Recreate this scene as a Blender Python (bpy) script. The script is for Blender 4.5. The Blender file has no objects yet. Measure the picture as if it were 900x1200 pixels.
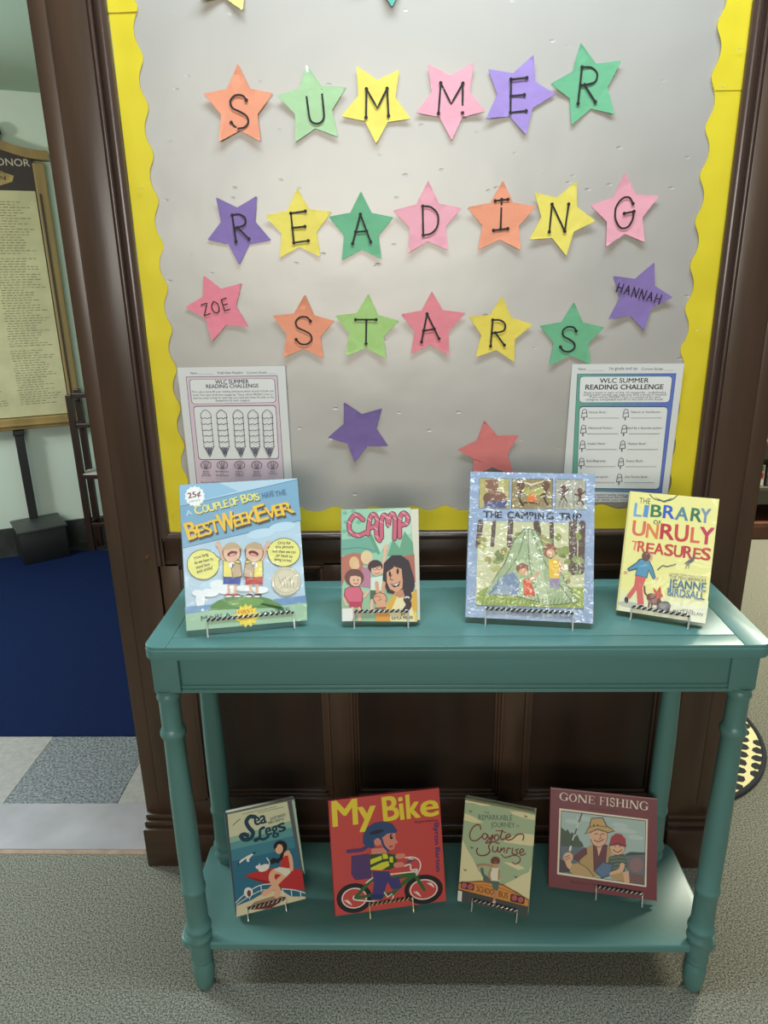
import bpy, bmesh, math, random
from mathutils import Vector, Matrix
PI = math.pi
SC = bpy.context.scene
C = SC.collection
random.seed(7)

# ------------------------------------------------------------------ camera
cam = bpy.data.cameras.new('camera'); cam_o = bpy.data.objects.new('camera', cam); C.objects.link(cam_o)
cam.sensor_fit = 'VERTICAL'; cam.sensor_height = 24.0; cam.lens = 16.64; cam.clip_start = .05
cam_o.matrix_world = Matrix.Translation((0, -1.434, 1.388)) @ Matrix((
    (0.99962, 0.0093018, 0.0258923), (0.0216676, 0.3137886, -0.9492456), (-0.0169544, 0.9494473, 0.3134683))).to_4x4()
SC.camera = cam_o

# ------------------------------------------------------------------ world, lamps, exposure
w = bpy.data.worlds.new('world'); SC.world = w; w.use_nodes = True
w.node_tree.nodes['Background'].inputs[0].default_value = (1, .97, .88, 1)
w.node_tree.nodes['Background'].inputs[1].default_value = .08
def area(name, loc, sx, sy, power, col, rot=(0, 0, 0)):
    l = bpy.data.lights.new(name, 'AREA'); l.shape = 'RECTANGLE'; l.size = sx; l.size_y = sy; l.energy = power; l.color = col
    o = bpy.data.objects.new(name, l); C.objects.link(o); o.location = loc; o.rotation_euler = rot
    return o
area('ceiling_lamp', (.15, -.46, 2.62), 1.3, .22, 36, (.72, .89, 1))
area('ceiling_lamp', (.1, -3.6, 2.62), 1.5, .07, 24, (1, .97, .90))
area('off_frame_fill', (-.4, -4.6, 1.75), 2.2, 1.1, 74, (1, .965, .88), (PI / 2, 0, 0))  # added low fill panel behind the camera; no window is known there
area('off_frame_fill', (-2.7, .95, 1.75), .9, .9, 50, (.78, .90, 1), (math.radians(60), 0, math.radians(-125)))  # cool daylight reaching the doorway floor from the hall side
area('ceiling_lamp', (2.7, 2.0, 2.58), 1.2, .3, 165, (1, .98, .80))
def bulb(name, loc, power, col, rad):
    l = bpy.data.lights.new(name, 'POINT'); l.energy = power; l.color = col; l.shadow_soft_size = rad
    o = bpy.data.objects.new(name, l); C.objects.link(o); o.location = loc
bulb('hall_lamp', (-2.75, .6, 1.75), 52, (1, .99, .88), .12)
vs = SC.view_settings
vs.view_transform = 'Standard'; vs.look = 'None'; vs.gamma = 1; vs.use_curve_mapping = False; vs.exposure = 0.0

# ------------------------------------------------------------------ materials
def lin(c):
    r = []
    for v in c[:3]:
        v = v / 255.
        r.append(v / 12.92 if v <= .04045 else ((v + .055) / 1.055) ** 2.4)
    return r
MATS = {}
def mat(name, col, rough=.5, bump=0, scale=200, detail=3, coat=0, coat_bump=0, var=0, var_scale=8, metal=0, spec=.5, stretch=None, col2=None):
    if name in MATS: return MATS[name]
    m = bpy.data.materials.new(name); MATS[name] = m; m.use_nodes = True
    nt = m.node_tree; b = nt.nodes['Principled BSDF']
    c = lin(col); b.inputs['Base Color'].default_value = (*c, 1)
    b.inputs['Roughness'].default_value = rough; b.inputs['Metallic'].default_value = metal; b.inputs['Specular IOR Level'].default_value = spec
    tc = nt.nodes.new('ShaderNodeTexCoord'); vec = tc.outputs['Object']
    if stretch:
        mp = nt.nodes.new('ShaderNodeMapping'); mp.inputs['Scale'].default_value = stretch; nt.links.new(vec, mp.inputs[0]); vec = mp.outputs[0]
    if var or col2:
        n = nt.nodes.new('ShaderNodeTexNoise'); n.inputs['Scale'].default_value = var_scale; n.inputs['Detail'].default_value = 4; nt.links.new(vec, n.inputs['Vector'])
        rp = nt.nodes.new('ShaderNodeValToRGB'); rp.color_ramp.elements[0].position = .35; rp.color_ramp.elements[1].position = .65
        d = lin(col2) if col2 else [min(1, x * (1 + var)) for x in c]
        rp.color_ramp.elements[0].color = (*[x * (1 - var) for x in c], 1); rp.color_ramp.elements[1].color = (*d, 1)
        nt.links.new(n.outputs[0], rp.inputs[0]); nt.links.new(rp.outputs[0], b.inputs['Base Color'])
    if bump:
        n = nt.nodes.new('ShaderNodeTexNoise'); n.inputs['Scale'].default_value = scale; n.inputs['Detail'].default_value = detail; nt.links.new(vec, n.inputs['Vector'])
        bp = nt.nodes.new('ShaderNodeBump'); bp.inputs['Strength'].default_value = bump; bp.inputs['Distance'].default_value = .002
        nt.links.new(n.outputs[0], bp.inputs['Height']); nt.links.new(bp.outputs[0], b.inputs['Normal'])
    if coat:
        b.inputs['Coat Weight'].default_value = coat; b.inputs['Coat Roughness'].default_value = .05; b.inputs['Coat IOR'].default_value = 1.72 if coat > .9 else 1.5
        if coat_bump:
            n = nt.nodes.new('ShaderNodeTexNoise'); n.inputs['Scale'].default_value = 38 if coat_bump > .5 else 22; n.inputs['Detail'].default_value = 2; n.inputs['Distortion'].default_value = 2.2; nt.links.new(vec, n.inputs['Vector'])
            bp = nt.nodes.new('ShaderNodeBump'); bp.inputs['Strength'].default_value = coat_bump; bp.inputs['Distance'].default_value = .012 if coat_bump > .5 else .01
            nt.links.new(n.outputs[0], bp.inputs['Height']); nt.links.new(bp.outputs[0], b.inputs['Coat Normal'])
    return m
def ink(col, kind):
    k = 'ink_%s_%d_%d_%d' % ((kind,) + tuple(col))
    if kind == 'plastic': return mat(k, col, .45, coat=1.0, coat_bump=.55)
    if kind == 'film': return mat(k, col, .4, coat=.35, coat_bump=.12)
    if kind == 'cover': return mat(k, col, .42, spec=.35)
    return mat(k, col, .75, spec=.2)
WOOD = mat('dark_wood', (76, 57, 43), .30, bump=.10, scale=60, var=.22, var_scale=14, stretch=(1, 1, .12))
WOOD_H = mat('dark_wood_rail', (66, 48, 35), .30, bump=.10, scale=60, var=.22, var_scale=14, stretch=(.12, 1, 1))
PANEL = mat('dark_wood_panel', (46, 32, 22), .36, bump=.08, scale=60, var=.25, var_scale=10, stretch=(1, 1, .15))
BEAD = mat('dark_wood_moulding', (74, 56, 48), .22, bump=.05, scale=60, spec=.6)
TEAL = mat('teal_paint', (86, 130, 124), .34, bump=.03, scale=90, spec=.5)
PLASTER = mat('green_white_plaster', (206, 218, 204), .85, bump=.6, scale=5, detail=5)
CEIL = mat('ceiling_plaster', (176, 196, 176), .9, bump=.3, scale=7)
STONE = mat('black_skirting', (48, 50, 48), .5, var=.3, var_scale=20)
BLUE = mat('blue_carpet', (11, 26, 60), .95, bump=.5, scale=300, var=.15, var_scale=200, spec=.1)
MARBLE = mat('threshold_marble', (150, 145, 146), .45, var=.12, var_scale=7)
MARBLE_E = mat('threshold_edge', (150, 124, 100), .6, var=.2, var_scale=30)
TILE_L = mat('light_tile', (146, 142, 136), .5, var=.10, var_scale=60)
TILE_D = mat('dark_terrazzo', (66, 72, 76), .45, var=.45, var_scale=150, col2=(138, 142, 144))
CARPET = mat('speckled_carpet', (62, 62, 55), .95, bump=.6, scale=300, var_scale=290, col2=(158, 156, 140), spec=.1)
FOIL = mat('foil_backing_paper', (186, 179, 170), .38, bump=.9, scale=5.5, detail=3, spec=.5, metal=.22)
def foil_dents(m):
    nt = m.node_tree; b = nt.nodes['Principled BSDF']; tc = nt.nodes.new('ShaderNodeTexCoord'); mp = nt.nodes.new('ShaderNodeMapping'); mp.inputs['Scale'].default_value = (16, 1, 36)
    v = nt.nodes.new('ShaderNodeTexVoronoi'); v.inputs['Scale'].default_value = 1; rp = nt.nodes.new('ShaderNodeValToRGB')
    rp.color_ramp.elements[0].position = .02; rp.color_ramp.elements[0].color = (0, 0, 0, 1); rp.color_ramp.elements[1].position = .10; rp.color_ramp.elements[1].color = (1, 1, 1, 1)
    bp = nt.nodes.new('ShaderNodeBump'); bp.inputs['Strength'].default_value = .25; bp.inputs['Distance'].default_value = .003
    nt.links.new(tc.outputs['Object'], mp.inputs[0]); nt.links.new(mp.outputs[0], v.inputs['Vector']); nt.links.new(v.outputs['Distance'], rp.inputs[0]); nt.links.new(rp.outputs[0], bp.inputs['Height'])
    old = b.inputs['Normal'].links[0].from_socket; nt.links.new(old, bp.inputs['Normal']); nt.links.new(bp.outputs[0], b.inputs['Normal'])
foil_dents(FOIL)
YELLOW = mat('yellow_border_card', (228, 204, 44), .5, bump=.25, scale=11, spec=.4)
PAGES = mat('page_edges', (226, 218, 196), .8, bump=.2, scale=400)
STEEL = mat('silver_wire', (222, 222, 216), .3, metal=.45)
DARKW = mat('dark_gap_strand', (70, 66, 58), .4, metal=.6)  # dark second strand: darkness of the gaps between twists put into its colour
BRASS = mat('pale_brass_wire', (232, 216, 164), .3, metal=.45)
BLACKM = mat('black_paint', (22, 22, 22), .5)
DWOOD = mat('black_brown_wood', (44, 28, 20), .4)
INKB = mat('marker_ink', (22, 18, 18), .6)

# ------------------------------------------------------------------ mesh helpers
class MB:
    def __init__(s): s.v = []; s.f = []; s.m = []; s.mats = []
    def mi(s, m):
        if m not in s.mats: s.mats.append(m)
        return s.mats.index(m)
    def add(s, vs, fs, m):
        o = len(s.v); i = s.mi(m); s.v += [tuple(v) for v in vs]
        for f in fs: s.f.append([o + k for k in f]); s.m.append(i)
    def box(s, x0, x1, y0, y1, z0, z1, m, bev=0):
        if not bev:
            s.add([(x, y, z) for z in (z0, z1) for y in (y0, y1) for x in (x0, x1)], [(0, 2, 3, 1), (4, 5, 7, 6), (0, 1, 5, 4), (2, 6, 7, 3), (0, 4, 6, 2), (1, 3, 7, 5)], m); return s
        b = bmesh.new(); bmesh.ops.create_cube(b, size=1)
        for v in b.verts: v.co = ((x0 + x1) / 2 + v.co.x * (x1 - x0), (y0 + y1) / 2 + v.co.y * (y1 - y0), (z0 + z1) / 2 + v.co.z * (z1 - z0))
        bmesh.ops.bevel(b, geom=b.edges[:], offset=bev, segments=2, affect='EDGES', profile=.5)
        b.verts.index_update(); s.add([v.co[:] for v in b.verts], [[v.index for v in f.verts] for f in b.faces], m); b.free(); return s
    def prism(s, pts, z0, z1, m, bev=0, axis='z'):
        """closed outline (x, y) raised from z0 to z1; bev rounds the top rim"""
        n = len(pts); rings = [(pts, z0)]
        if bev:
            for k in range(4):
                a = k / 3 * PI / 2; rings.append((inset(pts, bev * (1 - math.cos(a))), z1 - bev + bev * math.sin(a)))
        else: rings.append((pts, z1))
        vs = [(x, y, z) for p, z in rings for x, y in p]
        fs = []
        for r in range(len(rings) - 1):
            for i in range(n): j = (i + 1) % n; fs.append((r * n + i, r * n + j, (r + 1) * n + j, (r + 1) * n + i))
        fs.append(tuple((len(rings) - 1) * n + i for i in range(n))); fs.append(tuple(reversed(range(n))))
        if axis == 'y': vs = [(x, -z, y) for x, y, z in vs]
        s.add(vs, fs, m); return s
    def lathe(s, prof, m, cx=0, cy=0, seg=28):
        vs = [(cx + r * math.cos(2 * PI * i / seg), cy + r * math.sin(2 * PI * i / seg), z) for z, r in prof for i in range(seg)]
        fs = [(a * seg + i, a * seg + (i + 1) % seg, (a + 1) * seg + (i + 1) % seg, (a + 1) * seg + i) for a in range(len(prof) - 1) for i in range(seg)]
        fs.append(tuple(reversed(range(seg)))); fs.append(tuple((len(prof) - 1) * seg + i for i in range(seg)))
        s.add(vs, fs, m); return s
    def tube(s, pts, r, m, seg=8):
        P = [Vector(p) for p in pts]; n = len(P); vs = []; up = None
        for i in range(n):
            t = ((P[min(i + 1, n - 1)] - P[i]).normalized() + (P[i] - P[max(i - 1, 0)]).normalized())
            t = t.normalized() if t.length > 1e-6 else Vector((0, 0, 1))
            a = t.orthogonal().normalized() if up is None else (up - t * up.dot(t)).normalized()
            up = a; b = t.cross(a)
            vs += [tuple(P[i] + (a * math.cos(2 * PI * k / seg) + b * math.sin(2 * PI * k / seg)) * r) for k in range(seg)]
        fs = [(i * seg + k, i * seg + (k + 1) % seg, (i + 1) * seg + (k + 1) % seg, (i + 1) * seg + k) for i in range(n - 1) for k in range(seg)]
        fs.append(tuple(reversed(range(seg)))); fs.append(tuple((n - 1) * seg + k for k in range(seg)))
        s.add(vs, fs, m); return s
    def build(s, name, parent=None, smooth=False, loc=None, fix=True):
        me = bpy.data.meshes.new(name); me.from_pydata(s.v, [], s.f)
        for m in s.mats: me.materials.append(m)
        me.polygons.foreach_set('material_index', s.m); me.update()
        if fix:
            b = bmesh.new(); b.from_mesh(me); bmesh.ops.recalc_face_normals(b, faces=b.faces[:]); b.to_mesh(me); b.free()
        if smooth:
            me.polygons.foreach_set('use_smooth', [True] * len(me.polygons)); me.set_sharp_from_angle(angle=math.radians(38))
        o = bpy.data.objects.new(name, me); C.objects.link(o)
        if parent: o.parent = parent
        if loc: o.location = loc
        return o
def inset(pts, d):
    if d == 0: return list(pts)
    n = len(pts); out = []
    A = sum(pts[i][0] * pts[(i + 1) % n][1] - pts[(i + 1) % n][0] * pts[i][1] for i in range(n)); sg = 1 if A > 0 else -1
    for i in range(n):
        a, b, c = Vector(pts[i - 1]), Vector(pts[i]), Vector(pts[(i + 1) % n])
        u = (b - a).normalized(); v = (c - b).normalized()
        nn = (Vector((-u.y, u.x)) + Vector((-v.y, v.x))); k = nn.length_squared
        nn = nn * (2 / k) if k > 1e-6 else nn
        q = b + nn * d * sg; out.append((q.x, q.y))
    return out
def rrect(x0, x1, y0, y1, r, corners=(1, 1, 1, 1), seg=6):
    out = []
    for k, (cx, cy, a0) in enumerate(((x0 + r, y0 + r, PI), (x1 - r, y0 + r, 1.5 * PI), (x1 - r, y1 - r, 0), (x0 + r, y1 - r, PI / 2))):
        if corners[k]: out += [(cx + r * math.cos(a0 + i / seg * PI / 2), cy + r * math.sin(a0 + i / seg * PI / 2)) for i in range(seg + 1)]
        else: out.append(((x0, y0), (x1, y0), (x1, y1), (x0, y1))[k])
    return out
def tag(o, label, cat, group=None, kind=None):
    o['label'] = label; o['category'] = cat
    if group: o['group'] = group
    if kind: o['kind'] = kind
    return o
def thing(name, loc, label, cat, group=None, rz=0):
    o = bpy.data.objects.new(name, None); C.objects.link(o); o.location = loc; o.rotation_euler = (0, 0, rz); o.empty_display_size = .05
    return tag(o, label, cat, group)
def struct(mb, name, **k):
    o = mb.build(name, **k); o['kind'] = 'structure'; return o

# ------------------------------------------------------------------ flat print: polygons, strokes, ellipses and lettering in mm
def smooth_path(pts, closed):
    n = len(pts)
    if n < 3: return pts
    out = []; rng = range(n if closed else n - 1)
    for i in rng:
        p = [Vector(pts[(i + k) % n] if closed else pts[min(max(i + k, 0), n - 1)]) for k in (-1, 0, 1, 2)]
        for q in range(4):
            t = q / 4
            v = .5 * ((2 * p[1]) + (p[2] - p[0]) * t + (2 * p[0] - 5 * p[1] + 4 * p[2] - p[3]) * t * t + (3 * p[1] - p[0] - 3 * p[2] + p[3]) * t ** 3)
            out.append((v.x, v.y))
    if not closed: out.append(tuple(pts[-1]))
    return out
def ribbon(pts, wd, closed=False):
    """quads of a stroke with round ends"""
    P = [Vector(p) for p in pts]; n = len(P); L = []; R = []
    for i in range(n):
        a = P[(i - 1) % n] if (closed or i) else P[i]; b = P[(i + 1) % n] if (closed or i < n - 1) else P[i]
        d = (b - a); d = d.normalized() if d.length > 1e-9 else Vector((1, 0)); q = Vector((-d.y, d.x)) * wd / 2
        L.append(P[i] + q); R.append(P[i] - q)
    out = [[L[i], R[i], R[(i + 1) % n], L[(i + 1) % n]] for i in range(n if closed else n - 1)]
    if not closed and n > 1:
        for e, o_ in ((0, P[0] - P[1]), (n - 1, P[-1] - P[-2])):
            a0 = math.atan2(o_.y, o_.x)
            out.append([P[e] + Vector((math.cos(a0 + t), math.sin(a0 + t))) * wd / 2 for t in [(-.5 + k / 6) * PI for k in range(7)]])
    return out
_GL = {}
def glyphs(txt, off):
    k = (txt, off)
    if k not in _GL:
        cu = bpy.data.curves.new('lettering', 'FONT'); cu.body = txt; cu.size = 1; cu.resolution_u = 3; cu.offset = off
        ob = bpy.data.objects.new('lettering', cu); C.objects.link(ob); bpy.context.view_layer.update()
        me = bpy.data.meshes.new_from_object(ob.evaluated_get(bpy.context.evaluated_depsgraph_get()))
        V = [(v.co.x, v.co.y) for v in me.vertices]; F = [list(p.vertices) for p in me.polygons]
        C.objects.unlink(ob); bpy.data.objects.remove(ob); bpy.data.curves.remove(cu); bpy.data.meshes.remove(me)
        _GL[k] = (V, F)
    return _GL[k]
def ring_arc(a0, a1, rx, ry, tx, ty, cx=.5, cy=.5, n=28):
    o = []; 
    for i in range(n + 1):
        a = math.radians(a0 + (a1 - a0) * i / n); o.append(((cx + rx * math.cos(a), cy + ry * math.sin(a)), (cx + (rx - tx) * math.cos(a), cy + (ry - ty) * math.sin(a))))
    return [[o[i][0], o[i + 1][0], o[i + 1][1], o[i][1]] for i in range(n)]
def bar(x0, x1, y0, y1): return [(x0, y0), (x1, y0), (x1, y1), (x0, y1)]
def stem(x, wd=.17): return [bar(x, x + wd, 0, 1), bar(x - .09, x + wd + .09, 0, .045), bar(x - .09, x + wd + .09, .955, 1)]
SERIF = {
 'O': ring_arc(0, 360, .5, .52, .17, .06), 'G': ring_arc(40, 325, .5, .52, .17, .06) + [bar(.74, .9, .08, .44), bar(.62, .99, .40, .45), bar(.86, .91, .64, .86)],
 'N': stem(.1, .08) + [bar(.84, .92, 0, 1), bar(.74, 1.02, .955, 1), [(.06, 1), (.26, 1), (.92, 0), (.74, 0)]],
 'E': stem(.12) + [bar(.2, .92, .955, 1), bar(.2, .95, 0, .045), bar(.2, .72, .48, .525), bar(.87, .92, .76, 1), bar(.9, .95, 0, .24), bar(.68, .72, .38, .62)],
 'F': stem(.12) + [bar(.2, .92, .955, 1), bar(.2, .72, .48, .525), bar(.87, .92, .74, 1), bar(.68, .72, .38, .62)],
 'I': [bar(.3, .7, 0, 1), bar(0, 1, 0, .05), bar(0, 1, .95, 1)],
 'H': stem(.1, .16) + stem(.74, .16) + [bar(.2, .8, .48, .53)],
 'S': [[(v.x, v.y) for v in q] for q in ribbon(smooth_path([(.86, .80), (.70, .95), (.42, .98), (.14, .86), (.16, .64), (.5, .52), (.82, .38), (.86, .14), (.58, .02), (.28, .05), (.1, .22)], 0), .12)] + [bar(.86, .91, .68, .97), bar(.06, .11, .04, .34)],
}
def print_ops(mb, ops, y, kind, step=.00003):
    """lay print operations (mm, x right, z up) on the plane y, each a hair nearer the viewer than the one before"""
    for k, op in enumerate(ops):
        yy = y - step * (k + 1); m = ink(op[1], kind); polys = []
        if op[0] == 'P': polys = [op[2]]
        elif op[0] == 'E':
            (cx, cy), (ax, ay), (bx, by) = op[2:]
            polys = [[(cx + ax * math.cos(t) + bx * math.sin(t), cy + ay * math.cos(t) + by * math.sin(t)) for t in [2 * PI * i / 22 for i in range(22)]]]
        elif op[0] == 'S':
            pts = smooth_path(op[3], op[4]) if op[5] else op[3]
            polys = [[(v.x, v.y) for v in q] for q in ribbon(pts, op[2], op[4])]
        elif op[0] == 'T':
            txt, p0, p1, cap, st = op[2:]
            d = Vector(p1) - Vector(p0); L = d.length; d.normalize(); u = Vector((-d.y, d.x))
            if st == 'serif': 
                for q in SERIF[txt]: polys.append([tuple(Vector(p0) + d * x * L + u * z * cap) for x, z in q])
            else:
                V, F = glyphs(txt, 0); hV = glyphs('H', 0)[0]; H = max(v[1] for v in hV)
                x0 = min(v[0] for v in V); x1 = max(v[0] for v in V); sx = L / (x1 - x0); sy = cap / H
                W = [Vector(p0) + d * (x - x0) * sx + u * z * sy for x, z in V]
                bo = (.034 if cap > 9 else .022 if cap > 3.5 else .0) * cap if st == 'b' else 0   # heavier lettering from overprinted copies
                for g, (ox, oz) in enumerate(((0, 0), (1, .5), (-1, .5), (1, -.5), (-1, -.5)) if bo else ((0, 0),)):
                    mb.add([((q + d * ox * bo + u * oz * bo).x / 1000, yy - g * 1.5e-6, (q + d * ox * bo + u * oz * bo).y / 1000) for q in W], F, m)
                continue
        for i, q in enumerate(polys): mb.add([(x / 1000, yy - (i % 3) * 2e-6, z / 1000) for x, z in q], [list(range(len(q)))], m)

# ================================================================== SETTING
mb = MB(); mb.box(-3.5, 4.5, -2.2, 0, -.05, 0, CARPET); mb.box(.66, 4.5, 0, 2.9, -.05, 0, CARPET); mb.box(0, .66, .17, 2.9, -.05, 0, CARPET); struct(mb, 'floor')
mb = MB(); mb.box(-2.3, -.64, .17, .49, -.05, -.002, TILE_L)
for i in range(-4, 4):
    x = -1.131 + i * .324
    if i % 2 == 0 and x + .324 < -.6: mb.box(x + .001, x + .323, .181, .489, -.01, .0005, TILE_D)
    elif x + .324 < -.4: mb.box(x + .001, min(x + .323, -.642), .181, .489, -.01, .0005, TILE_L)
struct(mb, 'floor_entry')
mb = MB(); mb.box(-2.3, -.645, .012, .18, -.03, .004, MARBLE, bev=.002); mb.box(-2.3, -.645, -.002, .014, -.03, .002, MARBLE_E, bev=.002); struct(mb, 'trim_1')
mb = MB(); mb.box(-4, -.1, .49, 3.4, -.05, -.012, STONE); struct(mb, 'floor_hall')

# solid core behind the panelling, pilasters, rails, panels
mb = MB(); mb.box(-.64, .739, .022, .17, 0, 2.6, WOOD); struct(mb, 'wall_core')
mb = MB()
for a, b_, c, d in ((-.640, -.607, -.603, -.535), (.704, .739, .634, .700)):
    mb.box(a, b_, -.010, .03, .12, 2.6, WOOD, bev=.003); mb.box(c, d, -.013, .03, .12, 2.6, WOOD, bev=.002)
    lo, hi = min(a, c), max(b_, d)
    mb.box(lo, hi, -.008, .03, .1, 2.6, WOOD)
    mb.box(lo - .004, hi + .004, -.040, .03, 0, .112, WOOD_H, bev=.004); mb.box(lo - .002, hi + .002, -.030, .03, .112, .128, WOOD_H, bev=.004); mb.box(lo, hi, -.022, .03, .128, .142, WOOD_H, bev=.004)
mb.box(-.6, -.597, -.0145, 0, 1.0, 1.001, WOOD)
mb.tube([(-.5535, -.012, .8224), (-.5535, -.0165, .8224), (-.5535, -.018, .8224)], .0042, mat('wood_plug', (96, 58, 40), .4), 12)
struct(mb, 'wall_pilasters', smooth=True)
mb = MB()
mb.box(-.536, .635, 0, .03, .792, .856, WOOD_H, bev=.002); mb.box(-.536, .635, 0, .03, .10, .170, WOOD_H, bev=.002)
for a, b_ in ((-.536, -.492), (-.175, -.127), (.233, .281), (.602, .635)): mb.box(a, b_, 0, .03, .165, .80, WOOD, bev=.002)
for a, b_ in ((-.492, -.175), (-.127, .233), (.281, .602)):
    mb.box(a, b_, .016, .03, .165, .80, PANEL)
    for k, (t0, t1, yy) in enumerate(((0, .007, -.003), (.007, .013, .004), (.013, .020, .010))):   # stepped panel moulding, mitred
        for sx in (0, 1):
            x0, x1 = (a + t0, a + t1) if sx == 0 else (b_ - t1, b_ - t0)
            mb.box(x0, x1, yy, .03, .170 + t0, .792 - t0, WOOD, bev=.0015)
        for sz in (0, 1):
            z0, z1 = (.170 + t0, .170 + t1) if sz == 0 else (.792 - t1, .792 - t0)
            mb.box(a + t0, b_ - t0, yy, .03, z0, z1, BEAD if sz == 0 and k == 0 else WOOD_H, bev=.0015)
struct(mb, 'wall_panelling', smooth=True)
mb = MB(); mb.box(-.536, .635, 0, .03, 1.992, 2.6, WOOD_H); struct(mb, 'wall_header')
mb = MB()
mb.box(-.536, .635, -.026, .03, 0, .082, WOOD_H, bev=.003); mb.box(-.536, .635, -.030, .03, .080, .088, BEAD, bev=.003); mb.box(-.536, .635, -.016, .03, .086, .106, WOOD_H, bev=.002); mb.box(-.536, .635, -.020, .03, .104, .111, BEAD, bev=.003)
struct(mb, 'baseboard_back', smooth=True)
def half_round(p0, p1, r, m, mb, flat=1.0):
    mb.tube([p0, p1], r, m, 16)
mb = MB()
for x, r, y in ((-.512, .0105, -.010), (.611, .0105, -.010), (-.530, .0045, -.012), (.6285, .0045, -.012), (-.5215, .003, -.010), (.6215, .003, -.010)): mb.tube([(x, y, .8665 if r > .01 else .80), (x, y, 2.05)], r, BEAD, 16)
mb.tube([(-.512, -.010, .866), (.611, -.010, .866)], .0082, BEAD, 16); mb.tube([(-.532, -.004, .8565), (.631, -.004, .8565)], .0034, BEAD, 12)
mb.box(-.536, -.503, -.008, .02, .86, 2.05, WOOD); mb.box(.602, .636, -.008, .02, .86, 2.05, WOOD); mb.box(-.53, .63, -.006, .02, .853, .872, WOOD_H)
mb.tube([(-.512, -.010, 1.995), (.611, -.010, 1.995)], .0105, BEAD, 16)
struct(mb, 'trim_2', smooth=True)

# hall seen through the doorway: oblique plaster wall, recess, ceiling
A25 = math.radians(25); ex = Vector((math.cos(A25), math.sin(A25), 0)); W0 = Vector((0, -1.434, 0)) + Vector((-2.138, 3.4545, 0)) * 1.03; NB = Vector((math.sin(A25), -math.cos(A25), 0))
def wallpt(s, z, d=0): return W0 + ex * s + NB * d + Vector((0, 0, z))
def obox(mb, s0, s1, d0, d1, z0, z1, m):
    vs = [tuple(wallpt(s, z, d)) for z in (z0, z1) for d in (d0, d1) for s in (s0, s1)]
    mb.add(vs, [(0, 2, 3, 1), (4, 5, 7, 6), (0, 1, 5, 4), (2, 6, 7, 3), (0, 4, 6, 2), (1, 3, 7, 5)], m)
mb = MB(); obox(mb, -2.2, 1.9, -.6, -.004, 0, 2.4, PLASTER); struct(mb, 'wall_hall')
mb = MB(); obox(mb, -2.2, 1.9, -.02, .012, -.02, .13, STONE); struct(mb, 'baseboard_hall')
mb = MB(); mb.box(-4.5, -.12, .17, 3.4, 2.25, 2.3, CEIL); struct(mb, 'ceiling_hall')
mb = MB(); mb.box(-.12, -.02, .17, 3.0, 0, 2.6, PLASTER); struct(mb, 'wall_partition')
mb = MB(); mb.box(-.02, 4.5, 2.66, 2.76, 0, 2.6, mat('beige_wall', (190, 184, 160), .85)); struct(mb, 'wall_far')

# ================================================================== BULLETIN BOARD
bb = thing('bulletin_board', (.05, 0, .873), 'large bulletin board covered in crinkled silver-grey paper with yellow scalloped edging', 'bulletin board')
def put(o, p):   # parent keeping world place
    o.parent = p; o.matrix_parent_inverse = Matrix.Translation(-p.location); return o
nx, nz = 70, 80; vs = []; fs = []
from mathutils import noise
for j in range(nz + 1):
    for i in range(nx + 1):
        x = -.503 + i / nx * 1.106; z = .872 + j / nz * 1.118
        vs.append((x, -.002 + .0026 * noise.noise((x * 3.1 + z, z * 4.3 - x, 0)) + .0008 * noise.noise((x * 9, z * 14, 3)), z))
for j in range(nz):
    for i in range(nx): a = j * (nx + 1) + i; fs.append((a, a + 1, a + nx + 2, a + nx + 1))
mb = MB(); mb.add(vs, fs, FOIL); put(mb.build('backing_paper', smooth=True, fix=False), bb)
mb = MB(); mb.box(-.503, .603, .004, .021, .872, 1.99, mat('cork_board', (120, 96, 70), .9)); put(mb.build('board'), bb)
def scallop(a0, a1, depth, phase, amp=.0062, per=.0775):
    out = []; n = int((a1 - a0) / .004)
    for i in range(n + 1):
        t = a0 + (a1 - a0) * i / n; q = ((t - phase) / per) % 1
        out.append((t, depth + amp * (math.cos(2 * PI * q) * .9 + .12 * math.cos(4 * PI * q))))
    return out
def border(name, pts_in, outer, horiz, sgn, lift):
    """strip between the straight outer edge and the scalloped inner edge, gently buckled"""
    mb = MB(); n = len(pts_in); K = 4; vs = []
    for (t, d) in pts_in:
        for k in range(K + 1):
            q = d * k / K; y = -.0035 - lift - .0022 * (k / K) * (.7 + .9 * noise.noise((t * 7, lift * 900, 5))) - .0012 * noise.noise((t * 16, k * .4, 1))
            vs.append((t, y, outer + sgn * q) if horiz else (outer + sgn * q, y, t))
    nv = len(vs); back = [(x, y + .0006, z) for x, y, z in vs]
    fs = []
    for i in range(n - 1):
        for k in range(K): a = i * (K + 1) + k; fs.append((a, a + 1, a + K + 2, a + K + 1)); fs.append((nv + a, nv + a + K + 1, nv + a + K + 2, nv + a + 1))
        for k in (0, K): a = i * (K + 1) + k; fs.append((a, a + K + 1, nv + a + K + 1, nv + a))
    for i in (0, n - 1):
        for k in range(K): a = i * (K + 1) + k; fs.append((a, a + 1, nv + a + 1, nv + a))
    mb.add(vs + back, fs, YELLOW); return put(mb.build(name, smooth=True), bb)
border('scalloped_border', scallop(.876, 1.842, .0460, 1.8415), -.5015, False, 1, 0)
border('scalloped_border', scallop(1.832, 1.985, .0460, 1.915), -.5015, False, 1, .0012)
border('scalloped_border', scallop(.876, 1.70, .0495, 1.7101), .6022, False, -1, .0004)
border('scalloped_border', scallop(1.69, 1.985, .0495, 1.7899), .6022, False, -1, .0014)
border('scalloped_border', scallop(-.49, .06, .0485, -.0606, per=.082), .8745, True, 1, .0006)
border('scalloped_border', scallop(.05, .585, .0485, .0894, per=.082), .8745, True, 1, .0016)
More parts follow.
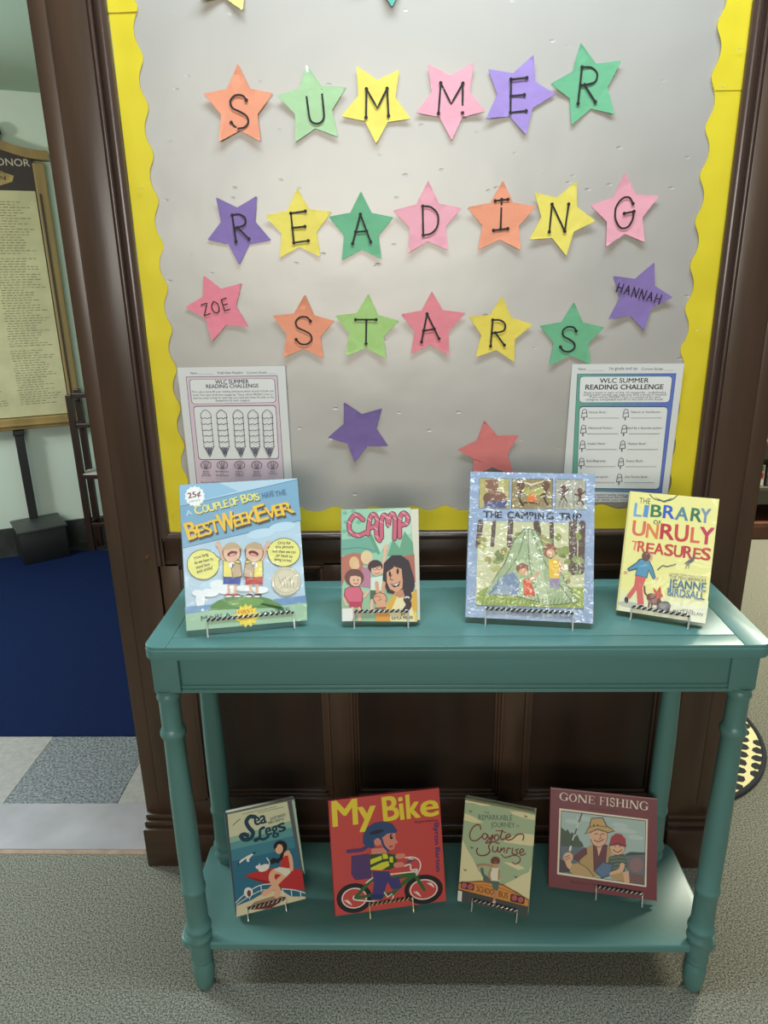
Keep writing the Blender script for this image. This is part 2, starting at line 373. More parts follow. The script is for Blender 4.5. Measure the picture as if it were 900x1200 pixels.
border('scalloped_border', scallop(-.49, .59, .0480, 0), 1.985, True, -1, .0008)
for x, z in ((-.478, 1.553), (.589, 1.752), (.567, 1.695), (.575, 1.28), (-.415, 1.63)):
    mb = MB(); mb.tube([(x - .004, -.0085, z), (x - .0035, -.010, z), (x + .0035, -.010, z + .001), (x + .004, -.0085, z + .001)], .0004, STEEL, 6); put(mb.build('staple'), bb)

# ================================================================== PAPER STARS
SCOL = {'orange': (240, 144, 104), 'light_green': (166, 200, 142), 'yellow': (240, 216, 84), 'pink': (242, 158, 170), 'lilac': (158, 126, 196), 'green': (96, 170, 120), 'purple': (126, 98, 162), 'lime': (162, 200, 108), 'coral_pink': (232, 122, 130),
        'gold': (236, 206, 70), 'rose_pink': (238, 124, 138), 'dark_purple': (110, 84, 144), 'salmon': (224, 112, 104), 'pale_yellow': (244, 228, 120), 'sea_green': (80, 160, 140)}
S_ = 1
LET = {  # marker strokes, unit height, (smooth, points); dots end each stroke
 'S': [(1, [(.27, .34), (.15, .48), (-.1, .49), (-.28, .33), (-.22, .12), (.02, .0), (.24, -.14), (.28, -.34), (.1, -.49), (-.14, -.48), (-.3, -.32)])],
 'U': [(1, [(-.28, .5), (-.27, 0), (-.24, -.36), (-.08, -.5), (.12, -.49), (.26, -.34), (.28, 0), (.28, .5)])],
 'M': [(0, [(-.44, -.5), (-.40, .5)]), (0, [(-.40, .5), (.02, -.18), (.42, .5)]), (0, [(.42, .5), (.46, -.46)])],
 'E': [(0, [(-.24, .48), (-.22, -.5)]), (0, [(-.24, .48), (.28, .52)]), (0, [(-.22, 0), (.22, .02)]), (0, [(-.22, -.5), (.3, -.46)])],
 'R': [(0, [(-.24, .5), (-.24, -.5)]), (1, [(-.24, .5), (.06, .5), (.26, .34), (.2, .1), (-.22, 0)]), (0, [(-.1, .02), (.3, -.44)])],
 'A': [(0, [(-.3, -.5), (-.04, .5)]), (0, [(-.04, .5), (.36, -.42)]), (0, [(-.2, -.1), (.2, -.06)])],
 'D': [(0, [(-.26, .5), (-.24, -.5)]), (1, [(-.26, .5), (.05, .46), (.3, .2), (.28, -.2), (.06, -.44), (-.24, -.5)])],
 'I': [(0, [(0, .5), (0, -.46)]), (0, [(-.22, .46), (.22, .5)]), (0, [(-.25, -.5), (.25, -.45)])],
 'N': [(0, [(-.3, -.5), (-.3, .5)]), (0, [(-.3, .5), (.3, -.46)]), (0, [(.3, -.46), (.34, .52)])],
 'G': [(1, [(.26, .3), (.12, .5), (-.12, .48), (-.33, .2), (-.32, -.2), (-.1, -.5), (.16, -.46), (.3, -.2), (.3, .02)]), (0, [(-.02, -.02), (.32, .04)])],
 'T': [(0, [(-.42, .46), (.42, .46)]), (0, [(.02, .44), (.0, -.5)])],
 'Z': [(0, [(-.3, .46), (.32, .5), (-.3, -.5), (.34, -.42)])], 'O': [(1, [(0, .5), (-.32, .2), (-.3, -.3), (0, -.5), (.3, -.3), (.32, .2), (0, .5)])], 'H': [(0, [(-.3, .5), (-.3, -.5)]), (0, [(.3, .5), (.3, -.5)]), (0, [(-.3, 0), (.3, .04)])]}
STARS = [('orange', (-0.2855, 1.6816), [(0.0037, 0.068), (0.0625, 0.0207), (0.0354, -0.0564), (-0.0401, -0.0549), (-0.0615, 0.0226)], 'S', 0, 1, (0.0, -0.0071)),
('light_green', (-0.1536, 1.6817), [(-0.0077, 0.0645), (0.0612, 0.0275), (0.0437, -0.0513), (-0.0342, -0.0582), (-0.0629, 0.0175)], 'U', 4, 0.95, (0.0054, -0.0036)),
('yellow', (-0.0388, 1.683), [(-0.0344, 0.059), (0.0406, 0.0515), (0.0606, -0.026), (-0.0022, -0.0653), (-0.0645, -0.0192)], 'M', 0, 0.85, (0.0, -0.0)),
('pink', (0.0927, 1.6874), [(-0.0413, 0.0546), (0.0396, 0.0547), (0.0613, -0.0219), (0.0024, -0.0668), (-0.062, -0.0206)], 'M', -2, 0.9, (0.0, -0.0)),
('lilac', (0.2105, 1.6909), [(-0.0535, 0.0412), (0.0249, 0.0607), (0.0669, -0.0005), (0.0171, -0.0641), (-0.0554, -0.0372)], 'E', 0, 1, (0.0, -0.0018)),
('green', (0.3323, 1.7019), [(-0.0172, 0.0654), (0.0561, 0.0374), (0.0509, -0.0456), (-0.0244, -0.0614), (-0.0654, 0.0043)], 'R', -3, 1.05, (0.0, -0.0)),
('purple', (-0.3034, 1.4811), [(-0.0369, 0.0538), (0.0395, 0.0545), (0.0611, -0.0228), (-0.0034, -0.0658), (-0.0604, -0.0197)], 'R', 4, 0.9, (0.0036, -0.0)),
('yellow', (-0.1891, 1.4817), [(0.0007, 0.0661), (0.0629, 0.0241), (0.0381, -0.0547), (-0.0394, -0.0549), (-0.0622, 0.0195)], 'E', 2, 1, (0.0, -0.0018)),
('green', (-0.0723, 1.4747), [(0.0012, 0.0654), (0.0608, 0.0197), (0.0372, -0.0535), (-0.0385, -0.0546), (-0.0606, 0.023)], 'A', -3, 1, (0.0, -0.0)),
('pink', (0.0523, 1.4871), [(0.0005, 0.0686), (0.0628, 0.0207), (0.0383, -0.0521), (-0.037, -0.056), (-0.0647, 0.0188)], 'D', 0, 0.95, (0.0036, -0.0)),
('orange', (0.1881, 1.4873), [(0.0011, 0.0657), (0.0641, 0.0203), (0.039, -0.0548), (-0.0412, -0.0525), (-0.063, 0.0213)], 'I', 0, 1, (0.0, 0.0071)),
('yellow', (0.2977, 1.4868), [(-0.0503, 0.045), (0.0254, 0.0627), (0.0651, -0.0056), (0.0153, -0.0659), (-0.0554, -0.0361)], 'N', -3, 0.9, (-0.0036, -0.0)),
('pink', (0.4157, 1.4939), [(-0.006, 0.0681), (0.0597, 0.0273), (0.0415, -0.0515), (-0.0304, -0.0582), (-0.0648, 0.0142)], 'G', 0, 0.98, (0.0, -0.0)),
('orange', (-0.1898, 1.2938), [(0.0058, 0.0661), (0.061, 0.0157), (0.0365, -0.0563), (-0.0437, -0.0531), (-0.0595, 0.0276)], 'S', 0, 1, (0.0, -0.0018)),
('lime', (-0.0661, 1.2927), [(0.0044, 0.0666), (0.0637, 0.0148), (0.0366, -0.057), (-0.0433, -0.0512), (-0.0613, 0.0267)], 'T', -1, 0.9, (-0.0018, -0.0036)),
('coral_pink', (0.0602, 1.2974), [(0.0002, 0.0646), (0.0659, 0.023), (0.0343, -0.0566), (-0.0408, -0.0536), (-0.0596, 0.0226)], 'A', 3, 1, (-0.0054, -0.0036)),
('gold', (0.1908, 1.2846), [(0.0044, 0.0662), (0.0657, 0.0124), (0.0322, -0.059), (-0.0436, -0.0484), (-0.0586, 0.0288)], 'R', -3, 0.95, (-0.0018, -0.0036)),
('green', (0.3324, 1.2713), [(0.0005, 0.0659), (0.0619, 0.0183), (0.0408, -0.0532), (-0.0402, -0.0537), (-0.0631, 0.0228)], 'S', -3, 0.9, (-0.0054, -0.0036)),
('rose_pink', (-0.3541, 1.3391), [(-0.0233, 0.0591), (0.0498, 0.0434), (0.0564, -0.0381), (-0.0186, -0.0654), (-0.0644, 0.001)], 'ZOE', 12, 0.42, (-0.0054, -0.0)),
('purple', (0.4548, 1.3439), [(-0.0519, 0.0398), (0.0244, 0.063), (0.0648, -0.0009), (0.0167, -0.062), (-0.0541, -0.04)], 'HANNAH', -16, 0.32, (0.0, 0.0071)),
('dark_purple', (-0.0865, 1.0903), [(-0.0296, 0.0607), (0.0478, 0.0472), (0.0586, -0.0313), (-0.0116, -0.0646), (-0.0653, -0.012)], '', 0, 1, (0.0, -0.0)),
('salmon', (0.1801, 1.0455), [(-0.0131, 0.0653), (0.0586, 0.0332), (0.0527, -0.0521), (-0.0322, -0.0512), (-0.066, 0.0048)], '', 0, 1, (0.0, -0.0)),
('pale_yellow', (-0.2885, 1.8777), [(0.0177, 0.0521), (0.0644, 0.0045), (0.0222, -0.0502), (-0.0514, -0.0349), (-0.053, 0.0285)], '', 0, 1, (0.0, -0.0)),
('sea_green', (-0.0125, 1.8808), [(0.0349, 0.0439), (0.0615, -0.015), (0.0026, -0.0539), (-0.06, -0.0175), (-0.039, 0.0425)], '', 0, 1, (0.0, -0.0))]
SLAB = [('orange paper star lettered S, starting the top word', 'letter stars of the top word'),
('pale green paper star lettered U with a white tip', 'letter stars of the top word'),
('yellow paper star lettered M, third in the top word', 'letter stars of the top word'),
('pink paper star lettered M between the yellow M star and the lilac E star', 'letter stars of the top word'),
('lilac paper star lettered E in the top word', 'letter stars of the top word'),
('green paper star lettered R, ending the top word', 'letter stars of the top word'),
('purple paper star lettered R, starting the middle word', 'letter stars of the middle word'),
('yellow paper star lettered E beside the purple R star', 'letter stars of the middle word'),
('green paper star lettered A in the middle word', 'letter stars of the middle word'),
('pink paper star lettered D in the middle word', 'letter stars of the middle word'),
('orange paper star lettered I in the middle word', 'letter stars of the middle word'),
('yellow paper star lettered N tilted beside the orange I star', 'letter stars of the middle word'),
('pink paper star lettered G, ending the middle word', 'letter stars of the middle word'),
('orange paper star lettered S, starting the bottom word', 'letter stars of the bottom word'),
('lime green paper star lettered T', 'letter stars of the bottom word'),
('coral pink paper star lettered A in the bottom word', 'letter stars of the bottom word'),
('golden yellow paper star lettered R in the bottom word', 'letter stars of the bottom word'),
('green paper star lettered S, ending the bottom word above the green-framed worksheet', 'letter stars of the bottom word'),
('rose pink paper star with a short handwritten name above the cone worksheet', 'name stars'),
('purple paper star with a long handwritten name above the ruled worksheet', 'name stars'),
('blank dark purple paper star below the bottom word', 'plain stars'),
('blank salmon paper star above the tent picture book', 'plain stars'),
('pale yellow blank star above the orange S of the top word, cut off', 'plain stars'),
('sea green blank star above the yellow M star, mostly cut off', 'plain stars')]
def make_star(i, col, c, tips, letter, rot, sc, off):
    T = [Vector(t) for t in tips]; R = sum(t.length for t in T) / 5
    out = []
    for k in range(5):
        a, b = T[k], T[(k + 1) % 5]; prev = T[k - 1]
        inn = lambda p, q: (p + q) / 2 * .66
        I0, I1 = inn(prev, a), inn(a, b)
        for f in (.88,): out.append(a * f + I0 * (1 - f))
        for q in range(4):
            t = (q + .5) / 4; u0 = a * .93 + I0 * .07; u1 = a * .93 + I1 * .07; ctrl = a
            out.append(u0 * (1 - t) ** 2 + ctrl * 2 * t * (1 - t) + u1 * t * t)
        out.append(a * .88 + I1 * .12); out.append(a * .5 + I1 * .5); out.append(I1); out.append(I1 * .5 + b * .5)
    rr = random.Random(i * 13 + 5); curl = [rr.uniform(.0005, .006) for _ in range(5)]; seed = i * 3.7
    if i in (22, 23): curl = [.012] * 5
    def yd(p):
        r = min(p.length / R, 1.1); a = math.atan2(p.y, p.x); cu = 0; wt = 0
        for k in range(5):
            d = max(0, p.normalized().dot(T[k].normalized()) if p.length > 1e-6 else 0) ** 6; cu += d * curl[k]; wt += d
        cu = (cu + .05 * .002) / (wt + .05)
        return -(.0032 + cu * max(0, r - .35) ** 2 * 2.2 + .0009 * noise.noise((p.x * 26 + seed, p.y * 26, seed)))
    n = len(out); fr = [1, .85, .68, .5, .33, .16]; vs = []; fs = []
    for f in fr: vs += [(p.x * f, yd(p * f), p.y * f) for p in out]
    vs.append((0, yd(Vector((0, 0))), 0)); top = len(vs)
    for a in range(len(fr) - 1):
        for k in range(n): l = (k + 1) % n; fs.append((a * n + k, (a + 1) * n + k, (a + 1) * n + l, a * n + l))
    for k in range(n): fs.append(((len(fr) - 1) * n + k, top - 1, (len(fr) - 1) * n + (k + 1) % n))
    vs += [(x, y + .0005, z) for x, y, z in vs[:n]]
    for k in range(n): l = (k + 1) % n; fs.append((k, l, top + l, top + k))
    fs.append(tuple(top + k for k in range(n)))
    mb = MB()
    mb.add(vs, fs, mat('star_paper_' + col, tuple(int(v + (232 - v) * .12) for v in SCOL[col]), .62, bump=.8, scale=30, detail=4, spec=.3))
    if i == 1:   # this star has a torn white tip
        wm = mb.mi(mat('white_tip_paper', (240, 240, 234), .7))
        for q, f in enumerate(mb.f):
            cz = sum(mb.v[k][2] for k in f) / len(f); cxx = sum(mb.v[k][0] for k in f) / len(f)
            if Vector((cxx, cz)).dot(T[0].normalized()) > .87 * T[0].length: mb.m[q] = wm
    o = mb.build('paper_star', smooth=True, loc=(c[0], -.0022, c[1]))
    tag(o, SLAB[i][0], 'paper star', SLAB[i][1])
    if letter:
        mbl = MB(); hh = .79 * R * sc; cr, sr = math.cos(math.radians(rot)), math.sin(math.radians(rot)); many = len(letter) > 1
        for q, ch in enumerate(letter):
            dx = (q - (len(letter) - 1) / 2) * (.92 if many else 0)
            for sm, pts in LET[ch]:
                P = [((x * (1 if not many else .9) + dx) * hh, z * hh) for x, z in pts]
                P = [(x * cr - z * sr + off[0], x * sr + z * cr + off[1]) for x, z in P]
                if not sm:
                    Q = []
                    for a, b in zip(P, P[1:]):
                        for t in range(5): Q.append((a[0] + (b[0] - a[0]) * t / 5, a[1] + (b[1] - a[1]) * t / 5))
                    P = Q + [P[-1]]
                else: P = smooth_path(P, 0)
                wd = .0034 if not many else .0021
                polys = ribbon(P, wd)
                if not many:
                    for e in (P[0], P[-1]): polys.append([Vector((e[0] + .0032 * math.cos(t), e[1] + .0032 * math.sin(t))) for t in [2 * PI * k / 12 for k in range(12)]])
                for k, q_ in enumerate(polys): mbl.add([(v.x, yd(Vector((v.x, v.y))) - .0019 - k * 1e-6, v.y) for v in q_], [list(range(len(q_)))], INKB)
        mbl.build('marker_lettering', parent=o, fix=False)
for i, s in enumerate(STARS): make_star(i, *s)

# ================================================================== PRINTED SHEETS AND BOOKS
ART = {
'best':[('P',(186,210,222),[(-103.85,256.4),(103.85,256.4),(103.85,0.0),(-103.85,-0.0)]),
('P',(150,190,214),[(-103.85,256.4),(-35.7,256.47),(-2.47,239.25),(-104.64,218.45)]),
('P',(130,172,196),[(-104.11,217.84),(103.98,254.26),(105.44,178.78),(-103.73,143.81)]),
('S',(80,120,150),1.12,[(-104.11,217.84),(103.98,254.26)],0,0),
('S',(80,120,150),1.12,[(-103.73,143.81),(105.44,178.78)],0,0),
('E',(196,220,232),(-76.6,110.75),(19.02,2.0),(0.95,-7.83)),
('E',(196,220,232),(32.63,160.42),(25.71,2.89),(0.85,-8.11)),
('E',(196,220,232),(70.8,169.69),(23.2,2.63),(0.81,-8.19)),
('E',(196,220,232),(-59.2,75.72),(19.04,1.86),(0.93,-7.77)),
('P',(245,245,240),[(-62.82,233.63),(-61.25,229.36),(-64.73,226.6),(-65.07,222.05),(-69.33,221.15),(-71.52,217.22),(-75.72,218.36),(-79.31,215.82),(-82.63,218.75),(-86.91,218.11),(-88.7,222.26),(-92.82,223.62),(-92.74,228.17),(-95.91,231.28),(-93.95,235.34),(-95.54,239.6),(-92.1,242.36),(-91.78,246.92),(-87.54,247.84),(-85.37,251.81),(-81.15,250.69),(-77.55,253.28),(-74.2,250.33),(-69.88,251.01),(-68.08,246.82),(-63.91,245.45),(-64.02,240.85),(-60.83,237.72)]),
('T',(120,45,35),'25¢',(-89.7,231.3),(-67.82,234.49),9.55,'b'),
('T',(150,90,80),'Library',(-87.81,223.89),(-69.33,226.36),3.37,'b'),
('T',(190,214,224),'A',(-94.95,200.49),(-83.8,202.71),8.43,'b'),
('T',(70,80,90),'C',(-77.57,199.72),(-64.93,202.45),16.01,'b'),
('T',(236,226,130),'C',(-78.34,200.93),(-65.98,203.67),15.17,'b'),
('T',(70,80,90),'O',(-64.36,202.7),(-54.22,204.43),14.33,'b'),
('T',(236,226,130),'O',(-65.14,203.91),(-55.28,205.66),13.48,'b'),
('T',(70,80,90),'U',(-53.68,204.1),(-43.48,206.13),14.33,'b'),
('T',(236,226,130),'U',(-54.46,205.32),(-44.54,207.36),13.48,'b'),
('T',(70,80,90),'P',(-42.64,206.08),(-33.82,207.9),14.33,'b'),
('T',(236,226,130),'P',(-43.42,207.29),(-34.88,209.14),13.48,'b'),
('T',(70,80,90),'L',(-33.54,207.88),(-26.37,209.81),14.33,'b'),
('T',(236,226,130),'L',(-34.32,209.1),(-27.43,211.05),13.48,'b'),
('T',(70,80,90),'E',(-26.12,209.21),(-18.37,211.11),14.33,'b'),
('T',(236,226,130),'E',(-26.9,210.43),(-19.43,212.35),13.48,'b'),
('T',(70,80,90),'O',(-16.92,211.62),(-8.6,212.9),14.33,'b'),
('T',(236,226,130),'O',(-17.7,212.84),(-9.67,214.15),13.48,'b'),
('T',(70,80,90),'F',(-8.32,212.89),(-0.51,214.8),14.33,'b'),
('T',(236,226,130),'F',(-9.1,214.11),(-1.58,216.04),13.48,'b'),
('T',(70,80,90),'B',(4.94,215.08),(15.73,218.02),16.01,'b'),
('T',(236,226,130),'B',(4.16,216.31),(14.66,219.27),15.17,'b'),
('T',(70,80,90),'O',(15.44,218.04),(24.48,219.91),13.76,'b'),
('T',(236,226,130),'O',(14.66,219.27),(23.41,221.16),12.92,'b'),
('T',(70,80,90),'Y',(22.93,218.21),(30.85,220.14),13.76,'b'),
('T',(236,226,130),'Y',(22.15,219.44),(29.77,221.4),12.92,'b'),
('T',(70,80,90),'S',(29.29,218.44),(36.65,220.41),13.2,'b'),
('T',(236,226,130),'S',(28.51,219.68),(35.57,221.67),12.36,'b'),
('T',(90,120,150),'HAVE',(40.31,223.19),(60.9,226.25),10.11,'b'),
('T',(90,120,150),'THE',(63.72,224.89),(82.73,228.06),9.55,'b'),
('T',(92,80,68),'B',(-90.21,153.1),(-72.65,158.19),31.46,'b'),
('T',(245,196,70),'B',(-92.22,157.23),(-75.23,161.8),30.34,'b'),
('T',(92,80,68),'E',(-73.28,156.51),(-60.38,160.23),23.04,'b'),
('T',(245,196,70),'E',(-75.29,160.66),(-62.97,163.85),21.91,'b'),
('T',(92,80,68),'S',(-60.99,159.12),(-48.57,162.89),23.04,'b'),
('T',(245,196,70),'S',(-63.0,163.28),(-51.16,166.53),21.91,'b'),
('T',(92,80,68),'T',(-50.85,161.89),(-34.47,165.43),23.6,'b'),
('T',(245,196,70),'T',(-52.86,166.06),(-37.07,169.07),22.47,'b'),
('T',(92,80,68),'W',(-35.71,163.2),(-7.22,169.44),32.59,'b'),
('T',(245,196,70),'W',(-37.72,167.37),(-9.83,173.11),31.46,'b'),
('T',(92,80,68),'E',(-8.88,170.13),(3.83,173.98),22.47,'b'),
('T',(245,196,70),'E',(-10.89,174.34),(1.22,177.65),21.35,'b'),
('T',(92,80,68),'E',(3.19,172.85),(15.97,176.72),22.47,'b'),
('T',(245,196,70),'E',(1.18,177.07),(13.35,180.4),21.35,'b'),
('T',(92,80,68),'K',(14.72,175.04),(30.41,178.74),22.47,'b'),
('T',(245,196,70),'K',(12.7,179.27),(27.79,182.43),21.35,'b'),
('T',(92,80,68),'E',(30.83,176.36),(50.2,181.62),30.9,'b'),
('T',(245,196,70),'E',(28.81,180.6),(47.57,185.33),29.78,'b'),
('T',(92,80,68),'V',(47.86,181.18),(65.55,185.41),22.47,'b'),
('T',(245,196,70),'V',(45.84,185.44),(62.91,189.13),21.35,'b'),
('T',(92,80,68),'E',(64.02,184.32),(77.13,188.26),21.91,'b'),
('T',(245,196,70),'E',(62.0,188.59),(74.48,191.99),20.79,'b'),
('T',(92,80,68),'R',(75.45,185.39),(97.59,191.19),23.04,'b'),
('T',(245,196,70),'R',(73.44,189.67),(94.93,194.94),21.91,'b'),
('E',(120,90,50),(-81.64,178.02),(1.27,-0.58),(-0.85,-2.11)),
('E',(120,90,50),(-78.05,166.29),(1.27,-0.58),(-0.86,-2.1)),
('E',(120,90,50),(-56.7,177.86),(1.28,-0.58),(-0.87,-2.12)),
('E',(120,90,50),(-26.94,184.68),(1.29,-0.58),(-0.89,-2.13)),
('E',(120,90,50),(-13.94,189.71),(1.29,-0.58),(-0.9,-2.14)),
('E',(120,90,50),(5.78,187.03),(1.3,-0.58),(-0.92,-2.15)),
('E',(120,90,50),(38.35,202.76),(1.32,-0.58),(-0.93,-2.17)),
('E',(120,90,50),(52.47,197.48),(1.32,-0.59),(-0.95,-2.18)),
('E',(120,90,50),(82.05,203.18),(1.33,-0.59),(-0.97,-2.19)),
('E',(60,60,50),(-70.21,112.52),(27.99,-2.1),(-1.33,-26.86)),
('P',(60,60,50),[(-48.23,127.35),(-39.21,119.85),(-46.26,112.42)]),
('E',(238,230,130),(-70.21,112.52),(26.89,-2.02),(-1.27,-25.75)),
('P',(238,230,130),[(-48.32,125.64),(-40.86,119.98),(-46.17,114.12)]),
('E',(60,60,50),(71.15,123.36),(29.44,-2.11),(-1.92,-25.93)),
('P',(60,60,50),[(48.09,134.88),(39.26,131.43),(44.86,121.48)]),
('E',(238,230,130),(71.15,123.36),(28.28,-2.03),(-1.84,-24.78)),
('P',(238,230,130),[(47.97,133.14),(40.97,131.31),(44.98,123.2)]),
('T',(60,55,40),'How long',(-84.26,122.04),(-60.65,127.68),5.62,'b'),
('T',(60,55,40),'do we have to',(-84.65,113.61),(-52.81,119.15),5.62,'b'),
('T',(60,55,40),'stand here',(-82.31,105.55),(-58.8,109.97),5.62,'b'),
('T',(60,55,40),'and smile?',(-81.32,97.62),(-53.64,103.36),5.62,'b'),
('T',(60,55,40),'Only for',(61.3,138.62),(84.35,137.02),5.06,'b'),
('T',(60,55,40),'this picture',(56.5,131.96),(88.15,129.73),5.06,'b'),
('T',(60,55,40),'and then we can',(50.82,124.81),(91.74,119.84),5.06,'b'),
('T',(60,55,40),'go back to',(56.9,117.42),(85.37,112.44),5.06,'b'),
('T',(60,55,40),'being normal.',(53.51,110.15),(83.93,105.0),5.06,'b'),
('E',(240,243,240),(-45.61,73.22),(15.09,-1.23),(-0.58,-10.57)),
('E',(240,243,240),(-32.29,65.13),(16.52,-1.36),(-0.47,-8.34)),
('E',(240,243,240),(-82.93,63.76),(8.64,-0.72),(-0.26,-5.51)),
('E',(240,243,240),(-78.07,52.29),(8.1,-0.69),(-0.8,-16.45)),
('E',(240,243,240),(-62.63,62.07),(16.34,-1.36),(-0.36,-6.91)),
('E',(240,243,240),(25.93,60.32),(14.03,-1.15),(-0.41,-6.17)),
('E',(240,243,240),(-1.76,65.42),(16.7,-1.37),(-0.34,-5.59)),
('P',(112,150,190),[(47.22,41.6),(104.52,43.55),(105.22,30.97),(46.23,27.62)]),
('P',(120,158,190),[(-105.25,40.89),(-58.23,41.74),(-64.25,30.42),(-104.99,28.58)]),
('P',(160,196,160),[(-104.99,28.58),(-39.62,32.38),(35.03,28.61),(105.22,30.97),(103.85,0.0),(-103.85,-0.0)]),
('P',(92,140,72),[(-64.18,31.79),(-65.6,30.54),(-63.42,36.94),(-57.66,42.65),(-48.63,47.37),(-36.81,50.8),(-22.88,52.74),(-7.62,53.07),(8.08,51.75),(23.29,48.84),(37.11,44.52),(48.7,39.03),(57.36,32.69),(62.56,25.89),(63.99,19.04),(64.51,26.02)]),
('E',(118,160,84),(-0.55,40.09),(30.64,-0.49),(0.06,-7.8)),
('S',(226,180,150),6.18,[(-32.91,113.13),(-35.88,124.74),(-40.69,143.67)],0,1),
('E',(226,180,150),(-42.75,146.68),(4.16,-0.28),(-0.28,-5.14)),
('P',(70,70,60),[(-36.04,116.78),(-5.99,115.12),(-5.65,83.8),(-38.25,86.94)]),
('P',(240,222,110),[(-35.0,115.56),(-7.17,114.07),(-6.7,85.02),(-37.09,87.98)]),
('S',(226,180,150),5.06,[(-28.44,74.63),(-29.47,56.51)],0,1),
('S',(226,180,150),5.06,[(-17.4,73.74),(-18.47,55.59)],0,1),
('E',(170,50,45),(-30.66,54.93),(6.59,-0.55),(-0.18,-3.05)),
('E',(240,235,225),(-29.66,53.18),(5.49,-0.47),(-0.08,-1.39)),
('E',(170,50,45),(-16.37,53.73),(6.63,-0.56),(-0.18,-3.06)),
('E',(240,235,225),(-15.36,51.97),(5.51,-0.47),(-0.09,-1.39)),
('P',(56,82,158),[(-37.06,88.54),(-7.25,85.06),(-8.63,71.62),(-22.35,74.42),(-38.35,75.15)]),
('E',(100,70,60),(-20.24,129.9),(16.21,-1.16),(-1.03,-17.64)),
('E',(230,185,152),(-20.31,128.76),(14.53,-1.04),(-0.92,-15.93)),
('P',(196,168,130),[(-36.16,134.76),(-30.57,144.98),(-19.18,148.23),(-8.18,144.01),(-0.35,133.66),(-14.23,136.94)]),
('E',(110,35,35),(-19.24,127.82),(8.76,1.75),(0.95,-4.76)),
('E',(225,150,140),(-18.8,125.79),(5.47,1.09),(0.44,-2.25)),
('E',(245,245,240),(-21.01,107.12),(5.56,-0.42),(-0.33,-5.66)),
('T',(60,60,60),'J',(-23.39,104.46),(-18.95,104.12),5.62,'b'),
('P',(120,95,75),[(-22.48,100.98),(-15.67,112.42),(-5.21,109.35),(-3.88,85.36),(-21.8,83.95)]),
('P',(200,172,136),[(-21.4,100.33),(-15.22,110.67),(-6.43,107.73),(-5.45,87.19),(-20.59,85.55)]),
('S',(226,180,150),6.18,[(29.72,108.46),(34.17,119.65),(41.42,137.96)],0,1),
('E',(226,180,150),(43.9,140.7),(4.29,-0.3),(-0.36,-5.21)),
('P',(70,70,60),[(33.35,111.64),(2.97,114.46),(-1.2,83.45),(31.87,81.41)]),
('P',(240,222,110),[(32.14,110.58),(4.02,113.24),(-0.02,84.49),(30.82,82.63)]),
('S',(226,180,150),5.06,[(20.43,70.68),(19.23,52.42)],0,1),
('S',(226,180,150),5.06,[(9.25,71.58),(8.09,53.36)],0,1),
('E',(50,45,50),(20.23,50.65),(6.71,-0.56),(-0.2,-3.08)),
('E',(240,235,225),(19.01,49.07),(5.58,-0.48),(-0.09,-1.4)),
('E',(50,45,50),(5.76,51.87),(6.67,-0.56),(-0.19,-3.07)),
('E',(240,235,225),(4.55,50.29),(5.55,-0.47),(-0.09,-1.4)),
('P',(190,48,45),[(30.86,83.2),(0.54,84.45),(0.26,70.9),(14.3,71.45),(30.5,69.58)]),
('E',(100,70,60),(19.03,127.09),(16.42,-1.18),(-1.15,-17.75)),
('E',(230,185,152),(18.96,125.94),(14.71,-1.06),(-1.04,-16.03)),
('P',(196,168,130),[(35.71,129.66),(31.31,140.7),(20.23,145.52),(8.7,142.84),(-0.35,133.66),(13.87,134.96)]),
('E',(110,35,35),(17.77,125.16),(8.58,-3.01),(-1.54,-4.62)),
('E',(225,150,140),(17.08,123.19),(5.35,-1.87),(-0.73,-2.17)),
('E',(245,245,240),(16.99,104.25),(5.62,-0.42),(-0.37,-5.69)),
('T',(60,60,60),'E',(15.68,101.49),(20.17,101.15),5.62,'b'),
('P',(120,95,75),[(17.7,97.91),(12.29,110.33),(1.49,108.85),(-2.77,85.27),(14.92,81.04)]),
('P',(200,172,136),[(16.54,97.43),(11.62,108.66),(2.51,107.06),(-0.99,86.84),(13.91,82.82)]),
('E',(196,184,150),(71.64,71.96),(25.74,-2.06),(-1.91,-25.48)),
('E',(222,210,180),(71.64,71.96),(24.6,-1.96),(-1.83,-24.35)),
('S',(176,162,128),1.4,[(57.96,80.49),(61.68,68.76),(62.8,60.7)],0,1),
('S',(176,162,128),1.4,[(63.67,72.6),(67.99,76.83),(67.9,60.28)],0,1),
('S',(176,162,128),1.4,[(70.48,79.5),(73.05,67.85),(73.02,59.86)],0,1),
('S',(176,162,128),1.4,[(76.2,71.6),(79.4,75.93),(78.14,59.44)],0,1),
('S',(176,162,128),1.4,[(83.05,78.51),(84.46,66.93),(83.28,59.02)],0,1),
('S',(190,178,142),1.12,[(92.79,70.27),(90.54,62.34),(85.43,55.89),(78.24,51.92),(70.07,51.0),(62.16,53.25),(55.7,58.34),(51.65,65.5),(50.63,73.65),(52.8,81.56),(57.84,88.04),(65.01,92.1),(73.22,93.09),(81.21,90.85),(87.74,85.72),(91.81,78.49)],1,1),
('T',(60,100,90),'MARLA',(-78.56,14.47),(-27.35,16.93),8.43,'b'),
('T',(60,100,90),'FRAZEE',(22.77,12.95),(74.43,18.11),7.3,'b'),
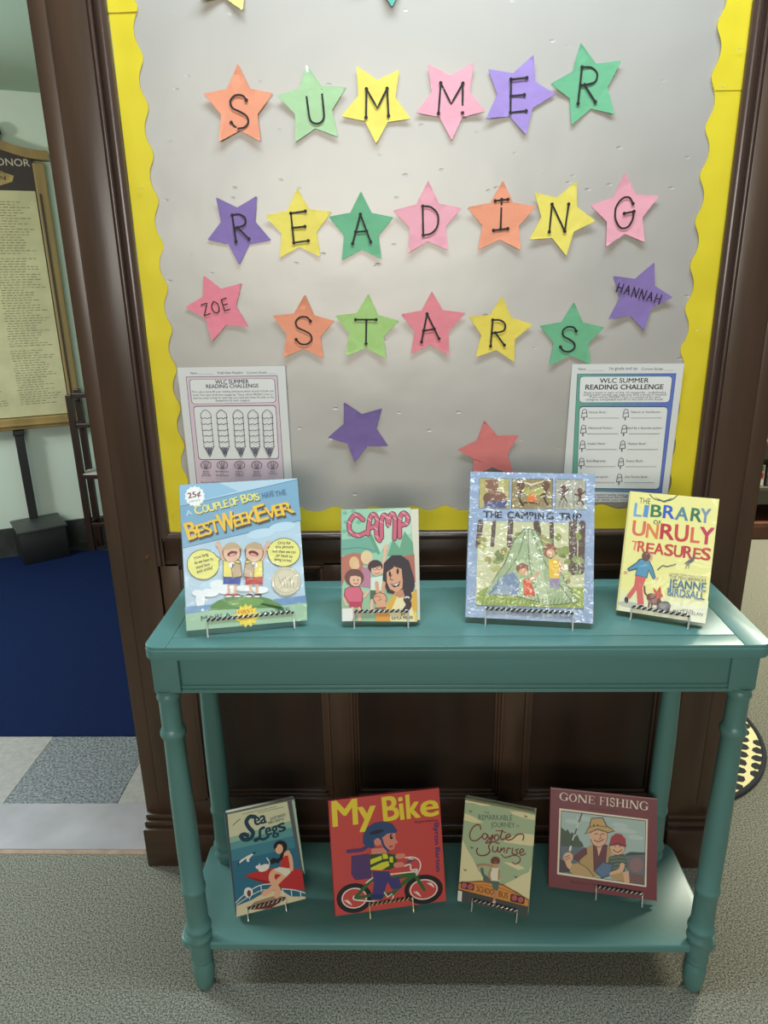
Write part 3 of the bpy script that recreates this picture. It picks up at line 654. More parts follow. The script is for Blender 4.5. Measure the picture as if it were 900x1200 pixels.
('P',(244,218,60),[(15.43,15.84),(20.55,10.33),(13.13,8.94),(15.04,1.91),(7.7,3.98),(5.98,-2.96),(0.39,2.07),(-4.53,-3.18),(-7.12,3.64),(-14.12,1.25),(-13.13,8.32),(-20.61,9.34),(-16.28,15.05),(-22.54,19.26),(-15.84,22.3),(-19.46,28.75),(-11.91,28.42),(-12.04,35.66),(-5.37,32.01),(-1.95,38.38),(2.29,32.23),(8.5,36.25),(9.31,29.0),(16.87,29.75),(14.05,23.09),(21.22,20.38)]),
('T',(215,90,40),'FIRST',(-14.54,19.64),(12.23,22.24),7.3,'b'),
('T',(215,90,40),'BOOK',(-10.72,9.9),(7.37,11.57),6.18,'b')],
'camp':[('P',(156,204,172),[(-69.05,197.5),(54.25,199.67),(63.35,-2.45),(-69.05,0.0)]),
('P',(194,218,192),[(-18.34,148.25),(-3.78,192.92),(28.97,197.8),(54.24,198.64),(55.04,153.54),(28.39,147.72),(-4.4,117.75)]),
('P',(112,172,150),[(-69.16,143.78),(-20.36,148.27),(-4.39,119.76),(-69.21,115.62)]),
('P',(96,160,122),[(-20.36,148.27),(-15.26,154.3),(-0.34,119.71),(-4.42,115.73)]),
('P',(104,162,128),[(11.76,113.49),(22.23,143.73),(34.27,127.34),(42.82,158.16),(57.88,137.2),(58.93,110.8)]),
('S',(70,120,95),1.01,[(-68.79,126.66),(-36.63,129.26),(-8.41,122.84)],0,1),
('E',(120,180,150),(-62.61,191.34),(4.45,-0.04),(0.0,-3.26)),
('E',(120,180,150),(-47.44,194.28),(4.46,-0.04),(-0.01,-3.27)),
('E',(120,180,150),(-60.63,175.05),(4.43,-0.04),(-0.01,-3.24)),
('E',(120,180,150),(-63.7,158.87),(4.43,-0.05),(-0.01,-3.24)),
('E',(120,180,150),(-54.66,152.7),(4.43,-0.05),(-0.01,-3.23)),
('E',(120,180,150),(-38.42,174.85),(4.45,-0.04),(-0.01,-3.25)),
('P',(190,112,92),[(-69.22,113.62),(-48.74,120.36),(-30.65,118.1),(-30.9,74.01),(-60.89,82.5),(-69.32,60.76)]),
('P',(180,104,90),[(36.12,112.14),(59.84,116.87),(61.54,66.4),(43.67,66.72)]),
('P',(150,190,150),[(-69.36,44.91),(11.16,53.31),(63.87,32.34),(63.35,-2.45),(-69.05,0.0)]),
('S',(92,30,48),9.29,[(-30.3,178.85),(-43.41,188.13),(-54.59,173.98),(-53.03,157.74),(-39.55,150.92),(-24.36,156.43)],0,1),
('S',(92,30,48),9.29,[(-21.95,153.36),(-18.53,178.74),(-12.37,188.49),(-5.52,179.65),(-6.88,162.34),(-5.77,148.11),(-1.16,141.56)],0,1),
('S',(92,30,48),9.29,[(-17.21,164.48),(-7.04,167.43)],0,1),
('S',(92,30,48),9.29,[(2.33,147.0),(2.17,174.48),(6.77,186.69),(12.84,181.53),(14.33,167.83),(16.51,181.5),(21.7,189.03),(26.31,180.39),(25.3,144.71)],0,1),
('S',(92,30,48),9.29,[(34.51,147.65),(35.32,180.31),(42.2,190.1),(49.28,182.24),(47.08,170.99),(36.41,169.05)],0,1),
('S',(208,100,122),6.46,[(-30.3,178.85),(-43.41,188.13),(-54.59,173.98),(-53.03,157.74),(-39.55,150.92),(-24.36,156.43)],0,1),
('S',(208,100,122),6.46,[(-21.95,153.36),(-18.53,178.74),(-12.37,188.49),(-5.52,179.65),(-6.88,162.34),(-5.77,148.11),(-1.16,141.56)],0,1),
('S',(208,100,122),6.46,[(-17.21,164.48),(-7.04,167.43)],0,1),
('S',(208,100,122),6.46,[(2.33,147.0),(2.17,174.48),(6.77,186.69),(12.84,181.53),(14.33,167.83),(16.51,181.5),(21.7,189.03),(26.31,180.39),(25.3,144.71)],0,1),
('S',(208,100,122),6.46,[(34.51,147.65),(35.32,180.31),(42.2,190.1),(49.28,182.24),(47.08,170.99),(36.41,169.05)],0,1),
('S',(236,184,190),1.41,[(-46.24,190.19),(-40.99,186.48)],0,0),
('S',(236,184,190),1.41,[(-57.4,176.04),(-52.17,172.34)],0,0),
('S',(236,184,190),1.41,[(-55.84,159.8),(-50.62,156.1)],0,0),
('S',(236,184,190),1.41,[(-42.36,152.97),(-37.13,149.27)],0,0),
('S',(236,184,190),1.41,[(-21.36,180.81),(-16.11,177.09)],0,0),
('S',(236,184,190),1.41,[(-15.2,190.55),(-9.94,186.83)],0,0),
('S',(236,184,190),1.41,[(-8.35,181.71),(-3.09,177.99)],0,0),
('S',(236,184,190),1.41,[(-9.7,164.4),(-4.45,160.69)],0,0),
('S',(236,184,190),1.41,[(-8.6,150.17),(-3.35,146.46)],0,0),
('S',(236,184,190),1.41,[(-0.66,176.54),(4.6,172.82)],0,0),
('S',(236,184,190),1.41,[(3.93,188.76),(9.2,185.04)],0,0),
('S',(236,184,190),1.41,[(10.0,183.6),(15.27,179.87)],0,0),
('S',(236,184,190),1.41,[(11.5,169.9),(16.76,166.18)],0,0),
('S',(236,184,190),1.41,[(13.68,183.57),(18.95,179.84)],0,0),
('S',(236,184,190),1.41,[(18.86,191.1),(24.14,187.37)],0,0),
('S',(236,184,190),1.41,[(23.47,182.46),(28.75,178.73)],0,0),
('S',(236,184,190),1.41,[(32.47,182.38),(37.75,178.65)],0,0),
('S',(236,184,190),1.41,[(39.36,192.17),(44.64,188.43)],0,0),
('S',(236,184,190),1.41,[(46.44,184.32),(51.72,180.58)],0,0),
('S',(236,184,190),1.41,[(44.24,173.06),(49.52,169.33)],0,0),
('E',(226,190,130),(-46.81,102.27),(8.83,-0.14),(-0.05,-11.61)),
('E',(235,190,150),(-42.81,98.2),(5.62,-0.09),(-0.04,-6.81)),
('E',(232,204,150),(-24.64,111.98),(10.49,-0.14),(-0.08,-12.45)),
('E',(236,195,160),(-22.26,105.92),(5.64,-0.08),(-0.04,-6.43)),
('P',(190,124,146),[(-32.8,94.04),(-18.72,93.82),(-15.96,57.8),(-36.98,62.16)]),
('E',(108,64,58),(-46.92,76.28),(17.23,-0.29),(-0.06,-15.53)),
('E',(236,184,152),(-44.94,71.86),(10.42,-0.18),(-0.04,-10.75)),
('P',(108,64,58),[(-58.91,78.48),(-44.87,86.23),(-31.29,76.02),(-44.9,79.84)]),
('E',(60,35,35),(-47.74,71.91),(1.0,-0.02),(0.0,-1.59)),
('E',(60,35,35),(-40.53,72.18),(1.0,-0.01),(-0.01,-1.59)),
('S',(130,50,50),1.21,[(-47.76,66.73),(-43.97,65.07),(-40.55,67.4)],0,1),
('S',(236,184,152),4.85,[(-60.97,54.66),(-64.99,40.87),(-61.05,28.94)],0,1),
('S',(236,184,152),4.85,[(-35.02,54.17),(-31.08,42.18),(-23.02,51.96)],0,1),
('P',(120,50,65),[(-64.16,56.7),(-54.97,60.9),(-36.99,60.57),(-31.45,48.14),(-32.74,32.71),(-59.05,32.85),(-65.98,44.85)]),
('P',(222,98,124),[(-62.96,55.68),(-54.98,59.7),(-37.79,59.39),(-33.05,48.17),(-34.33,33.93),(-57.85,34.01),(-64.18,45.8)]),
('P',(188,52,80),[(-57.45,34.39),(-33.53,33.91),(-34.2,20.87),(-45.14,24.66),(-55.11,19.74)]),
('S',(236,184,152),6.06,[(-50.73,21.82),(-50.01,3.1)],0,1),
('S',(236,184,152),6.06,[(-38.78,21.56),(-38.08,2.83)],0,1),
('S',(236,184,152),5.66,[(3.4,85.45),(6.01,105.51),(8.82,123.63)],0,1),
('E',(236,184,152),(9.07,128.68),(4.46,-0.06),(-0.05,-5.26)),
('P',(218,232,212),[(-17.84,75.79),(3.34,79.43),(3.1,52.46),(-18.0,52.86)]),
('P',(72,98,74),[(-18.99,53.87),(-2.93,53.57),(-3.08,35.67),(-19.54,33.03)]),
('S',(236,184,152),5.25,[(-16.11,35.94),(-17.27,14.19)],0,1),
('E',(64,38,42),(-9.43,95.68),(13.32,-0.2),(-0.09,-11.63)),
('E',(236,184,152),(-7.06,89.22),(9.68,-0.15),(-0.08,-10.01)),
('P',(64,38,42),[(-20.31,95.85),(-8.56,104.11),(3.51,97.49),(-4.59,95.61),(-14.7,92.55)]),
('S',(50,50,50),0.81,[(-7.04,91.63),(-7.3,90.71),(-8.0,89.94),(-9.05,89.44),(-10.29,89.28),(-11.52,89.48),(-12.56,90.02),(-13.25,90.81),(-13.49,91.73),(-13.24,92.65),(-12.54,93.42),(-11.49,93.93),(-10.25,94.09),(-9.02,93.89),(-7.97,93.35),(-7.28,92.56)],1,1),
('S',(50,50,50),0.81,[(0.63,92.31),(0.38,91.4),(-0.33,90.63),(-1.38,90.12),(-2.62,89.96),(-3.85,90.16),(-4.89,90.7),(-5.59,91.49),(-5.83,92.41),(-5.57,93.33),(-4.87,94.1),(-3.81,94.61),(-2.58,94.77),(-1.34,94.57),(-0.3,94.03),(0.39,93.24)],1,1),
('S',(130,50,50),1.01,[(-11.13,84.08),(-6.31,82.4),(-2.25,85.54)],0,1),
('P',(44,34,44),[(5.57,101.49),(19.89,114.99),(36.15,115.17),(50.28,104.86),(59.01,74.48),(60.23,60.41),(53.45,40.53),(37.29,42.84),(11.12,49.32),(3.29,73.43)]),
('P',(232,206,110),[(8.49,27.5),(23.2,47.1),(43.35,42.72),(59.71,52.4),(63.35,-2.45),(8.62,-1.19)]),
('P',(238,222,170),[(14.87,21.42),(29.18,41.0),(43.3,38.73),(55.19,20.56),(58.9,-2.35),(12.63,-1.28)]),
('P',(226,172,62),[(8.9,27.49),(24.23,49.07),(27.14,39.05),(15.79,13.47)]),
('P',(226,172,62),[(47.32,36.66),(62.81,56.35),(63.69,20.38),(59.12,12.53)]),
('P',(200,136,104),[(24.27,53.06),(43.51,54.7),(42.34,42.74),(33.21,39.73),(24.17,44.09)]),
('P',(224,162,124),[(10.47,85.33),(15.63,95.3),(35.96,99.02),(39.31,74.82),(37.87,56.81),(27.27,50.01),(16.22,55.21),(10.9,67.29)]),
('P',(44,34,44),[(5.38,81.4),(11.64,101.39),(27.93,107.2),(22.7,93.18)]),
('P',(44,34,44),[(23.73,95.17),(32.01,109.16),(44.01,92.84),(43.54,56.7),(38.83,68.81),(36.87,90.94)]),
('E',(35,25,30),(16.1,82.23),(2.02,-0.03),(-0.05,-4.81)),
('E',(35,25,30),(30.12,86.62),(2.23,-0.03),(-0.06,-5.22)),
('S',(90,50,40),1.41,[(19.53,81.17),(16.41,73.2),(21.45,71.51)],0,1),
('P',(60,25,25),[(16.33,65.2),(25.41,64.64),(35.19,69.67),(32.45,60.91),(23.32,58.08)]),
('P',(245,240,230),[(17.73,64.17),(25.4,63.44),(33.95,67.69),(27.4,61.0)]),
('S',(44,34,44),12.53,[(45.51,52.67),(48.41,42.62),(45.7,36.69)],0,1),
('E',(230,225,225),(46.35,39.67),(4.45,-0.09),(-0.04,-2.79)),
('S',(44,34,44),10.51,[(46.28,34.68),(48.8,26.67),(43.03,17.84)],0,1),
('S',(120,60,50),8.89,[(-1.02,41.59),(-0.19,21.73)],0,1),
('S',(224,160,122),6.46,[(-5.02,43.66),(-7.25,66.61)],0,1),
('S',(224,160,122),6.06,[(2.21,43.52),(5.24,66.39)],0,1),
('E',(120,60,50),(-1.85,39.23),(12.47,-0.25),(-0.08,-10.32)),
('E',(226,164,126),(-1.85,39.23),(11.26,-0.23),(-0.07,-9.14)),
('S',(150,85,65),1.21,[(-11.06,41.39),(-5.02,43.66),(-1.03,40.0)],0,1),
('S',(150,85,65),1.21,[(-5.09,35.71),(0.95,37.58)],0,1),
('P',(226,164,126),[(-9.11,33.81),(8.95,33.45),(7.2,18.61),(-8.23,18.94)]),
('S',(110,90,80),3.23,[(-9.61,21.54),(7.84,22.56)],0,1),
('P',(226,152,52),[(-9.27,14.02),(14.81,16.46),(15.63,-1.35),(-9.39,-0.98)]),
('P',(236,232,220),[(-69.0,22.21),(-51.12,22.81),(-49.59,7.02),(-52.2,0.01),(-69.05,0.0)]),
('T',(50,60,50),'BY',(34.85,8.7),(42.91,8.91),4.44,'b'),
('T',(50,60,50),'KAYLA MILLER',(18.68,1.54),(56.16,3.07),4.85,'b')],
'trip':[('P',(152,170,196),[(-110.0,263.4),(110.0,263.4),(110.0,0.0),(-110.0,0.0)]),
('P',(70,66,60),[(-93.58,251.44),(-39.75,252.15),(-39.34,195.84),(-93.41,196.28)]),
('P',(184,172,104),[(-92.92,250.76),(-40.4,251.46),(-40.0,196.52),(-92.75,196.95)]),
('P',(70,66,60),[(-35.32,251.35),(37.17,253.17),(37.26,198.35),(-35.59,196.61)]),
('P',(152,132,86),[(-34.43,250.69),(36.29,252.48),(36.39,198.99),(-34.69,197.29)]),
('P',(70,66,60),[(42.07,253.32),(94.01,253.08),(95.13,198.42),(41.23,198.5)]),
('P',(172,168,148),[(42.71,252.64),(93.38,252.41),(94.48,199.08),(41.89,199.16)]),
('E',(142,98,74),(-70.54,237.45),(11.37,0.3),(0.36,-12.9)),
('E',(142,98,74),(-80.09,245.52),(3.61,0.09),(0.11,-3.7)),
('E',(142,98,74),(-63.3,246.57),(3.6,0.09),(0.1,-3.69)),
('E',(136,92,70),(-58.91,216.31),(14.87,0.44),(0.31,-11.58)),
('E',(120,80,66),(-76.78,214.25),(8.97,0.27),(0.32,-10.99)),
('P',(86,92,130),[(-84.04,206.39),(-43.93,212.19),(-43.58,197.61),(-83.76,197.24)]),
('P',(176,168,84),[(-26.84,243.21),(-0.02,231.73),(32.01,244.76),(23.51,226.32),(0.25,216.55),(-19.05,225.1)]),
('P',(226,214,180),[(-21.02,248.88),(-0.23,243.3),(23.16,250.01),(20.27,247.5),(-0.17,239.64),(-18.01,246.51)]),
('E',(112,78,58),(-19.35,239.74),(7.09,0.19),(0.17,-8.55)),
('S',(70,50,40),4.05,[(-19.18,231.19),(-21.22,215.91),(-14.5,203.99)],0,1),
('S',(70,50,40),2.61,[(-19.08,226.62),(-10.15,222.32)],0,1),
('E',(112,78,58),(24.76,240.92),(7.01,0.19),(0.12,-8.5)),
('S',(70,50,40),4.05,[(24.88,232.42),(22.76,217.22),(29.34,205.37)],0,1),
('S',(70,50,40),2.61,[(24.94,227.88),(16.25,223.08)],0,1),
('P',(224,120,50),[(-9.92,210.19),(-4.27,222.49),(0.62,228.7),(7.55,218.28),(12.07,210.26)]),
('S',(70,50,40),2.9,[(-12.83,208.58),(15.02,208.54)],0,1),
('E',(110,66,56),(55.38,236.9),(4.64,0.12),(0.05,-4.84)),
('S',(110,66,56),5.21,[(55.42,233.27),(55.54,221.21)],0,1),
('S',(90,54,46),2.32,[(46.75,230.01),(55.46,229.05),(64.66,235.94)],0,1),
('S',(90,54,46),2.32,[(49.86,210.52),(55.54,221.21),(62.56,211.81)],0,1),
('E',(110,66,56),(84.28,233.17),(4.6,0.13),(0.03,-4.81)),
('S',(110,66,56),5.21,[(84.3,229.57),(84.37,217.57)],0,1),
('S',(90,54,46),2.32,[(75.69,226.31),(84.33,225.36),(93.47,232.23)],0,1),
('S',(90,54,46),2.32,[(78.7,206.92),(84.37,217.57),(91.29,208.21)],0,1),
('S',(138,140,110),1.74,[(47.05,202.93),(51.28,213.56)],0,1),
('S',(138,140,110),1.74,[(53.98,203.15),(57.06,213.74)],0,1),
('S',(138,140,110),1.74,[(60.9,203.37),(62.83,213.92)],0,1),
('S',(138,140,110),1.74,[(67.81,203.59),(68.59,214.09)],0,1),
('S',(138,140,110),1.74,[(74.7,203.81),(74.34,214.27)],0,1),
('S',(138,140,110),1.74,[(81.59,204.03),(80.09,214.44)],0,1),
('S',(138,140,110),1.74,[(88.45,204.24),(85.82,214.62)],0,1),
('T',(42,46,62),'T',(-84.74,179.87),(-72.21,179.69),11.58,'b'),
('T',(42,46,62),'H',(-71.31,179.72),(-62.1,179.73),11.58,'b'),
('T',(42,46,62),'E',(-60.31,179.49),(-51.42,179.5),11.58,'b'),
('T',(42,46,62),'C',(-41.37,179.54),(-30.76,179.61),12.16,'b'),
('T',(42,46,62),'A',(-29.87,179.34),(-18.11,179.44),12.16,'b'),
('T',(42,46,62),'M',(-16.65,179.49),(-5.52,179.58),12.16,'b'),
('T',(42,46,62),'P',(-3.19,179.66),(4.41,179.62),12.16,'b'),
('T',(42,46,62),'I',(6.74,179.71),(9.07,179.79),11.58,'b'),
('T',(42,46,62),'N',(12.56,179.61),(22.44,179.95),12.16,'b'),
('T',(42,46,62),'G',(27.08,179.81),(39.23,179.94),12.16,'b'),
('T',(42,46,62),'T',(49.62,179.71),(60.26,179.78),12.16,'b'),
('T',(42,46,62),'R',(61.12,179.51),(70.3,179.54),12.16,'b'),
('T',(42,46,62),'I',(73.16,179.64),(75.45,179.72),11.58,'b'),
('T',(42,46,62),'P',(78.31,179.52),(87.44,179.54),12.16,'b'),
('P',(208,204,156),[(-93.48,172.59),(94.58,174.77),(93.28,25.79),(-93.16,22.69)]),
('S',(96,76,64),9.85,[(-88.96,171.23),(-92.11,128.95)],0,0),
('S',(96,76,64),7.53,[(-65.16,172.07),(-66.96,129.97)],0,0),
('S',(96,76,64),9.85,[(-35.61,173.12),(-36.7,131.21)],0,0),
('S',(96,76,64),11.58,[(9.79,171.14),(16.2,133.37)],0,0),
('S',(96,76,64),7.53,[(35.86,172.07),(37.78,134.25)],0,0),
('S',(96,76,64),14.48,[(73.21,173.41),(73.83,89.15)],0,0),
('S',(96,76,64),11.58,[(88.9,173.97),(87.92,89.82)],0,0),
('E',(146,156,84),(82.24,108.89),(10.18,-2.51),(-1.7,-6.38)),
('E',(182,182,110),(-84.97,126.0),(7.11,3.56),(3.02,-6.24)),
('E',(160,150,80),(64.87,72.75),(4.61,4.11),(3.82,-4.53)),
('E',(146,156,84),(-18.32,146.12),(8.89,-6.13),(-3.2,-4.77)),
('E',(118,132,72),(51.75,81.58),(6.04,-0.58),(-0.54,-4.29)),
('E',(182,182,110),(-55.29,87.4),(6.37,-4.12),(-3.28,-5.06)),
('E',(146,156,84),(-57.41,102.85),(8.23,1.52),(1.04,-6.29)),
('E',(118,132,72),(27.9,118.81),(7.83,4.21),(2.97,-6.01)),
('E',(160,150,80),(34.09,130.85),(7.16,-4.19),(-3.16,-5.51)),
('E',(118,132,72),(-51.67,107.03),(6.29,0.88),(0.88,-7.32)),
('E',(182,182,110),(58.87,118.51),(9.95,2.89),(1.3,-5.3)),
('E',(146,156,84),(64.26,104.14),(5.21,2.23),(2.13,-5.67)),
('E',(160,150,80),(-73.84,102.54),(5.92,1.42),(1.37,-6.15)),
('E',(146,156,84),(47.85,148.34),(5.79,0.1),(-0.06,-6.55)),
('E',(146,156,84),(30.57,139.37),(7.1,1.83),(1.55,-6.97)),
('E',(118,132,72),(-52.15,109.09),(7.52,1.01),(0.71,-6.28)),
('E',(182,182,110),(-39.65,114.62),(6.15,-4.57),(-4.37,-5.95)),
('E',(160,150,80),(23.0,144.49),(8.51,-3.9),(-2.72,-5.99)),
('E',(146,156,84),(-25.15,144.62),(8.32,-2.86),(-1.51,-4.37)),
('E',(118,132,72),(52.74,118.91),(8.62,-5.87),(-2.61,-3.95)),
('E',(146,156,84),(83.04,150.4),(4.13,3.43),(3.56,-4.65)),
('E',(182,182,110),(30.84,115.28),(6.4,-1.87),(-2.19,-7.16)),
('E',(160,150,80),(-85.35,138.87),(8.98,1.53),(0.83,-5.16)),
('E',(146,156,84),(50.49,123.28),(10.39,-0.33),(-0.4,-6.63)),
('E',(118,132,72),(-53.7,114.26),(7.93,5.87),(4.41,-6.16)),
('E',(182,182,110),(-61.1,86.58),(9.2,-4.1),(-1.85,-4.07)),
('E',(160,150,80),(51.67,96.04),(6.91,1.65),(1.08,-5.47)),
('E',(146,156,84),(60.55,125.82),(5.83,-3.71),(-3.91,-6.31)),
('E',(118,132,72),(82.64,87.8),(5.54,-0.19),(-0.31,-4.35)),
('E',(182,182,110),(63.64,80.7),(7.65,4.51),(3.42,-6.33)),
('E',(160,150,80),(-46.72,120.96),(5.75,3.73),(2.75,-4.42)),
('E',(146,156,84),(-20.31,147.24),(8.35,0.98),(0.72,-7.5)),
('P',(152,168,72),[(-91.76,43.17),(-69.37,58.93),(93.68,61.37),(93.28,25.79),(-93.16,22.69)]),
('P',(108,120,84),[(-80.5,39.38),(-45.56,98.26),(-29.07,143.42),(-10.46,162.63),(9.39,160.39),(29.33,122.14),(56.91,82.57),(84.04,33.79),(34.89,26.83),(-25.34,40.83)]),
('P',(166,182,136),[(-78.23,41.54),(-43.49,97.17),(-26.98,141.72),(-9.83,160.56),(7.68,158.53),(27.33,120.88),(54.08,81.85),(80.39,35.58),(34.86,29.11),(-25.38,42.56)]),
('P',(190,200,158),[(-9.83,160.56),(-1.66,159.97),(22.66,86.75),(34.86,29.11),(17.82,30.19),(8.33,86.08)]),
('P',(120,140,166),[(-71.83,42.75),(-51.66,73.86),(-29.2,84.31),(-17.25,67.36),(-19.64,43.44)]),
('P',(146,162,176),[(-64.54,43.13),(-47.55,61.49),(-31.5,57.92),(-31.17,43.42)]),
('S',(120,130,96),1.74,[(-9.83,160.56),(-23.91,108.07),(-68.91,42.9)],0,1),
('S',(120,130,96),1.74,[(1.26,159.49),(28.22,98.66),(74.24,34.68)],0,1),
('S',(120,130,96),1.74,[(-4.57,159.87),(-0.51,97.36),(17.8,31.62)],0,1),
('E',(150,92,64),(-13.39,90.32),(10.97,0.51),(0.19,-9.35)),
('E',(222,170,130),(-11.82,84.54),(7.5,0.36),(0.12,-6.42)),
('P',(216,92,52),[(-12.12,70.52),(1.35,74.09),(10.49,42.72),(-8.68,42.29)]),
('S',(222,170,130),5.21,[(0.02,68.21),(14.11,83.43)],0,1),
('E',(148,96,66),(33.61,123.79),(12.03,0.5),(0.17,-12.9)),
('E',(222,170,130),(35.39,119.46),(7.44,0.32),(0.1,-7.61)),
('P',(242,192,54),[(31.53,108.16),(49.79,110.72),(51.87,75.97),(34.26,74.53)]),
('P',(160,140,170),[(34.82,75.14),(51.31,75.94),(50.92,59.2),(45.82,58.94),(42.87,68.88),(40.17,57.21),(35.92,57.0)]),
('S',(222,170,130),4.63,[(49.56,105.46),(56.8,94.15),(48.37,85.06)],0,1),
('S',(118,140,58),1.45,[(-88.82,24.38),(-86.76,33.22)],0,0),
('S',(118,140,58),1.45,[(-81.81,24.77),(-79.74,33.6)],0,0),
('S',(118,140,58),1.45,[(-74.82,25.15),(-72.74,33.97)],0,0),
('S',(118,140,58),1.45,[(-67.84,25.53),(-65.76,34.34)],0,0),
('S',(118,140,58),1.45,[(-60.87,25.91),(-58.78,34.71)],0,0),
('S',(118,140,58),1.45,[(-53.91,26.28),(-51.82,35.08)],0,0),
('S',(118,140,58),1.45,[(-46.96,26.66),(-44.87,35.45)],0,0),
('S',(118,140,58),1.45,[(-40.03,27.04),(-37.93,35.82)],0,0),
('S',(118,140,58),1.45,[(-33.11,27.42),(-31.01,36.19)],0,0),
('S',(118,140,58),1.45,[(-26.21,27.79),(-24.1,36.56)],0,0),
('S',(118,140,58),1.45,[(-19.31,28.17),(-17.2,36.93)],0,0),
('S',(118,140,58),1.45,[(-12.43,28.54),(-10.31,37.3)],0,0),
('S',(118,140,58),1.45,[(-5.56,28.92),(-3.43,37.66)],0,0),
('S',(118,140,58),1.45,[(1.3,29.29),(3.43,38.03)],0,0),
('S',(118,140,58),1.45,[(8.14,29.66),(10.28,38.39)],0,0),
('S',(118,140,58),1.45,[(14.98,30.03),(17.12,38.76)],0,0),
('S',(118,140,58),1.45,[(21.8,30.4),(23.94,39.12)],0,0),
('S',(118,140,58),1.45,[(28.61,30.77),(30.75,39.48)],0,0),
('S',(118,140,58),1.45,[(35.4,31.14),(37.56,39.85)],0,0),
('S',(118,140,58),1.45,[(42.19,31.51),(44.34,40.21)],0,0),
('S',(118,140,58),1.45,[(48.96,31.88),(51.12,40.57)],0,0),
('S',(118,140,58),1.45,[(55.72,32.25),(57.89,40.93)],0,0),
('S',(118,140,58),1.45,[(62.47,32.62),(64.64,41.29)],0,0),
('S',(118,140,58),1.45,[(69.2,32.98),(71.38,41.65)],0,0),
('S',(118,140,58),1.45,[(75.93,33.35),(78.11,42.01)],0,0),
('S',(118,140,58),1.45,[(82.64,33.71),(84.82,42.36)],0,0),
('T',(70,84,120),'JENNIFER K. MANN',(-31.86,10.51),(36.49,12.67),4.92,'b')],
'lib':[('P',(246,236,150),[(-73.55,216.0),(73.55,216.0),(73.55,-0.0),(-73.55,0.0)]),
('P',(238,234,200),[(-73.21,21.51),(74.7,28.25),(73.55,-0.0),(-73.55,0.0)]),
('P',(240,236,176),[(-73.65,37.78),(74.61,39.2),(74.75,27.82),(-73.16,21.05)]),
('P',(226,214,140),[(-74.15,211.24),(-71.28,215.72),(-70.24,0.57),(-73.55,0.0)]),
('S',(70,76,70),1.68,[(-39.45,213.35),(-30.62,205.81),(-14.27,203.63),(-1.93,207.52),(6.41,216.48)],0,1),
('P',(96,100,90),[(-31.0,209.47),(-15.42,204.44),(-0.21,211.33),(-7.94,204.22),(-13.98,200.9),(-20.63,203.04)]),
('T',(50,60,60),'THE',(-55.82,196.03),(-37.17,195.94),10.06,'n'),
('T',(120,170,216),'L',(-62.32,172.01),(-49.92,171.9),23.47,'b'),
('T',(90,150,206),'I',(-46.06,172.77),(-39.47,172.53),20.96,'b'),
('T',(52,122,82),'B',(-33.76,174.06),(-16.35,174.5),21.38,'b'),
('T',(42,92,192),'R',(-13.29,173.9),(4.92,174.0),22.64,'b'),
('T',(86,136,150),'A',(6.88,173.3),(27.08,173.19),22.64,'b'),
('T',(40,112,82),'R',(31.77,173.7),(48.75,173.29),22.64,'b'),
('T',(124,146,172),'Y',(47.59,172.72),(62.27,172.98),24.31,'b'),
('T',(226,112,92),'U',(-61.31,138.01),(-40.61,138.13),25.99,'b'),
('T',(230,132,72),'N',(-37.78,136.16),(-18.75,136.14),24.73,'b'),
('T',(196,42,62),'R',(-14.09,136.7),(7.9,137.09),26.83,'b'),
('T',(206,62,62),'U',(10.11,136.0),(30.8,136.73),28.92,'b'),
('T',(226,102,72),'L',(35.76,136.44),(49.18,136.76),25.99,'b'),
('T',(200,42,82),'Y',(49.67,135.93),(71.3,136.41),28.92,'b'),
('T',(236,132,104),'T',(-60.01,111.58),(-49.56,111.07),16.35,'b'),
('T',(216,80,70),'R',(-49.41,109.7),(-36.68,109.5),18.86,'b'),
('T',(206,60,58),'E',(-34.92,109.27),(-22.77,109.03),17.61,'b'),
('T',(206,60,58),'A',(-21.44,108.74),(-6.07,108.95),19.28,'b'),
('T',(206,66,58),'S',(-4.35,108.72),(9.57,108.76),19.7,'b'),
('T',(200,52,58),'U',(11.27,108.53),(25.01,108.57),19.7,'b'),
('T',(196,46,62),'R',(26.69,108.34),(40.65,108.44),20.54,'b'),
('T',(206,66,58),'E',(42.21,109.1),(53.61,108.86),18.44,'b'),
('T',(200,52,52),'S',(54.8,109.02),(69.27,108.78),20.54,'b'),
('T',(50,60,60),'OF',(-28.12,161.73),(-15.81,161.25),7.13,'n'),
('S',(80,90,86),1.89,[(-12.15,81.66),(-4.51,90.04),(1.93,89.13),(16.0,95.17)],0,1),
('P',(96,100,100),[(29.76,98.44),(41.28,110.31),(45.68,117.14),(44.83,105.44),(35.44,95.2)]),
('S',(96,100,100),1.05,[(34.45,96.85),(32.04,90.24)],0,1),
('S',(96,100,100),1.05,[(37.44,97.72),(37.51,91.02)],0,1),
('E',(190,194,170),(-52.74,13.77),(19.52,0.42),(-0.11,-4.6)),
('E',(200,200,176),(-6.95,11.96),(22.93,0.52),(-0.12,-4.51)),
('P',(40,84,104),[(-43.7,97.48),(-28.52,98.15),(-19.57,82.89),(-13.07,66.02),(-17.95,63.46),(-26.31,77.34),(-27.95,64.25),(-48.65,65.78),(-47.27,77.55),(-60.38,71.95),(-63.12,76.68),(-48.65,90.32)]),
('P',(84,152,182),[(-42.21,95.83),(-29.19,96.22),(-21.22,82.19),(-15.27,66.6),(-17.29,65.39),(-27.12,80.89),(-29.42,65.86),(-47.06,67.4),(-45.83,80.53),(-60.19,74.31),(-60.83,76.08),(-47.2,89.13)]),
('E',(226,170,140),(-65.06,69.88),(3.52,0.51),(0.25,-2.3)),
('E',(226,170,140),(-11.81,66.21),(2.94,0.44),(0.24,-2.24)),
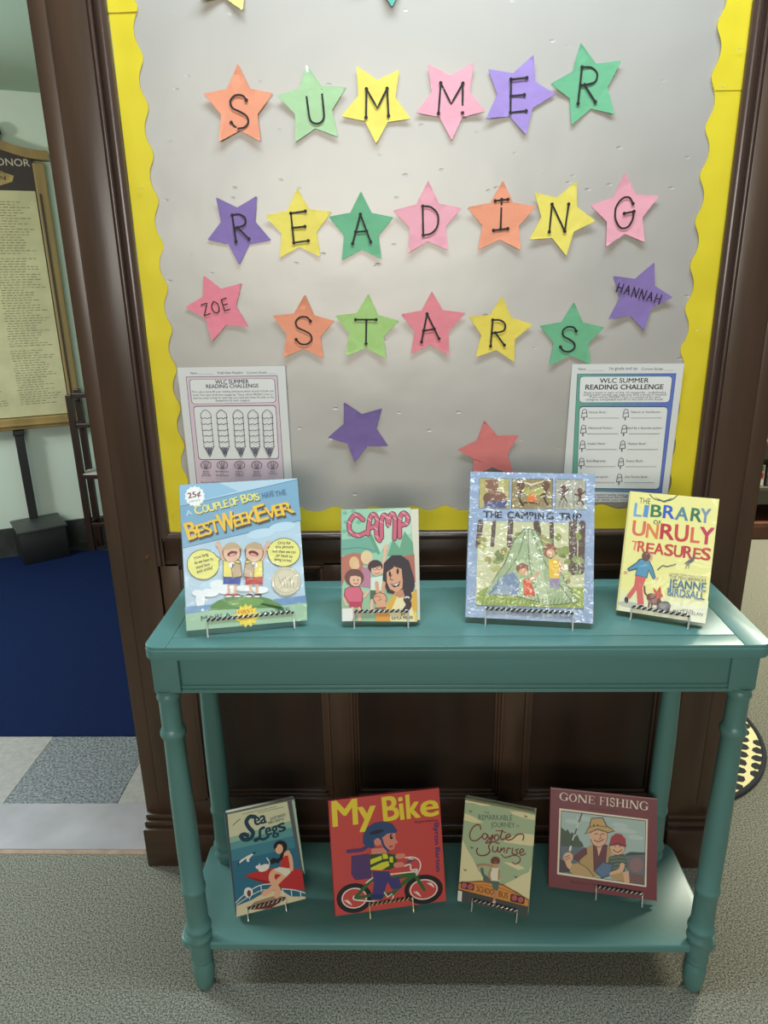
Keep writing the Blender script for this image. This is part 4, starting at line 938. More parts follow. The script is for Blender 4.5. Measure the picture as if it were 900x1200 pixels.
('P',(222,100,94),[(-47.78,65.91),(-29.37,65.41),(-33.95,47.26),(-28.21,17.91),(-38.81,15.2),(-43.36,41.17),(-52.9,23.46),(-59.16,28.0),(-48.08,48.28)]),
('E',(45,45,50),(-58.37,20.7),(3.49,0.58),(0.65,-5.92)),
('E',(45,45,50),(-32.33,11.71),(5.12,0.87),(0.44,-4.05)),
('E',(226,170,140),(-27.2,102.01),(4.68,0.63),(0.72,-6.79)),
('E',(112,72,58),(-33.76,102.51),(7.27,0.97),(0.92,-8.63)),
('S',(110,60,50),2.93,[(-21.95,32.21),(-28.62,38.0),(-30.68,49.14)],0,1),
('E',(124,66,52),(-13.03,29.12),(11.97,-5.05),(-3.39,-8.46)),
('S',(110,58,46),2.93,[(-19.94,23.41),(-19.88,14.75)],0,1),
('S',(110,58,46),2.93,[(-15.36,20.76),(-15.3,12.12)],0,1),
('S',(110,58,46),2.93,[(-5.1,24.75),(-5.05,16.15)],0,1),
('S',(110,58,46),2.93,[(-1.05,26.57),(-0.99,17.97)],0,1),
('P',(206,74,48),[(-12.06,36.11),(-16.26,49.56),(-8.98,43.42),(-4.67,55.01),(-2.06,42.26),(1.88,37.01),(-4.64,30.5)]),
('E',(96,92,92),(4.66,18.48),(11.16,4.1),(2.47,-8.9)),
('E',(124,120,118),(2.77,20.42),(6.21,1.06),(0.47,-4.44)),
('E',(60,58,58),(12.77,15.37),(2.46,0.42),(0.18,-1.77)),
('T',(60,66,66),'NEW YORK TIMES BESTSELLING AUTHOR OF',(7.98,75.51),(67.14,78.04),2.93,'n'),
('T',(60,66,66),'THE PENDERWICKS',(8.17,69.66),(67.44,71.03),5.03,'n'),
('T',(60,66,66),'ART BY',(34.46,16.44),(52.73,17.4),2.93,'n'),
('T',(60,66,66),'MATT PHELAN',(20.54,10.88),(67.75,12.11),5.45,'n'),
('T',(32,108,134),'JEANNE',(8.76,53.93),(68.26,54.86),14.25,'b'),
('T',(42,112,142),'BIRDSALL',(8.17,39.39),(67.73,40.25),12.99,'b')],
'sea':[('P',(46,112,138),[(-73.4,214.4),(73.4,214.4),(73.4,0.0),(-73.4,-0.0)]),
('P',(216,216,178),[(-69.32,214.04),(57.38,214.26),(60.44,169.0),(-69.98,163.56)]),
('P',(150,188,166),[(-69.98,163.56),(60.44,169.0),(61.36,155.2),(-70.01,152.3)]),
('P',(96,158,158),[(-70.01,152.3),(61.36,155.2),(62.45,136.44),(-69.7,137.71)]),
('P',(66,134,150),[(-69.7,137.71),(62.45,136.44),(63.57,111.54),(-69.4,114.27)]),
('P',(98,92,92),[(57.38,214.26),(67.02,214.38),(74.27,64.68),(71.65,55.51)]),
('P',(170,200,178),[(67.02,214.38),(73.4,214.4),(77.52,49.12),(73.99,62.3)]),
('P',(110,104,100),[(-73.4,214.4),(73.4,214.4),(72.22,210.88),(-69.36,211.45)]),
('P',(70,70,76),[(-73.4,214.4),(-68.63,214.14),(-69.82,154.14),(-71.76,0.45),(-73.4,-0.0)]),
('S',(90,110,110),0.94,[(-37.81,205.23),(33.34,205.4)],0,0),
('S',(90,110,110),0.94,[(-6.19,201.17),(49.05,201.03)],0,0),
('S',(90,90,90),1.64,[(-59.53,186.71),(-53.3,191.07),(-44.15,196.28)],0,1),
('S',(20,62,80),8.44,[(-13.01,193.64),(-23.39,196.75),(-31.9,187.98),(-27.7,174.41),(-20.45,162.54),(-26.81,152.0),(-39.97,152.11),(-46.48,161.15),(-38.78,163.24),(-32.66,159.03)],0,1),
('T',(20,62,80),'e',(-14.73,175.7),(-3.12,176.6),25.31,'b'),
('T',(20,62,80),'a',(-2.18,176.4),(9.49,176.82),25.31,'b'),
('S',(20,62,80),5.62,[(2.67,167.86),(-5.39,164.78),(-8.01,149.71),(-15.97,144.78),(-19.3,146.97),(-9.67,147.68),(-0.5,143.7),(9.56,147.0)],0,1),
('T',(20,62,80),'e',(5.43,149.13),(17.68,149.8),24.37,'b'),
('T',(20,62,80),'g',(18.64,149.59),(31.98,150.05),24.37,'b'),
('T',(20,62,80),'s',(33.97,150.11),(48.68,152.28),26.25,'b'),
('T',(70,100,100),'JULES BAKES',(17.66,179.97),(50.61,181.93),5.62,'b'),
('T',(70,100,100),'NIKI SMITH',(12.88,172.22),(46.12,173.5),5.62,'b'),
('P',(236,236,226),[(-60.97,102.87),(-52.34,112.49),(-36.59,118.14),(-18.47,121.94),(-29.96,114.2),(-35.17,109.52),(-34.53,104.64),(-39.78,105.91),(-40.63,113.2),(-51.7,107.63)]),
('P',(30,50,60),[(-26.78,121.75),(-17.28,121.9),(-25.37,117.38)]),
('P',(30,50,60),[(-61.02,102.41),(-55.96,111.01),(-55.1,106.11)]),
('P',(196,52,54),[(-48.3,78.62),(-24.03,81.93),(9.4,80.76),(72.12,63.74),(73.75,17.74),(23.82,35.77),(-34.95,68.17)]),
('P',(150,36,44),[(-48.3,78.62),(-34.51,72.29),(-7.54,58.75),(24.41,40.9),(23.71,34.84),(-34.95,68.17)]),
('E',(240,238,228),(-6.52,85.18),(11.63,2.39),(2.26,-7.05)),
('E',(240,238,228),(-17.29,89.27),(6.03,-1.49),(-0.46,-4.16)),
('P',(240,238,228),[(-16.73,94.37),(-14.03,97.28),(-12.35,90.91)]),
('S',(240,238,228),2.11,[(2.73,86.0),(6.47,93.48),(1.86,104.2)],0,1),
('P',(228,214,174),[(-71.14,21.46),(-39.53,25.98),(-10.23,34.54),(23.34,31.57),(43.35,12.26),(73.2,4.69),(73.4,0.0),(-73.18,-0.06)]),
('P',(170,140,110),[(-50.75,8.12),(-33.08,20.7),(7.68,22.6),(31.28,15.04),(-2.33,-1.95)]),
('P',(118,44,46),[(-45.05,7.22),(-21.89,15.28),(13.83,12.59),(25.56,8.19),(-2.2,-0.8)]),
('E',(238,232,216),(-43.78,8.25),(2.49,-0.69),(-0.19,-1.8)),
('E',(238,232,216),(-37.67,8.64),(2.5,-0.7),(-0.2,-1.81)),
('E',(238,232,216),(-31.53,9.03),(2.51,-0.7),(-0.2,-1.81)),
('E',(238,232,216),(-25.37,9.43),(2.53,-0.71),(-0.2,-1.83)),
('E',(238,232,216),(-19.17,9.82),(2.54,-0.7),(-0.2,-1.83)),
('E',(238,232,216),(-12.94,10.22),(2.55,-0.71),(-0.21,-1.83)),
('E',(238,232,216),(-6.68,10.61),(2.56,-0.7),(-0.21,-1.83)),
('E',(238,232,216),(-0.39,11.01),(2.57,-0.7),(-0.21,-1.84)),
('E',(238,232,216),(5.93,11.42),(2.59,-0.71),(-0.21,-1.85)),
('S',(232,234,226),2.11,[(-71.05,28.82),(-50.61,41.82),(-20.27,51.39),(5.78,48.63)],0,1),
('S',(232,234,226),1.64,[(-70.64,24.09),(-48.08,32.98),(-19.11,40.45),(-4.94,39.06)],0,1),
('S',(232,234,226),2.11,[(25.99,33.27),(52.22,23.93),(73.59,12.16)],0,1),
('S',(232,234,226),1.87,[(-42.1,45.39),(-42.45,29.11)],0,0),
('S',(232,234,226),1.87,[(-16.68,51.63),(-16.69,38.63)],0,0),
('S',(232,234,226),1.87,[(27.19,32.96),(27.01,18.59)],0,0),
('S',(232,234,226),1.87,[(45.0,26.32),(44.89,12.57)],0,0),
('S',(232,234,226),1.87,[(63.62,17.99),(63.88,7.45)],0,0),
('E',(238,236,226),(-43.72,43.25),(9.08,-2.43),(-1.13,-10.45)),
('E',(110,70,56),(-42.59,40.84),(4.09,-1.1),(-0.73,-6.82)),
('S',(238,184,146),12.19,[(37.03,64.7),(15.82,72.91),(6.83,62.23),(12.54,44.0),(17.13,30.82),(13.71,22.17)],0,1),
('S',(200,140,110),1.41,[(26.02,54.93),(9.91,42.3)],0,1),
('S',(238,184,146),11.25,[(38.2,61.98),(20.72,51.47),(2.08,37.2),(-11.65,32.55)],0,1),
('P',(236,230,206),[(13.72,75.84),(25.18,79.75),(51.3,69.4),(46.51,60.62),(36.1,56.7),(27.37,66.64)]),
('S',(238,184,146),8.44,[(46.77,105.65),(51.19,89.93),(50.4,68.16)],0,1),
('P',(238,184,146),[(36.79,105.56),(49.76,109.84),(49.42,85.47),(35.42,93.72)]),
('P',(208,52,48),[(30.07,90.16),(39.09,99.66),(46.48,98.88),(47.98,73.15),(27.52,78.69)]),
('S',(30,26,34),7.03,[(35.85,108.21),(29.41,95.17),(10.72,92.45)],0,1),
('E',(30,26,34),(32.58,120.66),(14.05,-3.24),(-1.47,-12.79)),
('E',(238,184,146),(29.44,117.01),(8.2,-1.91),(-1.19,-10.41)),
('S',(30,26,34),4.69,[(21.32,121.32),(29.59,129.13),(43.56,121.06)],0,1),
('S',(30,26,34),4.22,[(8.62,95.36),(16.26,98.33),(23.81,89.26)],0,1)],
'bike':[('P',(206,78,74),[(-118.25,238.8),(118.25,238.8),(118.25,0.0),(-118.25,-0.0)]),
('T',(240,216,62),'M',(-111.54,184.43),(-60.93,183.92),51.94,'b'),
('T',(240,216,62),'y',(-57.25,184.05),(-22.44,183.78),50.73,'b'),
('T',(240,216,62),'B',(-4.15,182.63),(27.72,183.34),50.12,'b'),
('T',(240,216,62),'i',(31.94,182.2),(38.7,182.53),49.52,'b'),
('T',(240,216,62),'k',(46.03,182.19),(73.02,182.34),49.52,'b'),
('T',(240,216,62),'e',(76.06,181.95),(113.5,181.96),48.31,'b'),
('S',(38,36,38),9.66,[(-44.59,33.09),(-45.83,23.1),(-51.79,14.44),(-61.53,8.43),(-73.59,5.97),(-86.12,7.43),(-97.24,12.59),(-105.26,20.66),(-108.96,30.44),(-107.76,40.42),(-101.85,49.1),(-92.1,55.15),(-80.02,57.64),(-67.43,56.18),(-56.28,51.0),(-48.26,42.89)],1,1),
('S',(238,230,220),2.42,[(-51.68,32.79),(-52.65,25.0),(-57.28,18.25),(-64.89,13.56),(-74.29,11.64),(-84.08,12.78),(-92.75,16.8),(-99.01,23.1),(-101.89,30.73),(-100.95,38.52),(-96.33,45.29),(-88.73,50.0),(-79.31,51.94),(-69.5,50.8),(-60.8,46.76),(-54.54,40.44)],1,1),
('S',(238,230,220),2.11,[(-96.83,29.67),(-91.08,24.23),(-92.57,30.29),(-87.01,21.36)],0,0),
('S',(238,230,220),2.11,[(-93.35,26.87),(-87.61,21.44),(-89.1,27.49),(-83.54,18.57)],0,0),
('S',(38,36,38),9.66,[(107.82,30.46),(105.78,20.52),(98.47,12.08),(87.01,6.4),(73.15,4.34),(58.99,6.22),(46.67,11.75),(38.06,20.08),(34.47,29.97),(36.46,39.91),(43.73,48.38),(55.18,54.1),(69.08,56.18),(83.3,54.3),(95.66,48.75),(104.27,40.37)],1,1),
('S',(238,230,220),2.42,[(99.74,30.41),(98.15,22.66),(92.46,16.06),(83.52,11.63),(72.71,10.03),(61.65,11.49),(52.04,15.8),(45.33,22.31),(42.53,30.02),(44.08,37.77),(49.76,44.38),(58.69,48.84),(69.53,50.46),(80.62,48.99),(90.25,44.66),(96.97,38.14)],1,1),
('S',(238,230,220),2.11,[(50.97,28.12),(56.68,22.67),(55.25,28.74),(60.74,19.79)],0,0),
('S',(238,230,220),2.11,[(53.83,25.39),(59.54,19.95),(58.11,26.02),(63.6,17.07)],0,0),
('S',(238,230,220),2.11,[(80.73,42.52),(86.44,37.07),(85.02,43.15),(90.51,34.18)],0,0),
('S',(238,230,220),2.11,[(83.66,40.96),(89.38,35.51),(87.96,41.59),(93.44,32.62)],0,0),
('S',(58,104,54),7.25,[(-75.9,31.64),(-36.11,67.09)],0,0),
('S',(58,104,54),6.04,[(-74.43,30.87),(-39.53,33.68)],0,0),
('S',(58,104,54),9.06,[(-34.78,63.97),(4.52,61.83),(53.36,65.86)],0,0),
('S',(58,104,54),8.45,[(56.38,65.47),(31.17,51.01),(2.59,29.68),(-39.61,32.22)],0,0),
('S',(58,104,54),7.25,[(51.95,67.52),(72.29,29.47)],0,0),
('S',(238,230,220),2.72,[(-5.23,71.36),(56.66,69.87)],0,0),
('S',(238,230,220),2.72,[(-50.14,60.06),(-34.47,69.24)],0,0),
('S',(88,62,112),7.85,[(-84.27,129.59),(-70.59,129.61),(-54.78,129.36),(-44.11,135.13)],0,1),
('P',(88,62,112),[(-77.83,119.25),(-39.21,119.62),(-36.78,81.95),(-39.09,68.06),(-72.4,68.24),(-80.49,81.09)]),
('P',(72,64,124),[(-36.11,83.04),(-0.03,77.19),(4.52,61.83),(19.83,63.99),(24.41,39.8),(3.19,39.6),(-4.89,56.56),(-10.23,43.11),(-15.94,23.28),(-40.57,25.89),(-33.61,57.92)]),
('S',(238,230,220),2.72,[(-77.14,36.5),(-74.59,27.95),(-19.31,17.26),(1.93,18.61),(5.39,25.8)],0,1),
('S',(238,230,220),2.72,[(-12.82,35.21),(-6.76,25.02),(2.59,29.68)],0,0),
('P',(36,60,112),[(-41.85,35.45),(-15.53,30.27),(-19.08,21.34),(-42.44,24.96)]),
('P',(50,86,48),[(-38.43,117.14),(-4.36,116.91),(18.93,109.15),(16.89,85.67),(0.18,80.72),(-40.26,84.76)]),
('P',(222,216,64),[(-38.4,107.04),(-14.38,112.25),(-13.65,103.84),(-39.0,96.44)]),
('P',(222,216,64),[(-38.76,89.89),(-15.2,98.11),(-0.54,99.19),(1.31,89.46),(-15.52,82.16),(-38.99,85.78)]),
('P',(222,216,64),[(-12.39,114.97),(-2.65,114.9),(-0.23,104.49),(-11.17,104.71)]),
('P',(222,216,64),[(2.4,107.71),(9.68,107.37),(9.51,94.33),(2.34,96.44)]),
('S',(226,142,122),10.87,[(19.99,106.63),(30.94,106.41)],0,1),
('S',(226,142,122),10.87,[(15.26,88.84),(26.8,88.54)],0,1),
('S',(70,84,120),4.23,[(39.75,91.31),(52.11,94.17)],0,1),
('S',(238,230,220),2.72,[(36.13,101.58),(52.52,100.65),(65.41,92.45),(66.88,77.43),(57.7,62.34)],0,1),
('S',(238,230,220),3.02,[(33.26,84.74),(45.51,86.12),(46.62,74.72),(59.37,74.25),(56.47,66.93)],0,1),
('S',(238,230,220),2.42,[(43.32,99.76),(52.26,96.53)],0,1),
('P',(226,142,122),[(-34.68,129.75),(-3.09,128.06),(-3.22,115.57),(-35.35,117.93)]),
('P',(226,142,122),[(-13.16,148.75),(1.17,158.86),(18.09,155.79),(17.68,143.88),(22.96,135.44),(16.69,132.66),(13.06,123.0),(-0.49,120.58),(-12.6,132.26)]),
('E',(226,142,122),(-20.56,142.23),(9.08,-1.16),(-0.47,-8.28)),
('P',(52,78,120),[(-52.18,143.32),(-50.67,159.55),(-40.67,174.72),(-24.97,182.3),(-3.55,182.55),(12.85,175.34),(21.79,161.3),(19.91,155.55),(1.05,156.78),(-10.39,149.29),(-13.12,144.26),(-20.08,150.53),(-28.25,146.21),(-27.29,131.18),(-37.09,130.06),(-45.89,135.96)]),
('S',(52,78,120),4.83,[(-12.34,147.15),(-8.06,131.68),(0.72,120.42)],0,1),
('E',(40,48,60),(-21.51,162.68),(15.51,1.77),(0.79,-4.17)),
('E',(38,36,38),(9.14,149.16),(3.33,-0.43),(-0.34,-5.63)),
('E',(240,236,230),(10.42,150.19),(0.91,-0.11),(-0.1,-1.78)),
('S',(160,40,50),2.72,[(4.23,128.31),(9.79,129.38)],0,1),
('T',(74,62,116),'Byron',(102.57,165.32),(101.43,120.56),10.27,'b'),
('T',(74,62,116),'Barton',(101.6,113.97),(100.71,64.17),10.27,'b'),
('T',(110,50,80),'illustrated',(60.63,170.71),(101.06,170.32),4.83,'b'),
('T',(110,50,80),'by',(104.02,168.74),(112.01,168.91),4.83,'b')],
'coy':[('P',(168,188,148),[(-73.7,218.0),(73.7,218.0),(73.7,0.0),(-73.7,-0.0)]),
('P',(230,220,170),[(-73.7,218.0),(-18.16,217.74),(-20.68,210.98),(-40.26,208.35),(-55.75,210.05),(-73.49,208.82)]),
('P',(230,220,170),[(21.08,208.3),(46.51,211.13),(73.54,209.41),(73.42,200.1),(49.69,199.92),(30.06,202.57)]),
('P',(230,220,170),[(-72.96,185.94),(-53.57,182.03),(-32.03,173.6),(-50.04,169.57),(-73.29,170.6)]),
('P',(230,220,170),[(12.18,142.68),(33.05,159.27),(51.83,167.97),(74.65,170.15),(74.73,146.91),(43.81,143.85)]),
('P',(230,220,170),[(-73.66,129.98),(-60.73,110.02),(-47.14,92.94),(-34.3,70.96),(-6.33,57.64),(-5.26,43.24),(-72.69,34.96)]),
('P',(230,220,170),[(43.86,72.53),(57.44,84.28),(68.84,91.66),(73.99,107.21),(73.87,33.17),(50.42,46.64),(18.54,53.64)]),
('P',(230,220,170),[(15.12,101.57),(46.55,103.58),(61.35,97.2),(47.36,91.67),(27.65,97.0)]),
('P',(120,118,84),[(-73.7,218.0),(-66.71,218.24),(70.12,218.06),(73.7,218.0),(73.52,213.32),(-73.59,213.41)]),
('T',(56,92,80),'THE',(-32.57,194.13),(-20.96,194.32),3.87,'n'),
('T',(56,92,80),'REMARKABLE',(-42.01,177.94),(27.98,190.29),10.63,'n'),
('T',(56,92,80),'JOURNEY',(-14.98,167.94),(34.28,176.72),10.15,'n'),
('T',(56,92,80),'OF',(36.58,178.66),(43.35,179.02),4.35,'n'),
('S',(128,58,48),2.66,[(-36.48,158.91),(-39.15,167.17),(-48.14,164.9),(-55.97,153.76),(-58.57,141.14),(-54.3,132.45),(-43.18,133.74),(-32.86,144.61)],0,1),
('S',(128,58,48),2.66,[(-21.71,146.02),(-22.31,143.71),(-23.57,141.72),(-25.31,140.37),(-27.25,139.86),(-29.1,140.26),(-30.58,141.51),(-31.46,143.44),(-31.61,145.73),(-31.0,148.05),(-29.73,150.04),(-27.99,151.39),(-26.05,151.9),(-24.21,151.49),(-22.73,150.23),(-21.85,148.31)],1,1),
('S',(128,58,48),2.66,[(-20.7,150.33),(-17.18,143.57),(-9.64,153.07),(-13.56,138.6),(-23.12,132.4),(-19.85,139.04),(-5.59,148.92)],0,1),
('S',(128,58,48),2.66,[(3.04,148.59),(2.44,146.29),(1.19,144.33),(-0.52,142.99),(-2.43,142.48),(-4.25,142.87),(-5.71,144.12),(-6.57,146.04),(-6.72,148.32),(-6.12,150.62),(-4.86,152.59),(-3.14,153.93),(-1.23,154.44),(0.59,154.03),(2.04,152.78),(2.9,150.87)],1,1),
('S',(128,58,48),2.9,[(9.02,166.26),(6.14,151.32),(9.44,146.56),(15.34,150.24)],0,1),
('S',(128,58,48),1.93,[(-4.07,162.15),(5.71,164.11),(15.69,162.65)],0,1),
('S',(128,58,48),2.66,[(17.64,152.43),(25.92,156.59),(23.65,161.05),(17.38,156.08),(19.66,148.17),(29.92,151.75),(40.07,163.14),(50.72,166.53),(53.74,161.03),(52.24,154.63)],0,1),
('S',(128,58,48),2.9,[(3.94,137.27),(-9.78,138.14),(-16.93,126.73),(-13.71,117.0),(-22.46,106.96),(-36.14,104.77),(-41.73,111.55),(-39.7,118.21)],0,1),
('S',(128,58,48),2.42,[(-7.84,128.64),(-7.86,118.74),(-0.49,119.81),(2.71,130.35),(2.92,120.54),(6.4,120.29)],0,1),
('S',(128,58,48),2.42,[(7.65,120.07),(9.66,129.84),(9.6,123.68),(15.47,131.06),(16.16,121.39)],0,1),
('S',(128,58,48),2.42,[(21.07,121.21),(22.8,131.38),(28.62,131.87)],0,1),
('S',(128,58,48),2.42,[(32.89,133.5),(32.17,122.84),(35.55,123.08)],0,1),
('S',(128,58,48),2.42,[(44.46,134.23),(39.38,130.72),(44.1,125.39),(36.23,120.3)],0,1),
('S',(128,58,48),2.42,[(47.39,126.58),(55.66,132.23),(52.03,136.32),(47.64,130.04),(51.04,122.5),(59.76,128.25)],0,1),
('S',(128,58,48),2.18,[(10.42,115.74),(19.34,111.05),(35.8,119.47),(47.94,118.44),(49.7,110.33),(41.8,102.54),(33.93,104.46)],0,1),
('S',(90,90,70),1.93,[(-54.46,118.11),(-52.22,115.58),(-49.32,117.69)],0,1),
('S',(90,90,70),1.93,[(-65.1,68.31),(-62.86,65.82),(-59.96,67.96)],0,1),
('S',(90,90,70),1.93,[(41.59,77.56),(43.68,75.14),(46.42,77.21)],0,1),
('S',(90,90,70),1.93,[(-62.95,193.44),(-60.68,190.82),(-57.75,192.89)],0,1),
('S',(90,90,70),1.93,[(52.22,205.32),(54.32,202.78),(57.08,204.78)],0,1),
('P',(150,92,44),[(-73.55,39.24),(-25.91,53.15),(18.37,56.02),(73.64,36.67),(74.0,20.4),(-74.3,23.15)]),
('P',(220,146,64),[(-72.81,36.42),(-25.69,50.25),(18.57,53.16),(72.62,34.29),(72.95,22.04),(-73.95,25.22)]),
('S',(150,92,44),0.97,[(-50.12,40.18),(-0.55,46.29),(50.74,41.93)],0,1),
('T',(146,84,34),'SCHOOL',(-35.3,28.37),(6.17,28.44),12.08,'b'),
('T',(146,84,34),'BUS',(11.09,28.16),(30.55,27.99),12.08,'b'),
('P',(66,70,66),[(-74.88,24.01),(73.45,21.69),(73.7,0.0),(-73.7,-0.0)]),
('P',(232,230,216),[(-74.18,21.69),(-65.43,21.27),(-64.96,-0.36),(-73.7,-0.0)]),
('P',(72,32,32),[(-69.66,38.65),(-69.25,40.83),(-67.91,42.16),(-65.72,42.57),(-44.6,42.4),(-42.43,41.95),(-41.08,40.61),(-40.64,38.44),(-40.6,32.03),(-41.01,29.86),(-42.34,28.48),(-44.51,27.99),(-65.5,27.37),(-67.71,27.74),(-69.09,29.04),(-69.55,31.2)]),
('E',(184,92,92),(-62.16,34.67),(6.01,1.39),(0.49,-6.08)),
('E',(184,92,92),(-48.66,34.59),(5.96,1.39),(0.47,-6.06)),
('P',(72,32,32),[(35.89,36.49),(36.34,38.61),(37.63,39.88),(39.7,40.25),(61.5,39.73),(63.51,39.26),(64.73,37.93),(65.08,35.82),(64.87,28.12),(64.42,26.02),(63.13,24.71),(61.08,24.27),(39.41,23.99),(37.35,24.38),(36.1,25.67),(35.73,27.78)]),
('E',(184,92,92),(44.16,33.17),(5.65,1.36),(0.4,-5.88)),
('E',(184,92,92),(57.11,32.46),(5.61,1.35),(0.39,-5.87)),
('S',(196,134,96),3.87,[(-6.02,87.11),(-18.56,88.29),(-30.85,85.09),(-37.68,82.09)],0,1),
('S',(84,110,98),6.28,[(-27.22,76.99),(-23.87,65.91),(-14.01,60.78)],0,1),
('S',(196,134,96),4.83,[(4.12,43.0),(3.89,25.95),(2.25,14.9)],0,1),
('E',(226,196,170),(2.8,14.07),(4.0,3.38),(1.63,-2.12)),
('P',(84,110,98),[(-23.51,61.07),(-6.75,63.41),(10.81,59.14),(9.26,39.83),(-1.11,40.56),(-4.42,51.97),(-23.0,54.31)]),
('P',(238,232,206),[(-9.23,83.46),(8.77,87.45),(11.7,60.32),(-7.3,57.42)]),
('S',(196,134,96),3.63,[(-8.11,81.74),(-11.61,68.68),(-7.48,59.82)],0,1),
('S',(196,134,96),3.63,[(8.59,83.01),(9.01,63.59)],0,1),
('E',(122,64,48),(-0.78,100.06),(9.71,2.12),(0.63,-8.7)),
('E',(206,146,110),(-0.04,93.34),(6.31,1.39),(0.38,-5.31)),
('S',(60,40,40),2.42,[(-6.11,94.96),(5.58,97.52)],0,1)],
'fish':[('P',(118,38,48),[(-111.45,208.4),(111.45,208.4),(111.45,0.0),(-111.45,0.0)]),
('P',(150,104,96),[(-111.45,208.4),(111.45,208.4),(111.41,205.58),(-111.45,205.47)]),
('T',(238,226,206),'G',(-92.13,183.67),(-72.64,182.97),16.44,'serif'),
('T',(238,226,206),'O',(-71.46,183.11),(-55.03,182.66),16.44,'serif'),
('T',(238,226,206),'N',(-53.28,182.86),(-32.88,182.88),16.44,'serif'),
('T',(238,226,206),'E',(-31.13,183.08),(-16.66,182.43),16.44,'serif'),
('T',(238,226,206),'F',(-6.85,182.41),(4.64,182.3),17.01,'serif'),
('T',(238,226,206),'I',(6.36,182.21),(12.66,182.37),17.01,'serif'),
('T',(238,226,206),'S',(14.38,182.28),(25.22,182.1),17.01,'serif'),
('T',(238,226,206),'H',(26.93,182.3),(45.09,182.13),17.01,'serif'),
('T',(238,226,206),'I',(46.79,182.04),(53.0,181.91),17.01,'serif'),
('T',(238,226,206),'N',(54.69,182.1),(73.8,181.49),17.01,'serif'),
('T',(238,226,206),'G',(75.48,181.69),(93.89,181.02),17.57,'serif'),
('T',(66,22,28),'Earlene Long',(-27.71,170.23),(29.68,170.66),5.67,'b'),
('T',(66,22,28),'Illustrated by Richard Brown',(-64.88,13.99),(54.16,13.5),5.67,'b'),
('P',(238,226,200),[(-91.56,166.28),(92.85,163.44),(90.35,25.06),(-93.78,28.21)]),
('P',(60,54,54),[(-87.72,162.08),(89.19,160.19),(87.07,28.19),(-89.95,32.45)]),
('P',(172,196,188),[(-86.54,160.48),(88.06,158.65),(85.98,29.42),(-88.49,33.8)]),
('E',(192,208,200),(-39.41,149.88),(17.21,-0.34),(-0.75,-5.21)),
('E',(192,208,200),(46.34,134.66),(25.02,-0.43),(-0.75,-5.13)),
('E',(192,208,200),(68.69,123.36),(16.57,-0.25),(-0.75,-5.1)),
('E',(192,208,200),(-62.77,141.32),(17.34,-0.31),(-0.75,-5.23)),
('E',(192,208,200),(35.13,144.61),(16.78,-0.32),(-0.75,-5.15)),
('P',(66,86,64),[(-86.89,126.27),(-83.35,124.39),(-77.48,119.92),(-73.07,124.21),(-67.23,114.86),(-63.42,119.65),(-57.02,110.39),(-52.64,115.24),(-46.86,103.08),(-42.52,100.77),(-38.5,91.57),(-87.54,83.52)]),
('P',(92,110,122),[(-87.53,87.55),(-30.99,90.83),(-31.26,34.0),(-88.49,33.8)]),
('P',(56,70,66),[(47.58,86.93),(57.18,92.4),(87.31,94.94),(87.24,89.35),(47.53,81.31)]),
('P',(100,112,118),[(47.55,83.56),(87.26,90.75),(85.98,29.42),(53.76,30.42)]),
('E',(146,112,112),(70.33,67.56),(14.46,1.96),(-0.17,-15.07)),
('P',(120,86,88),[(53.97,51.38),(84.53,47.24),(85.98,29.42),(55.16,30.34)]),
('P',(70,60,60),[(-88.45,60.43),(-64.48,52.2),(-60.17,35.69),(-88.49,33.8)]),
('S',(50,50,52),2.55,[(-43.44,160.91),(-64.07,96.88)],0,0),
('S',(220,220,210),2.55,[(-50.51,139.92),(-54.04,129.14)],0,0),
('S',(220,220,210),2.55,[(-58.76,113.62),(-62.3,102.84)],0,0),
('E',(230,225,215),(-66.73,84.78),(2.59,-0.11),(-1.13,-6.35)),
('P',(190,156,98),[(-46.98,71.64),(-39.69,85.43),(-19.42,99.15),(12.08,102.06),(19.02,80.35),(14.5,45.95),(-16.93,31.75),(-44.21,40.72)]),
('P',(60,50,46),[(-19.42,99.15),(-12.34,81.88),(-8.11,71.11),(0.54,83.57),(9.22,101.69)]),
('P',(104,48,58),[(-20.0,97.94),(-10.84,93.44),(10.65,101.31),(7.52,61.89),(-17.43,44.39)]),
('P',(232,184,146),[(-12.24,98.94),(0.66,100.59),(-7.51,75.43)]),
('P',(104,48,58),[(-65.32,65.79),(-39.68,87.43),(-32.44,90.64),(-31.05,78.01),(-50.8,59.16)]),
('E',(232,184,146),(-71.16,66.16),(10.51,1.39),(-0.02,-10.3)),
('S',(232,184,146),12.47,[(-73.21,62.46),(-67.4,48.95),(-60.13,47.08)],0,1),
('S',(110,70,60),1.42,[(-79.06,64.54),(-68.81,70.19)],0,1),
('S',(110,70,60),1.42,[(-77.6,59.58),(-67.36,65.52)],0,1),
('P',(198,164,110),[(-67.73,37.5),(-63.03,52.39),(-48.49,57.77),(-31.19,49.59),(-12.64,30.93),(-58.72,32.47)]),
('S',(110,86,60),1.7,[(-48.49,56.63),(-31.19,48.74),(-16.92,33.16)],0,1),
('E',(80,60,50),(-7.26,116.64),(18.32,2.3),(-0.13,-22.19)),
('E',(232,184,146),(-7.26,116.64),(17.18,2.15),(-0.13,-21.06)),
('E',(232,184,146),(-24.52,115.61),(2.88,0.36),(-0.03,-5.71)),
('P',(96,76,50),[(-37.81,117.38),(-27.88,136.35),(-24.33,152.83),(0.46,157.5),(9.5,140.91),(25.95,131.57),(12.25,125.9),(-10.62,129.9)]),
('P',(204,168,102),[(-35.49,119.39),(-26.15,135.42),(-22.89,151.28),(-1.27,155.58),(7.21,139.5),(23.11,131.79),(12.27,128.17),(-10.6,132.75)]),
